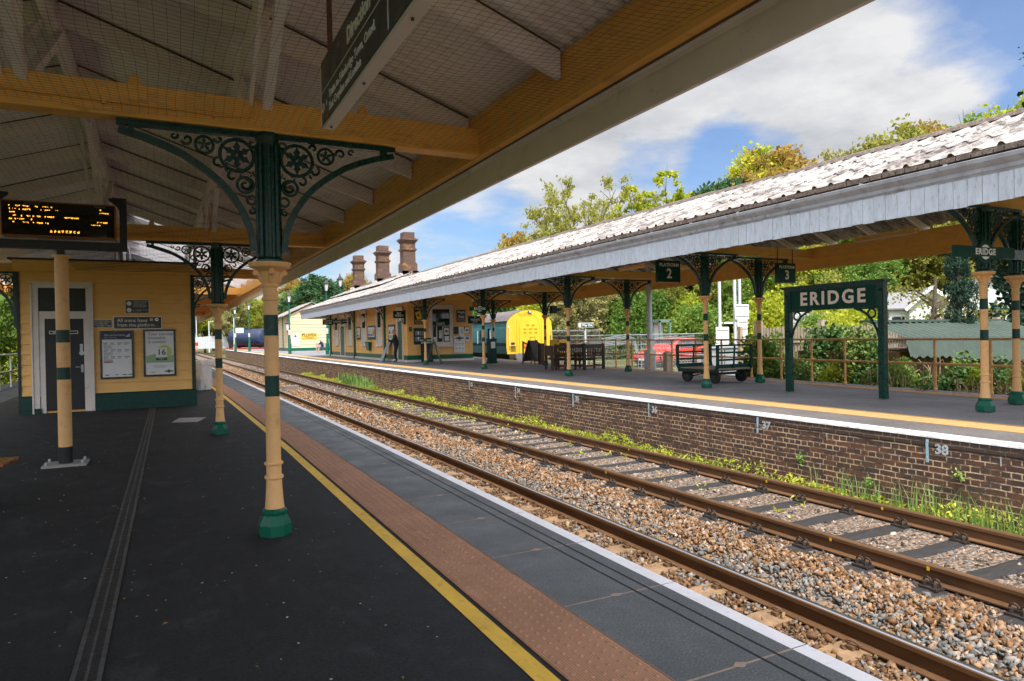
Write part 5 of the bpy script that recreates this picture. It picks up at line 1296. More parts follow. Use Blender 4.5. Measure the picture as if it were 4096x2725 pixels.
def platsign(num,label,x,y,w,h,zc):
    t=thing('platform_sign',label,'sign',(x,y,zc),R(0))
    m=MB();m.box(-w/2,w/2,-.05,.05,-h/2,h/2);m.obj('sign_case',M['green'],t,bevel=.006)
    m=MB();m.box(-w/2+.03,w/2-.03,-.056,-.05,-h/2+.03,h/2-.03);m.obj('sign_face',M['signgreen'],t)
    text('PLATFORM',w*.165,M['letterw'],t,(0,-.058,h*.29),ext=.001,bold=.002,sp=1.05);text(num,h*.62,M['letter'],t,(0,-.058,-h*.12),ext=.001,bold=.008)
    m=MB()
    for s in (-1,1): m=MB();m.tube([(s*(w/2-.05),0,h/2),(s*(w/2-.05),0,3.62-zc)],.012,6);m.obj('hanger',M['black'],t)
platsign('2','hanging square green PLATFORM 2 sign',12.41,15.0,.80,.60,3.31)
platsign('3','smaller hanging green platform number sign above the large name board',13.58,12.0,.61,.49,3.02)
def totem(label,x,y,z,w,face,rz=0):
    t=thing('round_station_sign',label,'sign',(x,y,z),rz,'round station name signs on the columns')
    m=MB();m.box(-w/2,w/2,-.02,.02,-.085,.085);m.obj('bar',M['signgreen'] if face else M['green'],t,bevel=.004)
    m=MB();m.lathe([(.175,-.022),(.18,0),(.175,.022)],28);o=m.obj('disc',M['signgreen'],t,loc=(0,0,0));o.rotation_euler=(R(90),0,0)
    m=MB()
    for s in (1,-1): m.prism([(.115*math.cos(R(a)),s*.115*math.sin(R(a))) for a in range(38,143,8)],-.026,-.023,'y')
    m.obj('half_moon',M['letterw'],t)
    text('ERIDGE',.135,M['letterw'],t,(0,-.026,0),ext=.002,bold=.004,sp=1.12);return t
totem('round ERIDGE sign with side bars on the column at the right',11.36,6.2,2.77,1.48,True,R(-3))
t=thing('round_station_sign','dark sign bar on the column cut off by the right edge','sign',(13.13,6.6,2.83),R(2));m=MB();m.box(-.55,.5,-.02,.02,-.085,.085);m.obj('bar',M['green'],t);m=MB();m.box(-.56,-.55,-.022,.022,-.09,.09);m.obj('end_strip',M['green'],t)
totem('small round ERIDGE sign on the column left of the carriage',11.45,25.75,2.75,.85,True,R(-8))
t=thing('hanging_sign','dark green TICKETS arrow sign hanging behind the small round name sign','sign',(14.85,34.0,2.52));m=MB();m.box(-.42,.42,-.02,.02,-.2,.2);m.obj('sign_board',M['signgreen'],t);text('BUY',.08,M['letterw'],t,(0,-.022,.12),ext=.001);text('TICKETS',.15,M['letterw'],t,(0,-.022,-.01),ext=.001,bold=.003);m=MB();m.box(-.15,.15,-.024,-.021,-.13,-.11);m.obj('arrow',M['letterw'],t)
m=MB();m.tube([(0,0,.2),(0,0,1.3)],.015,6);m.obj('hanger',M['black'],t)
t=thing('loudspeaker','dark loudspeaker box on the column by the carriage end','loudspeaker',(15.35,26.6,2.7));m=MB();m.box(-.02,.24,-.1,.12,-.12,.22);m.prism([(.24,-.05),(.5,.02),(.5,.10),(.24,.14)],-.06,.08,'y');m.obj('speaker_body',M['black'],t);m=MB();m.box(-.22,0,-.02,.02,.02,.06);m.obj('bracket',M['black'],t)
# luggage trolley -------------------------------------------------
t=thing('luggage_trolley','dark green four wheeled luggage trolley with slatted ends','trolley',(13.33,14.25,PZ),R(93))
def trolley(t):
    Lx,W=.74,.63
    for s in (-1,1):
        x=s*Lx
        for y in (-W,W):
            m=MB();P=[(x-s*.70,y,.33),(x-s*.14,y,.33),(x-s*.045,y,.37),(x,y,.48),(x,y,1.02)]
            for a,b in zip(P,P[1:]): m.bar(a,b,.06,.075,up=(0,1,0))
            m.obj('side_frame',M['dgreen'],t,bevel=.006)
        m=MB()
        for z in (.62,.81,1.0): m.bar((x,-W,z),(x,W,z),.04,.05)
        m.bar((x,.05,.4),(x,.0,1.0),.03,.04);m.prism([(-W,.32),(W,.32),(W,.50),(-W,.50)],x-s*.05-.015,x-s*.05+.015,'x');m.obj('slatted_end',M['dgreen'],t)
    m=MB();m.box(-.72,.72,-.6,.6,.355,.40);m.obj('deck',M['fencewood'],t)
    m=MB();m.box(-.70,.70,-.66,-.60,.28,.37);m.box(-.70,.70,.60,.66,.28,.37)
    for x in (-.5,.5): m.box(x-.05,x+.05,-.5,.5,.22,.28)
    m.tube([(.5,-.4,.2),(0,.1,.16),(-.5,.4,.2)],.022,6);m.bar((.1,0,.28),(.55,.3,.14),.04,.03);m.obj('undercarriage',M['black'],t)
    for x in (-.5,.5):
        for y in (-.50,.50):
            w=MB();w.lathe([(.05,-.045),(.16,-.045),(.172,-.03),(.172,.03),(.16,.045),(.05,.045)],22);o=w.obj('wheel',M['tyre'],t,loc=(x,y,.172));o.rotation_euler=(R(90),0,R(8))
            h=MB();h.lathe([(.055,-.05),(.07,0),(.055,.05)],14);h.obj('hub',M['iron'],o)
trolley(t)
m=MB();m.tube([(-.74,-.6,.98),(-.8,-.68,.86),(-.8,-.75,.8)],.014,5);m.obj('chain',M['rust'],t)
# benches
def bench(label,x,y,rz,mat,w=1.45,name='bench'):
    t=thing(name,label,'bench',(x,y,PZ),rz);h=w/2
    m=MB();
    
    for s in (-1,1): m=MB();m.box(s*h-.045,s*h+.045,-.045,.045,0,1.0);m.box(s*h-.035,s*h+.035,-.56,-.49,0,.62);m.box(s*h-.05,s*h+.05,-.58,.0,.60,.65);m.box(s*h-.03,s*h+.03,-.5,0,.12,.18);m.obj('leg_frame',mat,t,bevel=.006)
    m=MB();m.box(-h,h,-.03,.03,.84,.98);m.box(-h,h,-.025,.025,.50,.57);m.box(-h,h,-.025,.025,.69,.73) if w>2 else None;m.box(-h,h,-.52,-.46,.34,.42);m.box(-h,h,-.03,.03,.12,.18);m.obj('rail',mat,t)
    m=MB();n=int(w/.085)
    for k in range(n):
        xx=-h+.06+(w-.12)*k/(n-1);m.box(xx-.024,xx+.024,-.012,.012,.57,.84)
    m.obj('backrest',mat,t)
    m=MB()
    for k in range(5): m.box(-h,h,-.56+k*.11,-.475+k*.11,.42,.45)
    m.obj('seat',mat,t);return t
bench('dark brown wooden bench seen from behind, left one of the pair',13.95,22.8,R(180-14),M['seatwood'],1.15)
bench('dark brown wooden bench seen from behind, right one of the pair',14.68,22.2,R(180+10),M['seatwood'],1.0)
t=thing('bench','dark brown bench end with arm rest left of the trackside column','bench',(13.25,23.2,PZ),R(75))
m=MB();m.box(-.5,.5,-.04,.04,.0,.08) if 0 else None
for s in (-.5,.5): m=MB();m.box(s-.04,s+.04,-.04,.04,0,.95);m.box(s-.035,s+.035,-.55,-.48,0,.62);m.box(s-.05,s+.05,-.58,.0,.60,.66);m.obj('leg_frame',M['seatwood'],t)
m=MB()
for k in range(5): m.box(-.5,.5,-.55+k*.11,-.46+k*.11,.42,.45)
m.obj('seat',M['seatwood'],t);m=MB();m.box(-.5,.5,-.02,.02,.55,.95);m.obj('backrest',M['seatwood'],t)
bench('pale wooden bench in the sun with two people sitting on it',15.2,75.2,R(150),M['palewood'],2.2)
# yellow motor barrow
t=thing('platform_barrow','worn yellow barrow with dark wheels parked behind the brown benches','barrow',(15.05,25.5,PZ),R(8))
m=MB();m.box(-.27,.27,-.3,.3,.30,.42);m.box(-.27,-.2,-.3,.3,.42,1.15);m.box(.2,.27,-.3,.3,.42,1.15);m.box(-.27,.27,-.3,-.24,1.0,1.15);m.box(-.27,.27,-.3,-.25,.55,.66);m.obj('body',M['enamely'],t,bevel=.02)
m=MB();m.box(-.2,.2,-.2,.25,.45,1.0);m.obj('motor_box',M['iron'],t)
for x in (-.3,.3):
    w=MB();w.lathe([(.04,-.05),(.13,-.05),(.14,0),(.13,.05),(.04,.05)],18);o=w.obj('wheel',M['tyre'],t,loc=(x,-.15,.14));o.rotation_euler=(0,R(90),0)
m=MB();m.tube([(-.22,-.28,1.15),(-.22,-.32,1.28)],.02,6);m.obj('handle',M['redframe'],t)
# A boards
def aboard(label,x,y,rz,w,h,face,frame,txt=None,name='chalkboard'):
    t=thing(name,label,'board',(x,y,PZ),rz);d=.33
    for s in (-1,1):
        m=MB();P=[(-w/2,s*d,0.14),(w/2,s*d,.14),(w/2*.86,s*.03,h),(-w/2*.86,s*.03,h)];n=.012
        vs=[];
        for p in P: vs.append((p[0],p[1]-n,p[2]))
        for p in P: vs.append((p[0],p[1]+n,p[2]))
        m.add(vs,[(0,1,2,3),(7,6,5,4),(0,4,5,1),(1,5,6,2),(2,6,7,3),(3,7,4,0)]);m.obj('panel',face if s<0 else frame,t)
        m=MB()
        for q in (-1,1): m.bar((q*w/2,s*d*1.13,0),(q*w/2*.87,s*.03,h+.02),.03,.035)
        m.obj('leg',frame,t)
    m=MB();m.tube([(-w*.28,0,h),(-w*.28,0,h+.16),(w*.28,0,h+.16),(w*.28,0,h)],.014,6);m.obj('handle',frame,t)
    return t
t=aboard('black folding chalkboard standing in front of the yellow carriage end',15.45,28.6,R(28),.75,1.12,M['blackm'],M['blackm'])
m=MB()
for r_ in range(7): m.box(-.2+rnd.uniform(0,.05),.0+rnd.uniform(0,.2),-.33+.285*(r_/8+.12)-.02,-.33+.285*(r_/8+.12)-.018,.25+.1*r_,.275+.1*r_)
m.obj('chalk_writing',M['greyink'],t)
t=aboard('green folding board with a white notice beside the ticket window column',12.05,32.9,R(62),.55,1.1,M['pgreen'],M['pgreen'])
m=MB();m.add([(-.13,-.272,.35),(.13,-.272,.35),(.12,-.148,.85),(-.12,-.148,.85)],[(0,1,2,3)]);m.obj('notice',M['paper'],t)
t=thing('chalkboard','dark blue Southern Railway board leaning against the ticket office wall','board',(qx(12.92),TY-.16,PZ),0)
m=MB();m.add([(-.34,-.16,0),(.34,-.16,0),(.31,.06,1.33),(-.31,.06,1.33),(-.34,-.13,0),(.34,-.13,0),(.31,.09,1.33),(-.31,.09,1.33)],[(0,1,2,3),(7,6,5,4),(0,4,5,1),(1,5,6,2),(2,6,7,3),(3,7,4,0)]);m.obj('board',M['signgreen'],t)
m=MB();m.add([(-.26,-.148,.1),(.26,-.148,.1),(.25,-.015,.9),(-.25,-.015,.9)],[(0,1,2,3)]);m.obj('chalk_area',M['enamelb'],t)
text('SOUTHERN\nRAILWAY',.13,M['letterw'],t,(0,.025,1.13),(R(81),0,0),ext=.002,bold=.003)
t=thing('chalkboard','pale chalk covered board leaning against the office wall left of the standing man','board',(TX-.42,39.45,PZ),0)
m=MB();m.add([(-.28,-.42,0),(-.18,.42,0),(.34,.40,1.12),(.28,-.40,1.12),(-.25,-.42,0),(-.15,.42,0),(.37,.40,1.12),(.31,-.40,1.12)],[(0,1,2,3),(7,6,5,4),(0,4,5,1),(1,5,6,2),(2,6,7,3),(3,7,4,0)]);m.obj('board',pm('chalky blue grey slate',(.26,.32,.36),.7,.3,7,.1,40,dirt=((.5,.55,.58),.3,9)),t)
# green post box / help point cabinet
t=thing('ticket_machine','narrow dark green cabinet with a white notice on the platform before the blue carriage','cabinet',(14.6,31.4,PZ),0)
m=MB();m.box(-.2,.2,-.16,.16,0,1.18);m.box(-.23,.23,-.19,.19,1.18,1.23);m.box(-.22,.22,-.18,.18,0,.1);m.obj('cabinet_body',M['dgreen'],t,bevel=.01)
m=MB();m.box(-.12,.12,-.165,-.16,.75,1.08);m.obj('notice',M['paper'],t);m=MB();m.box(-.05,.05,-.168,-.16,.4,.5);m.obj('lock',M['iron'],t)
t=thing('wooden_post','short weathered timber post beside the column by the carriage end','post',(15.6,28.0,PZ));m=MB();m.box(-.13,.13,-.13,.13,0,.98);m.obj('post',M['seatwood'],t)
# ochre railing along the back of the island platform
t=thing('back_railing','ochre painted tube railing along the back of the island platform','railing')
def rx(y): return 14.93+.088*(y-9)
ry=[2.4,3.6,4.8,6.0,7.2]+[8.0,9.19,10.38,11.58,12.65,13.75,14.95,16.3,17.6,18.96,20.35,21.6,22.81,23.9,25.1,26.3,27.4]
for y in ry:
    m=MB();m.tube([(rx(y),y,.24),(rx(y),y,1.36)],.030,8);m.lathe([(.045,0),(.045,.05),(.032,.07)],10,(rx(y),y,.24));m.lathe([(.03,-.05),(.043,-.03),(.043,.03),(.03,.05)],10,(rx(y),y,.82));m.obj('post',M['pipe'],t,smooth=True)
m=MB()
for z in (1.36,.82): m.tube([(rx(2.4),2.4,z),(rx(27.4),27.4,z)],.026,8)
m.obj('rail',M['pipe'],t)
# ------------------------------------------------------------------ carriage
t=thing('railway_carriage','blue railway carriage with a yellow end standing behind the island platform','carriage',(20.1,37.6,0),R(-6.0))
W2=1.55
def sec(y):
    return [(-W2*.97,.48),(-W2,.9),(-W2,1.4),(-W2*.985,2.1),(-W2*.955,2.52)]
roofp=[(-W2*.955,2.52),(-W2*.85,2.76),(-W2*.6,3.03),(-W2*.3,3.20),(0,3.26),(W2*.3,3.20),(W2*.6,3.03),(W2*.85,2.76),(W2*.955,2.52)]
m=MB()
for s in (-1,1): m.sweep([(s*-x if s>0 else x,z) for x,z in sec(0)] if 0 else [(s*abs(x),z) for x,z in sec(0)],[.03,5,10,20])
m.sweep([(-W2*.97,.48),(W2*.97,.48)],[.03,20]);m.obj('body',M['teal'],t)
m=MB()
for s in (-1,1): m.sweep([(s*(W2+.006),.98),(s*(W2+.006),1.17)],[.03,20])
m.obj('waist_band',M['tealband'],t)
m=MB();m.sweep(roofp,[-.03,20]);m.sweep([(-W2*.97,2.50),(-W2*1.0,2.53),(-W2*.95,2.58)],[-.03,20]);m.obj('roof',M['trainroof'],t,smooth=True)
m=MB()
for y in (3.5,7.5,12): m.lathe([(.16,3.2),(.16,3.3),(.05,3.36)],12,(.25,y,0));m.lathe([(.12,3.05),(.12,3.2),(.03,3.24)],12,(-.75,y+1.2,0))
m.obj('roof_vent',M['iron'],t)
end=[(-W2*.97,.48),(-W2,.9),(-W2,1.4),(-W2*.985,2.1),(-W2*.955,2.52)]+roofp[1:-1]+[(W2*.955,2.52),(W2*.985,2.1),(W2,1.4),(W2,.9),(W2*.97,.48)]
m=MB();m.prism(end,0,.03,'y');e=m.obj('end_wall',M['trainy'],t)
m=MB()
P=[(-.68,.52),(-.68,2.2),(-.60,2.62),(-.35,2.88),(0,2.95),(.35,2.88),(.60,2.62),(.68,2.2),(.68,.52)]
m.prism(P,-.035,0,'y');m.tube([(x,-.04,z) for x,z in P],.016,6);m.box(-.86,-.80,-.03,0,.52,2.7);m.box(.80,.86,-.03,0,.52,2.7)
m.obj('gangway_plate',M['trainy'],e)
m=MB()
for r_,(n,z) in enumerate(((2,2.32),(3,2.08),(3,1.86))):
    for q in range(n):
        x=(q-(n-1)/2)*.36+.05
        for s in range(3): m.prism([(z-s*.035,-.04) if 0 else (-.04,z-s*.035),(-.065,z-.012-s*.035),(-.04,z-.02-s*.035)],x-.10,x+.10,'x')
m.obj('louvre',M['trainy'],e)
m=MB();m.box(-.42,-.18,-.12,-.03,.92,1.16);m.box(.42,.68,-.12,-.03,.86,1.10);m.tube([(-.30,-.09,.82),(-.30,-.10,.35)],.03,6);m.tube([(.55,-.09,.86),(.55,-.10,.4)],.03,6);m.obj('jumper_box',M['orange'],e)
m=MB();m.box(-.10,.14,-.14,-.03,3.02,3.16);m.obj('lamp_case',M['iron'],e);m=MB();m.box(-.07,.11,-.145,-.14,3.04,3.14);m.obj('lamp_glass',M['curtain'],e)
m=MB();m.tube([(-1.36,-.10,.85),(-1.38,-.12,1.0),(-1.38,-.12,2.05),(-1.40,-.03,2.2)],.022,6);m.obj('handrail',M['letterw'],e)
m=MB();m.tube([(-.75,-.05,3.0),(-.6,-.06,2.92),(-.1,-.05,3.05)],.012,5);m.tube([(1.40,-.08,.9),(1.40,-.1,1.2),(1.42,-.03,1.6)],.02,6);m.obj('air_pipe',M['rust'],e)
m=MB();m.box(-1.3,-.95,-.22,-.02,.95,.98);m.box(-1.25,-1.0,-.03,-.0,1.08,1.2);m.obj('lamp_shelf',M['iron'],e)
m=MB();m.box(-W2-.01,-W2+.02,3.1,3.55,1.22,2.12);m.obj('window',M['glass'],t);m=MB();m.box(-W2-.008,-W2+.02,7.5,8.6,1.3,2.1);m.obj('window',M['glass'],t)
m=MB();m.tube([(-W2-.03,3.0,1.1),(-W2-.03,3.0,2.0)],.02,5);m.tube([(-W2-.03,5.7,1.1),(-W2-.03,5.7,2.0)],.02,5);m.obj('handrail',M['letterw'],t)
m=MB()
for z in range(7): m.box(-W2-.012,-W2,5.0,5.35,1.35+z*.1,1.41+z*.1)
m.obj('side_vent',M['tealband'],t)
m=MB();m.box(-1.3,1.3,.4,19.5,.2,.48);m.box(-1.3,1.3,1.5,4,-.5,-.05);m.box(-1.3,1.3,8,11,-.5,-.05)
m.obj('underframe',M['iron'],t)
m=MB();m.box(-1.4,1.4,-.12,.05,.2,.46)
m.obj('buffer_beam',M['iron'],t)
for x in (-.88,.88):
    b=MB();b.lathe([(.10,0),(.10,.30),(.24,.31),(.26,.36),(.22,.39)],20);o=b.obj('buffer',M['trainroof'],t,loc=(x,-.1,.3));o.rotation_euler=(R(90),0,0)
for y in (2,4.2,14,16.2):
    for x in (-.75,.75):
        w=MB();w.lathe([(.44,-.05),(.46,.03),(.40,.07),(.1,.08)],20);o=w.obj('wheel',M['iron'],t,loc=(x,y,-.15));o.rotation_euler=(0,R(90),0)
# green barrier arms and blue bin beside the carriage end
t=thing('barrier','green diagonal timber handrail beside the carriage end','handrail',(16.9,31,PZ));m=MB();m.bar((-.75,0,1.05),(.65,0,.35),.05,.13,up=(0,1,0));m.bar((.15,.3,1.05),(.7,.3,.8),.05,.13,up=(0,1,0));m.tube([(.66,0,-.6),(.66,0,.4)],.05,6);m.tube([(-.72,0,-.2),(-.72,0,1.0)],.05,6);m.obj('handrail',pm('teal green rail paint',(.02,.13,.10),.5,.2,5,0),t)
t=thing('plastic_container','bright blue upright plastic container right of the yellow carriage end','container',(25.95,45,-.4));m=MB();m.box(-.35,.35,-.3,.3,0,2.35);m.box(-.42,.42,-.36,.36,2.35,2.5);m.obj('container_body',M['bluetarp'],t,bevel=.03)
# ------------------------------------------------------------------ hut beyond the ticket office
t=thing('waiting_hut','pale boarded waiting hut with green posts at the sunlit end of the island platform','hut')
HX0,HX1,HY=13.25,18.9,88.0
m=MB();m.box(HX0,HX1,HY,HY+9,.25,4.7);m.prism([(HX0,4.7),((HX0+HX1)/2,6.1),(HX1,4.7)],HY,HY+9,'y');m.obj('wall_core',M['pale'],t)
m=MB();boards(m,'y',HY,HX0,HX1,.6,4.9,.42,1,.05);boards(m,'x',HX0,HY,HY+9,.6,4.7,.42,1,.05);m.obj('boarded_wall',M['pale'],t)
m=MB();m.box(HX0-.08,HX1,HY-.08,HY,.25,.62);m.box(HX0-.08,HX0,HY,HY+9,.25,.62);m.box(HX0-.12,HX0+.14,HY-.12,HY+.12,.25,4.75);m.box(HX1-.9,HX1-.55,HY-.16,HY-.05,.25,4.6);m.box(HX0-.1,HX0,HY+4.4,HY+4.7,.25,4.7);m.box(HX0-.1,HX0,HY+8.8,HY+9.1,.25,4.7);m.obj('green_frame',M['pgreen'],t)
m=MB()
for s,xa in ((-1,HX0-.9),(1,HX1+.9)):
    xm=(HX0+HX1)/2;m.add([(xm,HY-.35,6.25),(xa,HY-.35,4.45),(xa,HY+9.4,4.45),(xm,HY+9.4,6.25),(xm,HY-.35,6.36),(xa,HY-.35,4.56),(xa,HY+9.4,4.56),(xm,HY+9.4,6.36)],[(0,1,2,3),(7,6,5,4),(0,4,5,1),(1,5,6,2),(2,6,7,3),(3,7,4,0)])
m.obj('roof',M['roof'],t)
t=thing('enamel_sign','bright yellow enamel sign with black lettering on the pale hut wall','sign',(15.67,HY-.06,2.1));m=MB();m.box(-.95,.95,-.04,0,-.36,.36);m.obj('panel',M['enamely'],t);text('PLUVEX',.50,M['ink'],t,(0,-.045,.08),bold=.012,ext=.004);text('ROOFING FELT',.13,M['ink'],t,(0,-.045,-.18),ext=.004);text('ALWAYS WEATHERPROOF',.08,M['ink'],t,(0,-.045,-.29),ext=.004)
t=thing('notice_poster','white paper notice with a dark ring logo on the pale hut wall','poster',(14.0,HY-.06,1.55));m=MB();m.box(-.52,.52,-.03,0,-.72,.72);m.obj('panel',M['paper'],t);m=MB();ring(m,0,.52,.10,.03,16);o=m.obj('logo_ring',M['ink'],t,loc=(0,-.035,0));m=MB();m.box(-.3,.3,-.035,-.03,.49,.55)
for r_ in range(6): m.box(-.38,.38-rnd.random()*.3,-.035,-.03,.2-r_*.13,.23-r_*.13)
m.obj('printed_lines',M['greyink'],t)
# lamps ------------------------------------------------------------
def lamp(label,x,y,h,first=None):
    t=thing('street_lamp',label,'lamp',(x,y,PZ),0,'green lantern posts on the island platform');k=h/5.8
    m=MB();m.lathe([(.16,0),(.16,.9),(.13,1.0),(.09,1.1),(.085,2.5),(.06,2.55),(.055,h-1.0),(.08,h-.98),(.10,h-.92)],14);m.tube([(-.3,0,h-1.35),(.3,0,h-1.35)],.025,5);m.obj('post',M['pgreen'],t,smooth=True)
    m=MB();m.lathe([(.115,1.85),(.125,2.1),(.115,2.35)],14);m.obj('white_band',M['white'],t)
    m=MB();m.lathe([(.13,h-.92),(.25,h-.30),(.25,h-.28)],4,ph=R(45));m.obj('lantern_glass',plastic('lantern glass',(.75,.78,.8),.75) if 'LG' not in globals() else globals()['LG'],t)
    m=MB();m.lathe([(.34,h-.30),(.36,h-.26),(.16,h-.05),(.08,h+.05),(.05,h+.22),(.01,h+.3)],4,ph=R(45))
    for a in range(4): c,s=math.cos(R(90*a+45)),math.sin(R(90*a+45));m.bar((c*.13,s*.13,h-.92),(c*.26,s*.26,h-.28),.03,.03)
    m.lathe([(.15,h-.95),(.15,h-.9)],8);m.obj('lantern_cap',M['black'],t);return t
LG=plastic('lantern glass',(.75,.78,.8),.75)
lamp('green lantern post left of the dark tank wagon',7.62,95,5.75);lamp('green lantern post directly in front of the dark tank wagon',9.32,95,6.3);lamp('green lantern post beside the left corner of the pale hut',10.6,70,6.0)
lamp('left of the two lantern tops rising behind the far end of the ticket office roof',12.62,62,6.6);lamp('right of the two lantern tops rising behind the far end of the ticket office roof',13.86,62,7.0)
t=thing('wall_lantern','black lantern on a bracket at the left corner of the pale hut','lantern',(12.9,86.5,3.3));m=MB();m.lathe([(.16,-.5),(.32,.25)],4,ph=R(45));m.obj('lantern_glass',LG,t);m=MB();m.lathe([(.42,.25),(.44,.32),(.12,.62),(.03,.9)],4,ph=R(45));m.tube([(0,0,-.5),(0,0,-.95)],.05,6);m.bar((0,0,-.7),(.45,1.3,-.7),.06,.06);m.obj('lantern_cap',M['black'],t)
# tank wagon on the siding
t=thing('tank_wagon','dark blue cylindrical tank wagon on a red frame beyond the end of the platform','wagon',(12.0,122,0),R(42))
m=MB();n=28;prof=[(.05,-3.6),(.9,-3.55),(1.42,-3.3),(1.55,-3.0),(1.55,3.0),(1.42,3.3),(.05,3.6)]
vs=[];fs=[]
for r_,y in prof:
    for q in range(n): vs.append((r_*math.cos(2*math.pi*q/n),y,2.05+r_*math.sin(2*math.pi*q/n)))
for i in range(len(prof)-1):
    for q in range(n): l=(q+1)%n;fs.append((i*n+q,i*n+l,(i+1)*n+l,(i+1)*n+q))
m.add(vs,fs);m.obj('tank',M['tankpaint'],t,smooth=True)
m=MB();m.box(-1.4,1.4,-3.8,3.8,.1,.42);m.obj('frame',M['redframe'],t);m=MB();m.tube([(1.0*math.cos(R(a))*1.55/1.0,-2.2,2.05+1.56*math.sin(R(a))) for a in range(0,360,15)],.05,5,closed=True);m.tube([(1.55*math.cos(R(a)),2.2,2.05+1.56*math.sin(R(a))) for a in range(0,360,15)],.05,5,closed=True);m.box(-.5,.5,-.5,.5,3.5,3.85);m.obj('strap',M['iron'],t)
for y in (-2.6,2.6):
    for x in (-.8,.8): w=MB();w.lathe([(.5,-.06),(.5,.06)],18);o=w.obj('wheel',M['iron'],t,loc=(x,y,-.1));o.rotation_euler=(0,R(90),0)
t=thing('hoarding','pale grey boarded hoarding far beyond the end of the platform','hoarding')
m=MB();x=4.2
while x<17.4: m.box(x,x+.42,150,150.08,.2,2.62+.08*math.sin(x));x+=.45
m.obj('boards',M['palefence'],t)
for i,(x,y,h) in enumerate(((5.25,110,4.6),(9.3,118,5.4),(2.4,140,7.5),(4.6,142,9.0),(14.4,112,6.0))):
    t=thing('mast',['short grey pole left of the lantern posts','grey lamp arm pole behind the lantern posts','slim grey mast at the left edge of the woodland','tall slim grey mast in front of the woodland','slim grey mast above the tank wagon'][i],'mast',(x,y,0));m=MB();m.tube([(0,0,0),(0,0,h)],[.10,.06],8);m.obj('pole',M['greysteel'],t);m=MB();m.bar((0,0,h-.1),(.9,0,h+.05),.12,.08);m.obj('lamp_arm',M['greysteel'],t)
t=thing('notice_stand','green framed notice stand near the tank wagon','notice frame',(9.3,104,.25),0);m=MB();m.box(-1.05,-.9,-.08,.08,0,2.9);m.box(.9,1.05,-.08,.08,0,2.4);m.box(-1.1,.3,-.1,.1,2.4,3.3);m.obj('frame',M['pgreen'],t);m=MB();m.box(-.95,.15,-.12,-.1,2.5,3.2);m.obj('panel',M['paper'],t)
t=thing('signal_board','small red marker board at the end of the track','marker',(4.15,128,0));m=MB();m.box(-.25,.25,-.05,.05,.9,1.5);m.box(-.05,.05,-.04,.04,0,.9);m.obj('board',M['carred'],t)
# ------------------------------------------------------------------ car park side
t=thing('hanging_sign','white edged green Way Out sign on a grey post above the railing','sign',(18.07,28,.02),0)
m=MB();m.tube([(0,.07,-.6),(0,.07,1.95)],.06,10);m.obj('post',M['greysteel'],t,smooth=True)
m=MB();m.box(-.36,.40,-.05,.05,1.92,2.15);m.box(-.44,-.36,-.05,.05,1.93,2.14);m.obj('sign_case',M['letterw'],t,bevel=.012);m=MB();m.box(-.30,.375,-.056,-.05,1.945,2.125);m.obj('sign_face',M['signgreen'],t);text('Way Out',.155,M['letterw'],t,(.04,-.058,2.035),ext=.001,bold=.004)
t=thing('lamp_column','broad grey lighting column behind the railing left of the red car bonnet','lamp column',(16.05,20.5,-.4))
m=MB();m.tube([(0,0,.5),(0,0,1.4)],.17,12);m.tube([(0,0,1.4),(0,0,4.6)],[.105,.09],12);m.box(-.16,.16,-.15,.15,.3,1.35);m.obj('column',M['greysteel'],t,smooth=True);m=MB();m.box(-.09,.09,-.17,-.15,.6,1.2);m.obj('access_door',M['steel'],t)
for x,h,lab in ((20.95,4.6,'grey pole left of the sign boards behind the trolley'),(21.82,4.7,'thin grey pole between the sign boards behind the trolley'),(22.1,4.7,'grey pole carrying stacked white sign boards behind the trolley')):
    t=thing('lamp_column',lab,'pole',(x,22,-.4));m=MB();m.tube([(0,0,0),(0,0,h)],.07,10);m.obj('column',M['greysteel'],t,smooth=True)
def backsign(label,x,y,z0,z1,w,bars):
    t=thing('road_sign',label,'sign',(x,y,0));m=MB();m.box(-w/2,w/2,-.015,.015,z0,z1);m.obj('sign_board',M['letterw'],t)
    m=MB()
    for z in bars: m.box(-w/2+.03,w/2-.03,-.05,-.015,z-.02,z+.02)
    m.obj('clamp_bar',M['greysteel'],t)
backsign('large blank white back of a road sign on the pole behind the trolley',22.1,21.88,2.14,2.78,.80,(2.72,2.3));backsign('tall narrow white back of a sign below the large white sign board',22.1,21.86,1.2,2.13,.55,(2.05,1.75,1.4));backsign('white back of a sign at the left pole above the trolley',20.97,21.88,1.15,1.82,.72,(1.7,1.3));backsign('small white sign plate low on the left pole above the trolley',20.97,21.9,.75,1.12,.74,(.95,))
t=thing('bus_shelter','white framed glass shelter beyond the trolley, in front of the trees','shelter',(34.5,34.5,-.35))
m=MB()
for x in (-2.7,0,2.7):
    for y in (0,1.3): m.box(x-.07,x+.07,y-.07,y+.07,0,2.55)
m.box(-2.9,2.9,-.3,1.5,2.5,2.62)
for z in (.9,1.75): m.box(-2.7,2.7,1.28,1.34,z,z+.08)
m.obj('frame',M['letterw'],t);m=MB();m.box(-2.7,2.7,1.30,1.32,.2,2.5);m.obj('glazing',plastic('shelter glazing',(.35,.35,.25),.45),t)
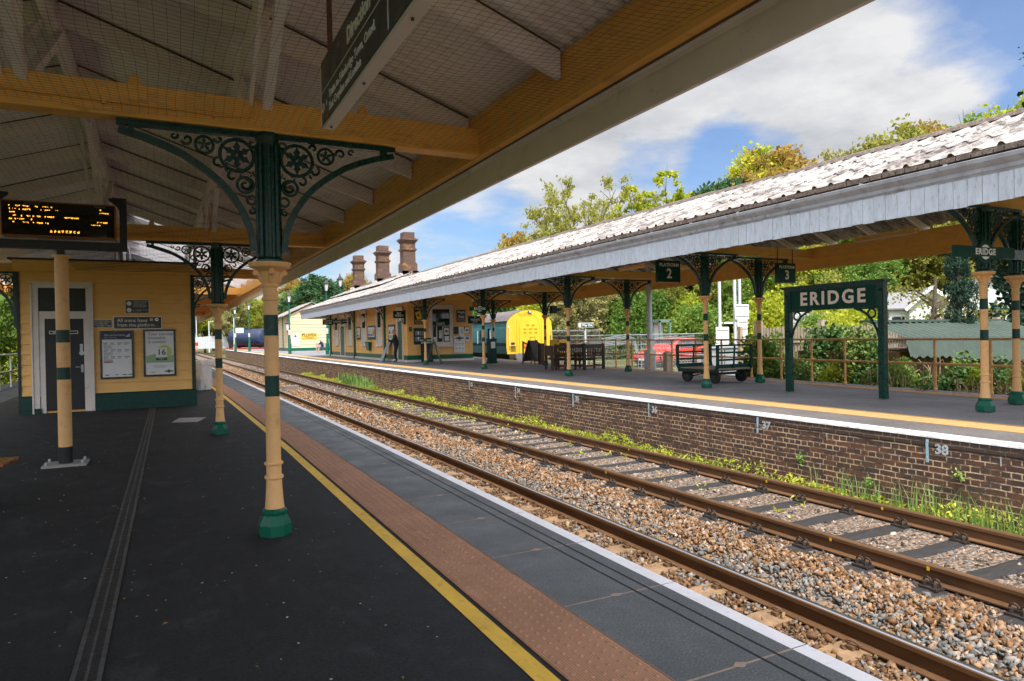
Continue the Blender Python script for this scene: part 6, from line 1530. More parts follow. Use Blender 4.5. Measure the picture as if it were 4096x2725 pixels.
# metal site fence panels
def heras(label,x,y,rz,w=3.3,h=1.9):
    t=thing('fence_panel',label,'fence panel',(x,y,-.35),rz,'silver mesh fence panels by the car park')
    m=MB();m.tube([(0,0,.05),(0,0,h),(w,0,h),(w,0,.05),(0,0,.05)],.025,6);m.obj('frame',M['steel'],t)
    m=MB();k=0.0
    while k<w: m.tube([(k,0,.1),(k,0,h)],.0045,3,cap=False);k+=.09
    k=.15
    while k<h: m.tube([(0,0,k),(w,0,k)],.0045,3,cap=False);k+=.22
    m.obj('wire_mesh',M['steel'],t)
heras('silver mesh fence panel behind the right brown bench',14.9+1.7,24.3,R(8),3.0);heras('silver mesh fence panel leaning beside the red car bonnet',18.6,24.6,R(-12),3.3)
heras('silver mesh fence panel left of the Way Out post',17.0,28.5,R(6),3.2);heras('silver mesh fence panel standing in front of the red car wing',20.3,26.6,R(-6),3.0);heras('silver mesh fence panel beyond the benches by the blue container',19.0,33.0,R(4),3.4,2.2)
t=thing('stacked_rails','stack of bent silver fence rails lying over the fence panels by the benches','fence rails',(17.0,25.2,0))
for k in range(6):
    m=MB();z=1.05+.055*k;m.tube([(-1.5+.1*k,.05*k,z-.15),(0,.05*k,z+.03),(1.6,.05*k,z+.14+.02*k),(1.85+.05*k,.05*k,z+.02),(1.95+.05*k,.05*k,z-.5)],.024,6);m.obj('rail',M['steel'],t,smooth=True)
t=thing('timber_post','weathered timber post between the railing and the red car','post',(15.95,19.4,-.4));m=MB();m.box(-.10,.10,-.10,.10,0,1.3);m.prism([(-.1,1.3),(0,1.36),(.1,1.3)],-.1,.1,'y');m.obj('post',M['oldpost'],t)
for x,y in ((19.1,19.0),(20.6,19.4)):
    t=thing('timber_post','slim ochre timber stake standing behind the luggage trolley','stake',(x,y,-.4),0,'timber stakes behind the trolley');m=MB();m.box(-.07,.07,-.06,.06,0,2.2);m.obj('post',M['palewood'],t)
t=thing('mesh_fence','low grey wire mesh fence behind the railing and trolley','fence')
m=MB();P0,P1=(16.6,20.6),(22.5,17.2)
n=int(60)
for i in range(n+1):
    f=i/n;x=P0[0]+(P1[0]-P0[0])*f;y=P0[1]+(P1[1]-P0[1])*f;g_=2
    for s in (-1,1):
        f2=min(1,max(0,f+s*.13));m.tube([(x,y,-.35),(P0[0]+(P1[0]-P0[0])*f2,P0[1]+(P1[1]-P0[1])*f2,.75)],.006,3,cap=False)
m.tube([(P0[0],P0[1],.76),(P1[0],P1[1],.76)],.01,4);m.obj('wire_mesh',M['steel'],t)
t=thing('utility_cabinet','pale grey utility cabinet behind the luggage trolley','cabinet',(19.6,20.6,-.4));m=MB();m.box(-.75,.75,-.25,.25,0,1.35);m.box(-.8,.8,-.3,.3,1.35,1.42);m.obj('cabinet_body',pm('grey cabinet paint',(.30,.33,.36),.5,.12,4,.1,30),t,bevel=.02);m=MB();m.box(-.02,.02,-.26,-.25,.1,1.3);m.obj('door_gap',M['groove'],t)
t=thing('phone_box','pale green framed booth seen behind the fence panels','booth',(24.7,30.5,-.35));m=MB()
for x in (-.35,.35):
    for y in (-.3,.3): m.box(x-.05,x+.05,y-.05,y+.05,0,2.65)
m.box(-.4,.4,-.35,.35,2.55,2.72);m.box(-.35,.35,-.02,.02,1.2,1.28);m.obj('frame',pm('sage green frame',(.12,.22,.18),.5,.1,4,0),t);m=MB();m.box(-.32,.32,.25,.27,.1,2.55);m.obj('glazing',LG,t)
# red car: body lofted along its length
def car(label,x,y,rz,paint,name='parked_car',L_=4.5,W_=1.82):
    t=thing(name,label,'car',(x,y,-.30),rz);h=W_/2
    # stations along x (front at -x): z of sill, belt, roof ; half width at sill, belt, roof
    st=[(-2.25,.42,.62,.62,.62,.60,.60),(-2.18,.30,.78,.78,.80,.76,.76),(-2.0,.24,.92,.93,.87,.83,.80),(-1.5,.22,1.00,1.02,h,.87,.80),(-.98,.22,1.06,1.10,h,.89,.80),(-.35,.22,1.08,1.52,h,.90,.66),(.0,.22,1.09,1.63,h,.90,.66),(.6,.22,1.10,1.67,h,.90,.67),(1.3,.22,1.12,1.65,h,.90,.66),(1.8,.24,1.14,1.56,h,.89,.64),(2.1,.28,1.14,1.25,.88,.86,.74),(2.25,.40,1.0,1.02,.78,.76,.72)]
    vs=[];fs=[]
    for X_,z0,zb,zr,w0,wb,wr in st:
        zm=(z0+zb)/2;vs+=[(X_,-w0*.93,z0),(X_,-w0*1.0,zm),(X_,-wb,zb),(X_,-wr,zr-.04),(X_,-wr*.75,zr),(X_,wr*.75,zr),(X_,wr,zr-.04),(X_,wb,zb),(X_,w0*1.0,zm),(X_,w0*.93,z0)]
    n=10
    for i in range(len(st)-1):
        for q in range(n): l=(q+1)%n;fs.append((i*n+q,i*n+l,(i+1)*n+l,(i+1)*n+q))
    fs+=[tuple(range(n)),tuple((len(st)-1)*n+n-1-q for q in range(n))]
    m=MB();m.add(vs,fs);b=m.obj('body',paint,t,smooth=True)
    sm=b.modifiers.new('soft','SUBSURF');sm.levels=1;sm.render_levels=2
    g_=MB()
    def quadside(s,P):
        g_.add([(a,s*b_,c) for a,b_,c in P],[(0,1,2,3)])
    for s in (-1,1):
        for P in ([(-.72,.885,1.10),(.02,.905,1.12),(.05,.735,1.52),(-.22,.745,1.46)],[(.12,.905,1.12),(.92,.905,1.13),(.90,.735,1.55),(.13,.735,1.54)],[(1.02,.90,1.14),(1.80,.86,1.20),(1.70,.73,1.46),(1.0,.735,1.54)]): quadside(s,P)
    g_.add([(-.93,-.74,1.12),(-.93,.74,1.12),(-.30,.60,1.56),(-.30,-.60,1.56)],[(0,1,2,3)]);g_.add([(2.06,-.66,1.22),(2.06,.66,1.22),(1.83,.56,1.53),(1.83,-.56,1.53)],[(0,1,2,3)]);g_.obj('window',M['carglass'],t)
    for X_ in (-1.38,1.36):
        for s in (-1,1):
            w=MB();w.lathe([(.2,-.10),(.31,-.11),(.335,-.08),(.335,.08),(.31,.11),(.2,.10)],24);o=w.obj('wheel',M['tyre'],t,loc=(X_,s*(h-.10),.335));o.rotation_euler=(R(90),0,0)
            r_=MB();r_.lathe([(.20,-.112 if s>0 else .112),(.19,-.118*1 if s>0 else .118),(.05,-.12 if s>0 else .12)],20);r_.obj('rim',M['steel'],o)
            a=MB();a.tube([(X_+.40*math.cos(R(q)),s*(h+.005),.335+.40*math.sin(R(q))) for q in range(-5,190,15)],.035,5);a.obj('wheel_arch',M['black'],t)
    for s in (-1,1):
        m=MB();m.add([(-2.22,s*.40,.70),(-2.10,s*.80,.72),(-1.95,s*.84,.90),(-2.12,s*.45,.82)],[(0,1,2,3)]);m.obj('headlight',M['curtain'],t)
        m=MB();m.bar((-.6,s*.55,1.64),(1.5,s*.55,1.74),.05,.05);m.obj('roof_bar',M['steel'],t)
        m=MB();m.box(-.72,-.52,*sorted((s*.92,s*1.08)),1.08,1.22);m.obj('wing_mirror',paint,t)
        m=MB();m.box(2.1,2.2,*sorted((s*.6,s*.84)),.85,1.1);m.obj('tail_light',M['redframe'],t)
    m=MB();m.box(-2.30,-2.2,-.5,.5,.50,.62);m.box(-2.28,-2.18,-.45,.45,.34,.44);m.obj('grille',M['black'],t);m=MB();m.box(-2.32,-2.30,-.26,.26,.5,.61);m.obj('number_plate',M['letterw'],t)
    return t
car('bright red estate car with roof bars parked behind the ochre railing',24.2,29.2,R(14),M['carred'])
# house, garden fence, shed roof
t=thing('bungalow','white bungalow with grey slate roofs behind the garden fence','house',(43.4,30.0,0),R(-50))
m=MB();m.box(.2,8.8,0,6,-1,3.0);m.prism([(1.3,-1),(1.3,3.0),(2.54,4.22),(4.0,3.0),(4.0,-1)],-1.0,1,'y');m.prism([(3.9,-1),(3.9,3.4),(5.7,4.75),(8.9,3.5),(8.9,-1)],-.4,6,'y');m.obj('wall',M['render'],t)
m=MB()
def slab(P,th=.09): m.add([p for p in P]+[(p[0],p[1],p[2]+th) for p in P],[(0,1,2,3),(7,6,5,4),(0,4,5,1),(1,5,6,2),(2,6,7,3),(3,7,4,0)])
slab([(0,-.3,2.9),(4.5,-.3,2.9),(4.5,3,4.1),(.5,3,4.1)]);slab([(.5,3,4.1),(4.5,3,4.1),(4.5,6.3,2.9),(0,6.3,2.9)])
slab([(1.1,-1.25,2.86),(2.54,-1.25,4.24),(2.54,2.5,4.24),(1.1,2.5,2.86)]);slab([(2.54,-1.25,4.24),(4.2,-1.25,2.86),(4.2,2.5,2.86),(2.54,2.5,4.24)])
slab([(3.7,-.7,3.3),(5.7,-.7,4.8),(5.7,6,4.8),(3.7,6,3.3)]);slab([(5.7,-.7,4.8),(9.2,-.7,3.45),(9.2,6,3.45),(5.7,6,4.8)]);m.obj('roof',M['slate'],t)
m=MB();m.bar((1.05,-1.3,2.82),(2.54,-1.3,4.25),.06,.2);m.bar((2.54,-1.3,4.25),(4.25,-1.3,2.82),.06,.2);m.obj('bargeboard',M['letterw'],t)
for (x,y) in ((.75,-.0),(5.4,-.4),(7.6,-.4)):
    m=MB();m.box(x-.45,x+.45,y-.06,y,1.3,2.5);w=m.obj('window',M['letterw'],t);m=MB();m.box(x-.38,x+.38,y-.07,y-.06,1.37,2.43);m.obj('pane',M['glass'],w)
t=thing('garden_shed','long dark shed with a green corrugated roof behind the railing','shed',(0,0,0))
m=MB()
A0,B0=(16.3,10.6,.88),(22.6,10.2,.60)
n=90;vs=[];fs=[]
for i in range(n+1):
    f=i/n;w=.035*math.sin(i*math.pi/2*1.0+0.5);sag=.04*math.sin(f*9)
    a=Vector((16.85+6.6*f,10.98-.35*f,.86-.28*f+sag));b=Vector((16.85+6.6*f,11.12-.35*f,1.37-.08*f));c=Vector((18.1+6.6*f,13.2-.35*f,1.80-.02*f))
    for p in (a,b,c): vs.append((p.x,p.y,p.z+w))
for i in range(n):
    for q in range(2): fs.append((i*3+q,i*3+q+1,i*3+q+4,i*3+q+3))
m.add(vs,fs);m.obj('roof',M['corrgreen'],t)
m=MB();m.box(18.1,24.7,12.9,13.3,1.80,1.87);m.obj('ridge_cap',M['corrgreen'],t)
m=MB();m.box(16.9,23.5,11.3,14.5,-.8,1.0);m.obj('wall',M['grime'],t)
t=thing('garden_fence','weathered grey boarded garden fence with old posts','fence',(0,0,0))
P0=Vector((17.2,16.4,0));P1=Vector((26.5,14.0,0));d=(P1-P0).normalized();Ln=(P1-P0).length;k=0;m=MB()
while k<Ln:
    p=P0+d*(k+.05);m.box(p.x-.05,p.x+.05,p.y-.012,p.y+.012,-.5,1.72+rnd.uniform(-.03,.03));k+=.115
m.obj('boards',M['fencewood'],t)
m=MB()
for z in (.4,1.25): m.bar(P0+Vector((0,-.05,z)),P1+Vector((0,-.05,z)),.05,.09)
m.obj('fence_rail',M['fencewood'],t)
k=0
while k<Ln+.1:
    p=P0+d*k;m=MB();m.box(p.x-.11,p.x+.11,p.y-.16,p.y-.0,-.5,1.95);m.obj('post',M['oldpost'],t);k+=2.35
# ------------------------------------------------------------------ people
def grow(name,verts,edges,radii,root,mats,lab,parent=None,loc=(0,0,0),rz=0,sub=1):
    """one continuous skinned body; lab(point)->material index"""
    me=bpy.data.meshes.new(name);me.from_pydata(verts,edges,[]);o=bpy.data.objects.new(name,me);COL.objects.link(o)
    sk=o.modifiers.new('skin','SKIN');ss=o.modifiers.new('sub','SUBSURF');ss.levels=sub;ss.render_levels=sub
    for i,r in enumerate(radii):
        s=me.skin_vertices[0].data[i];s.radius=r if isinstance(r,tuple) else (r,r);s.use_root=(i==root)
    dg=bpy.context.evaluated_depsgraph_get();dg.update();nm=bpy.data.meshes.new_from_object(o.evaluated_get(dg));bpy.data.objects.remove(o)
    nm.materials.clear()
    for m_ in mats:nm.materials.append(m_)
    for p in nm.polygons: p.material_index=lab(p.center);p.use_smooth=True
    return link(nm,name,parent,loc,(0,0,rz))
def person(label,loc,rz,J,mats,lab,hair,hairz,hat=None):
    t=thing('person',label,'person',loc,rz)
    V=[];E_=[];Rr=[];ix={}
    def v(n,p,r): ix[n]=len(V);V.append(p);Rr.append(r)
    def e(a,b):E_.append((ix[a],ix[b]))
    for n,(p,r) in J['pts'].items(): v(n,p,r)
    for a,b in J['edges']: e(a,b)
    # hands: palm, four fingers of different length, thumb from the side
    for s in ('l','r'):
        w=Vector(J['pts']['wrist_'+s][0]);d=(w-Vector(J['pts']['elbow_'+s][0])).normalized();side=d.cross(Vector((0,0,1)));side=side.normalized() if side.length>.1 else Vector((1,0,0));dn=d.cross(side)
        v('palm_'+s,tuple(w+d*.07),(.034,.018));e('wrist_'+s,'palm_'+s)
        for k,l in enumerate((.065,.075,.07,.055)):
            b=w+d*.10+side*(-.03+.02*k);v(f'f{k}a'+s,tuple(b),.009);v(f'f{k}b'+s,tuple(b+d*l*.55+dn*.008),.008);v(f'f{k}c'+s,tuple(b+d*l*.9+dn*.025),.007)
            e('palm_'+s,f'f{k}a'+s);e(f'f{k}a'+s,f'f{k}b'+s);e(f'f{k}b'+s,f'f{k}c'+s)
        b=w+d*.04-side*.03;v('ta'+s,tuple(b),.010);v('tb'+s,tuple(b+d*.035-side*.025),.009);v('tc'+s,tuple(b+d*.06-side*.03),.008);e('wrist_'+s,'ta'+s);e('ta'+s,'tb'+s);e('tb'+s,'tc'+s)
    grow('body',V,E_,Rr,ix['pelvis'],mats,lab,t)
    hc=Vector(J['pts']['head'][0])
    m=MB();r=.108;n=16
    for i in range(1): pass
    prof=[]
    vs=[];fs=[];K=9
    for i in range(K):
        th=R(8+ (hairz)*i/(K-1))
        for q in range(n):
            a=2*math.pi*q/n;rr=r*(1.02+.03*math.sin(q*5+i));vs.append((hc.x+rr*math.sin(th)*math.cos(a)*.92,hc.y+rr*math.sin(th)*math.sin(a)*1.05+.012,hc.z+.01+rr*1.12*math.cos(th)))
    for i in range(K-1):
        for q in range(n): l=(q+1)%n;fs.append((i*n+q,i*n+l,(i+1)*n+l,(i+1)*n+q))
    fs.append(tuple(range(n-1,-1,-1)));m.add(vs,fs);m.obj('hair',hair,t,smooth=True)
    if hat:
        m=MB();m.lathe([(.118,.03),(.118,.06),(.10,.12),(.03,.14)],16,tuple(hc));m.box(hc.x-.08,hc.x+.08,hc.y-.2,hc.y-.08,hc.z+.035,hc.z+.05);m.obj('cap',hat,t,smooth=True)
    m=MB()
    for s in (-1,1): m.lathe([(.012,-.01),(.012,.01)],6,(hc.x+s*.035,hc.y-.098,hc.z+.01))
    m.obj('eye',M['ink'],t)
    return t
ED=[('pelvis','waist'),('waist','chest'),('chest','neck'),('neck','jaw'),('jaw','head'),('head','crown'),('jaw','nose'),('chest','sh_l'),('sh_l','elbow_l'),('elbow_l','wrist_l'),('chest','sh_r'),('sh_r','elbow_r'),('elbow_r','wrist_r'),('pelvis','hip_l'),('hip_l','knee_l'),('knee_l','ankle_l'),('ankle_l','toe_l'),('pelvis','hip_r'),('hip_r','knee_r'),('knee_r','ankle_r'),('ankle_r','toe_r')]
# man leaning in at the office doorway: seen from behind, weight on one leg, other foot crossed
man=dict(edges=ED,pts={'pelvis':((0,0,.95),(.155,.125)),'waist':((.02,-.01,1.13),(.165,.135)),'chest':((.07,-.03,1.36),(.185,.13)),'neck':((.13,-.06,1.54),.062),'jaw':((.155,-.085,1.62),(.07,.08)),'head':((.17,-.10,1.70),(.088,.10)),'crown':((.175,-.10,1.78),.06),'nose':((.20,-.20,1.67),.018),
 'sh_l':((-.13,-.04,1.44),.078),'elbow_l':((-.30,-.14,1.20),.058),'wrist_l':((-.12,-.34,1.17),.036),'sh_r':((.26,-.03,1.43),.078),'elbow_r':((.31,-.20,1.19),.058),'wrist_r':((.30,-.38,1.27),.036),
 'hip_l':((-.09,0,.90),.115),'knee_l':((-.03,-.05,.49),.082),'ankle_l':((-.02,.02,.09),.056),'toe_l':((-.04,-.17,.035),.04),'hip_r':((.10,0,.90),.115),'knee_r':((.16,-.06,.50),.082),'ankle_r':((-.16,.02,.11),.056),'toe_r':((-.27,-.06,.035),.04)})
def lab_man(p):
    if p.z>1.545: return 0
    if p.z<.085: return 3
    if p.z>.90 or (abs(p.x-.05)>.24 and p.z>.8): return 1 if not (p.y<-.40) else 0
    return 2
person('man in a dark suit with grey hair leaning in at the office doorway',(11.36,37.15,PZ),R(-112),man,[M['skin'],M['suit'],M['suit'],M['shoe']],lab_man,M['hairgrey'],85)
def seated(lean,look): return dict(edges=ED,pts={'pelvis':((0,0,.50),(.165,.13)),'waist':((0,-.02-lean*.3,.70),(.155,.125)),'chest':((0,-.05-lean,.94),(.17,.125)),'neck':((look*.02,-.07-lean*1.3,1.10),.06),'jaw':((look*.04,-.10-lean*1.5,1.17),(.066,.075)),'head':((look*.05,-.12-lean*1.7,1.26),(.086,.098)),'crown':((look*.05,-.11-lean*1.7,1.34),.06),'nose':((look*.09,-.22-lean*1.7,1.23),.018),
 'sh_l':((-.19,-.05-lean,1.02),.07),'elbow_l':((-.25,-.18-lean,.78),.053),'wrist_l':((-.12,-.36-lean*.8,.70),.034),'sh_r':((.19,-.05-lean,1.02),.07),'elbow_r':((.25,-.18-lean,.78),.053),'wrist_r':((.10,-.38-lean*.8,.70),.034),
 'hip_l':((-.09,-.02,.50),.11),'knee_l':((-.12,-.48,.52),.078),'ankle_l':((-.12,-.50,.10),.05),'toe_l':((-.12,-.68,.04),.038),'hip_r':((.09,-.02,.50),.11),'knee_r':((.06,-.47,.55),.078),'ankle_r':((-.02,-.66,.16),.05),'toe_r':((-.04,-.83,.13),.038)})
def lab_a(p): return 0 if p.z>1.13 or (p.y<-.44 and p.z>.6 and p.z<.74 and abs(p.x)<.2) else (1 if p.z>.58 else (2 if p.z>.40 else (0 if p.z>.10 else 3)))
person('seated person in a navy jacket and white cap bending forward on the pale bench',(14.75,74.9,PZ),R(-55),seated(.13,.3),[M['skin'],M['navycloth'],M['denim'],M['capwhite']],lab_a,M['hairgrey'],80,M['capwhite'])
person('seated woman with auburn hair and a blue denim jacket on the pale bench',(15.5,75.0,PZ),R(-40),seated(.02,-.4),[M['skin'],M['denim'],M['bluedress'],M['shoe']],lab_a,M['hairbrown'],125)
# ------------------------------------------------------------------ vegetation
def leafmesh(name,centers,size,mat,flat=.0,twig=None,aspect=1.6):
    """many small kite shaped leaves"""
    n=len(centers);s=size*(.55+.9*rng.random(n));q=rng.normal(size=(n,3));q/=np.linalg.norm(q,axis=1)[:,None]
    q[:,2]=q[:,2]*(1-flat)
    u=np.cross(q,rng.normal(size=(n,3)));u/=np.linalg.norm(u,axis=1)[:,None]+1e-9;w=np.cross(q,u);w/=np.linalg.norm(w,axis=1)[:,None]+1e-9
    a=centers-u*s[:,None]*aspect*.5;b=centers+w*s[:,None]*.5+u*s[:,None]*.1+q*s[:,None]*.12;c=centers+u*s[:,None]*aspect*.5;d=centers-w*s[:,None]*.5+u*s[:,None]*.1+q*s[:,None]*.12
    V=np.stack([a,b,c,d],1).reshape(-1,3);me=bpy.data.meshes.new(name);me.vertices.add(n*4);me.vertices.foreach_set('co',V.reshape(-1))
    me.loops.add(n*4);me.loops.foreach_set('vertex_index',np.arange(n*4,dtype=np.int32));me.polygons.add(n)
    me.polygons.foreach_set('loop_start',np.arange(0,n*4,4,dtype=np.int32));me.polygons.foreach_set('loop_total',np.full(n,4,np.int32));me.update(calc_edges=True)
    at=me.attributes.new('rnd','FLOAT','FACE');at.data.foreach_set('value',rng.random(n).astype(np.float32));me.materials.append(mat);return me
def lobes_pts(lobes,dens,shell=.55):
    out=[]
    for (c,r) in lobes:
        c=np.array(c,float);r=np.array(r if hasattr(r,'__len__') else (r,r,r),float);n=int(dens*r.mean()**2)
        k=max(6,int(n/45));sub=rng.normal(size=(k,3));sub/=np.linalg.norm(sub,axis=1)[:,None];sub*=(shell+(1-shell)*rng.random((k,1)))
        idx=rng.integers(0,k,n);p=sub[idx]+rng.normal(size=(n,3))*.15;out.append(c+p*r)
    return np.concatenate(out)
def tree_proto(name,label,h,spread,nl,leaf,leafcol,bark='bark',dens=520,trunk=.22,bare=.35,shape='round',seed=0,lobe=.30):
    r=random.Random(seed);t=thing(name,label,'tree')
    m=MB();lobes=[];top=h*.93
    tr=[(0,0,-1.2),(r.uniform(-.1,.1),r.uniform(-.1,.1),h*.25),(r.uniform(-.25,.25),r.uniform(-.25,.25),h*.55),(r.uniform(-.3,.3),r.uniform(-.3,.3),top)]
    m.tube(tr,[trunk*1.15,trunk*.9,trunk*.6,trunk*.12],8)
    def at(f):
        k=f*3;i=min(2,int(k));a=Vector(tr[i]);b=Vector(tr[i+1]);return a.lerp(b,k-i)
    for i in range(nl):
        f=bare+(1-bare)*(i+.5)/nl;z=h*f
        if shape=='round': w=math.sin(math.pi*min(.97,max(.08,(f-bare*.6)/(1-bare*.6))))
        elif shape=='cone': w=1.05-f
        elif shape=='col': w=.55+.3*math.sin(math.pi*f)
        elif shape=='open': w=.45+.75*math.sin(math.pi*f*.85)
        a=i*2.4+r.uniform(-.5,.5);d=spread*w*r.uniform(.45,1)
        c=Vector((d*math.cos(a),d*math.sin(a),z+r.uniform(-.05,.08)*h));b=at(max(.1,f-.22-.1*w))
        mid=b.lerp(c,.55)+Vector((0,0,.05*h*(1 if shape!='cone' else -.5)));m.tube([tuple(b),tuple(mid),tuple(c)],[trunk*.38,trunk*.2,trunk*.05],5)
        for q in range(3): e_=c+Vector((r.uniform(-1,1),r.uniform(-1,1),r.uniform(-.3,1)))*spread*lobe*.9;m.tube([tuple(mid.lerp(c,.6)),tuple(e_)],[trunk*.09,trunk*.03],4)
        R_=spread*lobe*r.uniform(.75,1.3);lobes.append((tuple(c),(R_,R_,R_*r.uniform(.6,.85))))
    m.obj('trunk',M[bark],t)
    me=leafmesh(name+'_leaves',lobes_pts(lobes,dens/(spread*lobe)**2*1.0),leaf,L[leafcol]);link(me,'crown',t)
    return t
G1='trees on the wooded slope beyond the tracks';G2='trees behind the island platform'
HID=(0,-400,-60)
protos={}
def P_(k,*a,**kw): protos[k]=tree_proto(*a,**kw)
P_('olive','broadleaf_tree','x',9,3.6,28,.135,'olive',dens=900,seed=1,lobe=.36)
P_('lime','broadleaf_tree','x',9,3.8,28,.135,'lime',lobe=.36,dens=900,seed=2)
P_('mid','broadleaf_tree','x',9,3.7,28,.135,'mid',lobe=.36,dens=900,seed=3)
P_('dark','broadleaf_tree','x',8,3.3,26,.135,'dark',lobe=.36,dens=900,seed=4)
P_('bronze','broadleaf_tree','x',9,3.6,26,.135,'bronze',lobe=.36,dens=900,seed=5)
P_('pale','broadleaf_tree','x',9,3.4,26,.135,'pale',lobe=.36,dens=620,seed=6)
P_('open','spreading_tree','x',9,4.4,38,.10,'olive',bark='palebark',dens=520,trunk=.30,bare=.38,shape='open',seed=7,lobe=.24)
P_('col','columnar_tree','x',8,1.9,24,.11,'lime',dens=520,trunk=.13,shape='col',seed=8,bare=.2,lobe=.42)
P_('cone','conifer_tree','x',12,3.4,46,.13,'conifer',dens=900,trunk=.2,bare=.08,shape='cone',seed=9,lobe=.30)
used=set()
def plant(k,x,y,z,s,label,group,rz=None,sx=1):
    rz=rnd.uniform(0,6.28) if rz is None else rz
    if k not in used:
        o=protos[k];used.add(k);o.location=(x,y,z);o.rotation_euler=(0,0,rz);o['label']=label;o['group']=group;o.scale=(s*sx,s*sx,s);return o
    return dup(protos[k],(x,y,z),rz,label,group,(s*sx,s*sx,s))
CN={'olive':'olive green','lime':'yellow green','mid':'mid green','dark':'dark green','bronze':'bronze tinted','pale':'pale grey green','open':'thin crowned','col':'slender','cone':'dark conifer'}
# wooded slope at the end of the line, left of the ticket office roof
sl=[('lime',-8,150),('mid',-3,160),('olive',2,155),('lime',7,165),('pale',11,150),('lime',15,160),('olive',20,150),('mid',25,150),('dark',29,140),('bronze',33,135),('mid',36,140),('lime',4,185),('olive',10,190),('mid',16,185),('lime',22,180),('dark',-14,140),('mid',-20,130),('olive',-1,200),('lime',14,205),('bronze',27,170),('olive',32,160),('dark',24,128),('olive',38,132)]
for i,(k,x,y) in enumerate(sl):
    zz=-1+.05*max(0,y-130)*.6;s=1.15+.25*rnd.random()+(.35 if k in('dark','bronze') else 0)
    plant(k,x,y,zz,s,f'{CN[k]} broadleaf tree on the wooded slope at the far end of the tracks',G1)
# trees behind the island platform, lower belt seen under the canopy and crowns above the roof
belt=[('dark',17.5,52,.75),('mid',21,50,.75),('mid',24.5,47,.8),('dark',28,46,.75),('pale',26,41,.75),('mid',30.5,42.5,.85),('olive',34,40,.8),('mid',37,37.5,.85),('lime',40.5,36,.85),('mid',43,33,.8),('lime',60,42,1.25),('lime',62,37,1.3),('lime',64,34,1.3),('lime',52,23,1.0),('lime',36,44,.9),('mid',55,22,1.0),('olive',57,17,1.1),('dark',50,18,.9),('lime',60,20,1.15),('mid',62,13,1.1),('olive',42,38,1.05),('pale',33,46,.9),('mid',47,35,1.0),('olive',54,31,1.15),('dark',22,58,.9),('olive',66,17,1.2),('lime',29,52,.9),('pale',58,27,1.1),('lime',66,31,1.3),('olive',58,39,1.2)]
for i,(k,x,y,s) in enumerate(belt):
    plant(k,x,y,gh(x,y)-.2,s,f'{CN[k]} broadleaf tree in the leafy belt behind the island platform and car park',G2)
crowns=[('open',31.0,48,14.2/9,'spreading thin crowned tree with forking limbs rising above the island canopy roof',.78),('bronze',26.2,51,1.10,'low bronze tree at the left end of the row above the canopy roof',.8),('olive',28.0,46,1.12,'bushy olive tree just left of the spreading tree above the canopy roof',.8),
 ('col',34.8,46,1.62,'slender upright tree right of the spreading tree above the canopy roof',.8),('col',38.4,46,1.78,'tallest slender leafy tree in the middle above the canopy roof',1.0),('col',40.6,45,1.62,'short slender tree at the right of the slender group above the canopy roof',1.0),('olive',36.4,45,1.25,'olive bush like crown between the slender trees above the canopy roof',.8),
 ('dark',39.5,40,1.70,'dark green round tree above the middle of the canopy roof',.8),('bronze',44.5,40,1.72,'golden bronze tree right of the dark round tree above the canopy roof',1.05),('lime',43.2,41,1.66,'yellow green tree beside the golden tree above the canopy roof',.8),
 ('pale',49.5,38,1.70,'pale feathery tree at the left of the right hand row above the canopy roof',.7),('olive',53.5,37,1.88,'small leaved olive bronze tree left in the right hand row above the canopy roof',1.0),('bronze',57.5,36,1.95,'olive tree in the right hand row above the canopy roof',.8),('mid',62,35,2.06,'mid green tree in the right hand row above the canopy roof',1.0),('lime',67.5,33,2.14,'rightmost green tree of the right hand row above the canopy roof',1.0)]
for k,x,y,s,lb,sx in crowns: plant(k,x,y,-.8,s,lb,'tree crowns above the island canopy',None,sx)
plant('cone',35.2,15.6,-1.2,1.22,'dark conifer cut off by the right edge of the photo','conifers at the right',.4,1.0)
plant('cone',22.2,12.9,-.6,.40,'dense dark conifer standing in front of the bungalow beside the right column','conifers at the right',1.4,.55)
# near spreading branches in front of the bungalow
t=thing('broadleaf_tree','bare limbed thin leaved tree spreading in front of the white bungalow','tree',(25.6,15.8,0))
m=MB();pts=[]
r=random.Random(4)
m.tube([(0,0,-1),(0,0,1.5),(.2,0,3.5)],[.16,.12,.05],7)
for k in range(22):
    a=r.uniform(0,6.28);z=r.uniform(.9,3.4);l=r.uniform(1.2,3.2);b=Vector((0,0,z*.8));e_=Vector((l*math.cos(a),l*math.sin(a)*.6,z+r.uniform(-.5,.3)));m.tube([tuple(b),tuple(b.lerp(e_,.5)+Vector((0,0,.18))),tuple(e_)],[.05,.03,.008],5)
    for q in range(16): pts.append(b.lerp(e_,r.uniform(.3,1))+Vector((r.gauss(0,.3),r.gauss(0,.3),r.gauss(.05,.16))))
m.obj('trunk',M['bark'],t);link(leafmesh('leaves',np.repeat(np.array([tuple(p) for p in pts]),6,0)+rng.normal(size=(len(pts)*6,3))*.13,.075,L['olive']),'crown',t)
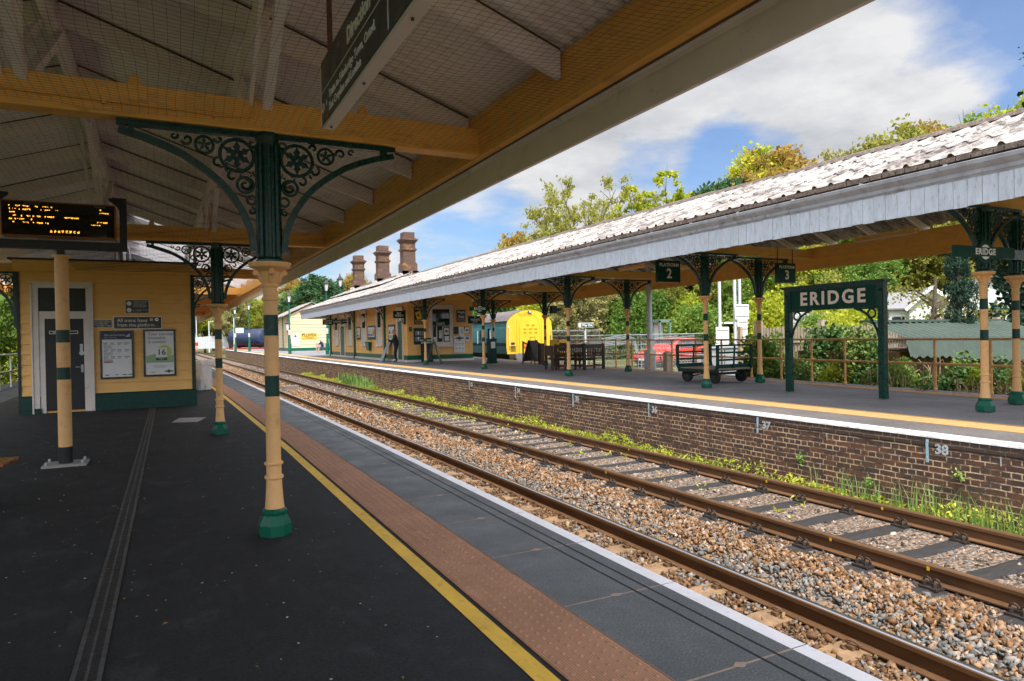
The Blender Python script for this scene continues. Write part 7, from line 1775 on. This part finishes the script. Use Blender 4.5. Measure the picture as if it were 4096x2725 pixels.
# shrubs and creepers right behind the railing
def shrub(label,x,y,z,rx_,ry_,rz_,n,leaf,col,name='shrub',group='shrubs along the back of the island platform',twigs=14):
    t=thing(name,label,'shrub',(x,y,z),0,group);k=12;lob=[]
    for i in range(k): a=rnd.uniform(0,6.28);d=rnd.uniform(0,.75);lob.append(((rx_*d*math.cos(a),ry_*d*math.sin(a),rz_*rnd.uniform(.2,.8)),(rx_*.42,ry_*.42,rz_*.32)))
    m=MB()
    for c,_ in lob: m.tube([(c[0]*.2,c[1]*.2,-.3),(c[0]*.7,c[1]*.7,c[2]*.5),c],[.03,.02,.006],4)
    m.obj('stem',M['bark'],t)
    pts=[];
    for c,r_ in lob:
        q=rng.normal(size=(n//k,3));q/=np.linalg.norm(q,axis=1)[:,None];pts.append(np.array(c)+q*np.array(r_)*(.6+.5*rng.random((n//k,1))))
    link(leafmesh('leaves',np.concatenate(pts),leaf,L[col]),'foliage',t);return t
for i,(x,y,r_,h_,c) in enumerate([(21,47,2.6,4.2,'mid'),(24,44,2.6,4.6,'lime'),(27,42,2.7,4.8,'pale'),(30,39.5,2.8,5.2,'mid'),(33,38,2.6,5.0,'lime'),(36,36,2.8,5.4,'mid'),(39,34.5,2.8,5.4,'lime'),(42,32.5,2.6,5.6,'olive'),(30,34,2.2,3.6,'mid'),(34,31.5,2.4,4.0,'lime'),(37,29,2.4,4.4,'lime'),(35.2,28.8,2.2,3.6,'blossom'),(32.6,24.5,2.2,3.4,'lime'),(50,22,3,6,'lime'),(54,25,3,7,'olive'),(18.5,50,2.6,4.6,'dark')]):
    shrub(['mid','bright','pale','fresh'][i%4]+' green leafy shrub in the belt beyond the car park',x,y,gh(x,y)-.3,r_,r_*.8,h_,11000,.12,c,'large_shrub','large shrubs beyond the car park')
sh=[(16.2,15.2,-.5,1.0,.8,1.9,5000,.075,'mid','leafy green shrub behind the trolley end of the railing'),(17.2,13.6,-.5,1.0,.9,2.1,5000,.07,'ivy','ivy covered shrub behind the left post of the name board'),(16.6,12.5,-.6,.8,.7,2.2,5200,.07,'ivy','tall ivy clad bush between the posts of the name board'),(17.6,11.7,-.6,.9,.7,1.6,3600,.065,'olive','olive bramble bush between the posts of the name board'),(16.2,11.2,-.7,.9,.5,1.2,3600,.06,'ivy','low ivy mound by the right post of the name board'),(15.6,9.6,-.75,1.1,.5,1.15,4400,.06,'ivy','low ivy mound below the green shed roof'),(16.4,8.6,-.75,1.1,.5,1.05,4000,.06,'ivy','low ivy bank left of the right hand column'),(15.6,7.2,-.7,1.0,.6,1.1,3600,.06,'brown','low tangle of brown bramble leaves behind the right hand column'),(18.9,8.3,-.6,1.3,.8,2.2,5200,.07,'brown','tall brown leaved bush at the right edge over the shed roof'),(17.0,5.6,-.7,1.2,.7,1.5,4200,.065,'brown','brown leaved bush at the right edge behind the cut off column'),(19.5,17.8,-.6,1.1,.9,1.5,3800,.075,'lime','yellow green shrub beyond the trolley'),(22.4,19.2,-.6,1.5,1.0,2.2,5200,.085,'lime','tall yellow green shrub between the shelter and the garden fence'),(24.6,18.8,-.5,1.4,1.0,2.6,5200,.085,'lime','tall lime green shrub left of the name board behind the fence'),(21.0,16.6,-.5,1.2,.8,1.7,4200,.075,'olive','olive shrub in front of the garden fence'),(25.6,21.2,-.4,1.2,1.0,2.6,4600,.085,'mid','green bush seen between the trolley and the name board')]
for i in range(16):
    y=6.4+i*.62;x=rx(y)+rnd.uniform(.9,1.5);kk=('ivy','mid','olive','ivy','lime','ivy')[i%6]
    sh.append((x,y,-.75,.75,.6,rnd.uniform(1.15,1.7),3000,.058,kk,{'ivy':'low ivy covered mound','mid':'low green leafy mound','olive':'low olive bramble mound','lime':'low yellow green mound','brown':'low brown leaved mound'}[kk]+' close behind the ochre railing'))
for x,y,z,a,b,c,n,lf,col,lb in sh: shrub(lb,x,y,z,a,b,c,n,lf,col)
t=thing('bramble_stems','tangle of pale dead bramble stems behind the railing below the shed roof','brambles',(15.7,8.6,-.5))
m=MB();r=random.Random(8)
for k in range(120):
    x=r.gauss(0,.6);y=r.gauss(0,.35);h=r.uniform(.3,1.1);dx=r.gauss(0,.6);dy=r.gauss(0,.4);m.tube([(x,y,0),(x+dx*.3,y+dy*.3,h*.8),(x+dx*.7,y+dy*.7,h),(x+dx,y+dy,h*.55)],[.010,.009,.008,.004],4,cap=False)
m.obj('stem',M['twig'],t)
t=thing('bramble_stems','thin dead bramble stems right of the name board behind the railing','brambles',(16.2,10.6,-.4))
m=MB()
for k in range(60):
    x=r.gauss(0,.6);y=r.gauss(0,.35);h=r.uniform(.4,1.3);dx=r.gauss(0,.6);dy=r.gauss(0,.4);m.tube([(x,y,0),(x+dx*.3,y+dy*.3,h*.8),(x+dx*.7,y+dy*.7,h),(x+dx,y+dy,h*.55)],[.008,.008,.006,.003],4,cap=False)
m.obj('stem',M['twig'],t)
# dark trees behind the near platform railing, at the left edge
for i,(x,y,c) in enumerate(((-8.4,27,'mid'),(-9.2,33,'dark'),(-7.6,38,'mid'),(-10.2,24,'dark'),(-8.2,45,'lime'))):
    t=shrub(['green leafy tree behind the silver railing at the left edge','dark leafy tree farther along the silver railing','leafy tree between the railing and the boarded building','dark tree at the far left behind the platform','yellow green tree beyond the silver railing'][i],x,y,-.6,2.3,2.3,6.5,9000,.15,c,'broadleaf_tree','trees behind the near platform');t['category']='tree'
# weeds at the foot of the platform wall and between the rusty rails
pts=[];pt2=[]
for k in range(3600):
    y=rnd.uniform(2.2,48)
    dens=.35+.65*(.5+.5*math.sin(y*.9)*math.sin(y*.37+1))
    if rnd.random()>dens: continue
    x=8.56+o1(y)*.5+o2(y)*.5-abs(rnd.gauss(0,.13));z=-.8+abs(rnd.gauss(0,.045))
    for q in range(5): pts.append((x+rnd.gauss(0,.045),y+rnd.gauss(0,.05),z+rnd.uniform(0,.10+.14*(math.sin(y*1.7)>.72))))
for k in range(90):
    y=rnd.choice((rnd.gauss(27,2.5),rnd.gauss(23,1.2),rnd.gauss(19,.8),rnd.uniform(6,20)));x=7.3+o1(y)+rnd.gauss(0,.3)
    for q in range(9): pts.append((x+rnd.gauss(0,.06),y+rnd.gauss(0,.08),-.78+rnd.uniform(0,.10)))
o=link(leafmesh('weeds',np.array(pts),.026,L['weed'],aspect=2.6),'weeds');tag(o,kind='stuff')
m=MB();r=random.Random(6)
def blade(x,y,h,w):
    a=r.uniform(0,6.28);dx,dy=math.cos(a),math.sin(a);b=r.uniform(.1,.4)*h
    m.add([(x-dy*w,y+dx*w,-.8),(x+dy*w,y-dx*w,-.8),(x+dx*b*.35+dy*w*.7,y+dy*b*.35-dx*w*.7,-.8+h*.65),(x+dx*b*.35-dy*w*.7,y+dy*b*.35+dx*w*.7,-.8+h*.65),(x+dx*b,y+dy*b,-.8+h)],[(0,1,2,3),(3,2,4)])
for k in range(900):
    y=r.choice((r.gauss(5.2,.9),r.gauss(4.2,.7),r.uniform(3,14),r.gauss(33,1.5),r.gauss(34.5,1)));x=8.46+o1(y)*.6-abs(r.gauss(0,.15));h=(r.uniform(.12,.55) if y<7 else r.uniform(.08,.25) if y<25 else r.uniform(.3,.75));blade(x,y,h,.006 if y<20 else .02)
o=m.obj('grass',L['grassblade']);tag(o,kind='stuff')
# two small plants rooted in the brick wall
for y,z,lab in ((5.0,-.22,'small green plant rooted in the brickwork right of the number 38'),(7.35,-.34,'small green plant rooted in the brickwork below the number 37'),(6.2,-.52,'tiny green sprig low in the brickwork')):
    t=thing('wall_plant',lab,'plant',(8.60,y,z));link(leafmesh('leaves',rng.normal(size=(40,3))*np.array([.025,.035,.04])+np.array([-.03,0,0]),.026,L['grassblade'],aspect=2.4),'foliage',t)
# grass verge at the far platform end and by the car park
pts=[]
for k in range(5000): x=rnd.uniform(15.6,22);y=rnd.uniform(8,24);pts.append((x,y,gh(x,y)+rnd.uniform(0,.22)))
o=link(leafmesh('verge_grass',np.array(pts),.09,L['grassblade'],aspect=2.6),'verge_grass');tag(o,kind='stuff')
for k,p in protos.items():
    if k not in used: 
        for c in list(p.children): bpy.data.objects.remove(c)
        bpy.data.objects.remove(p)
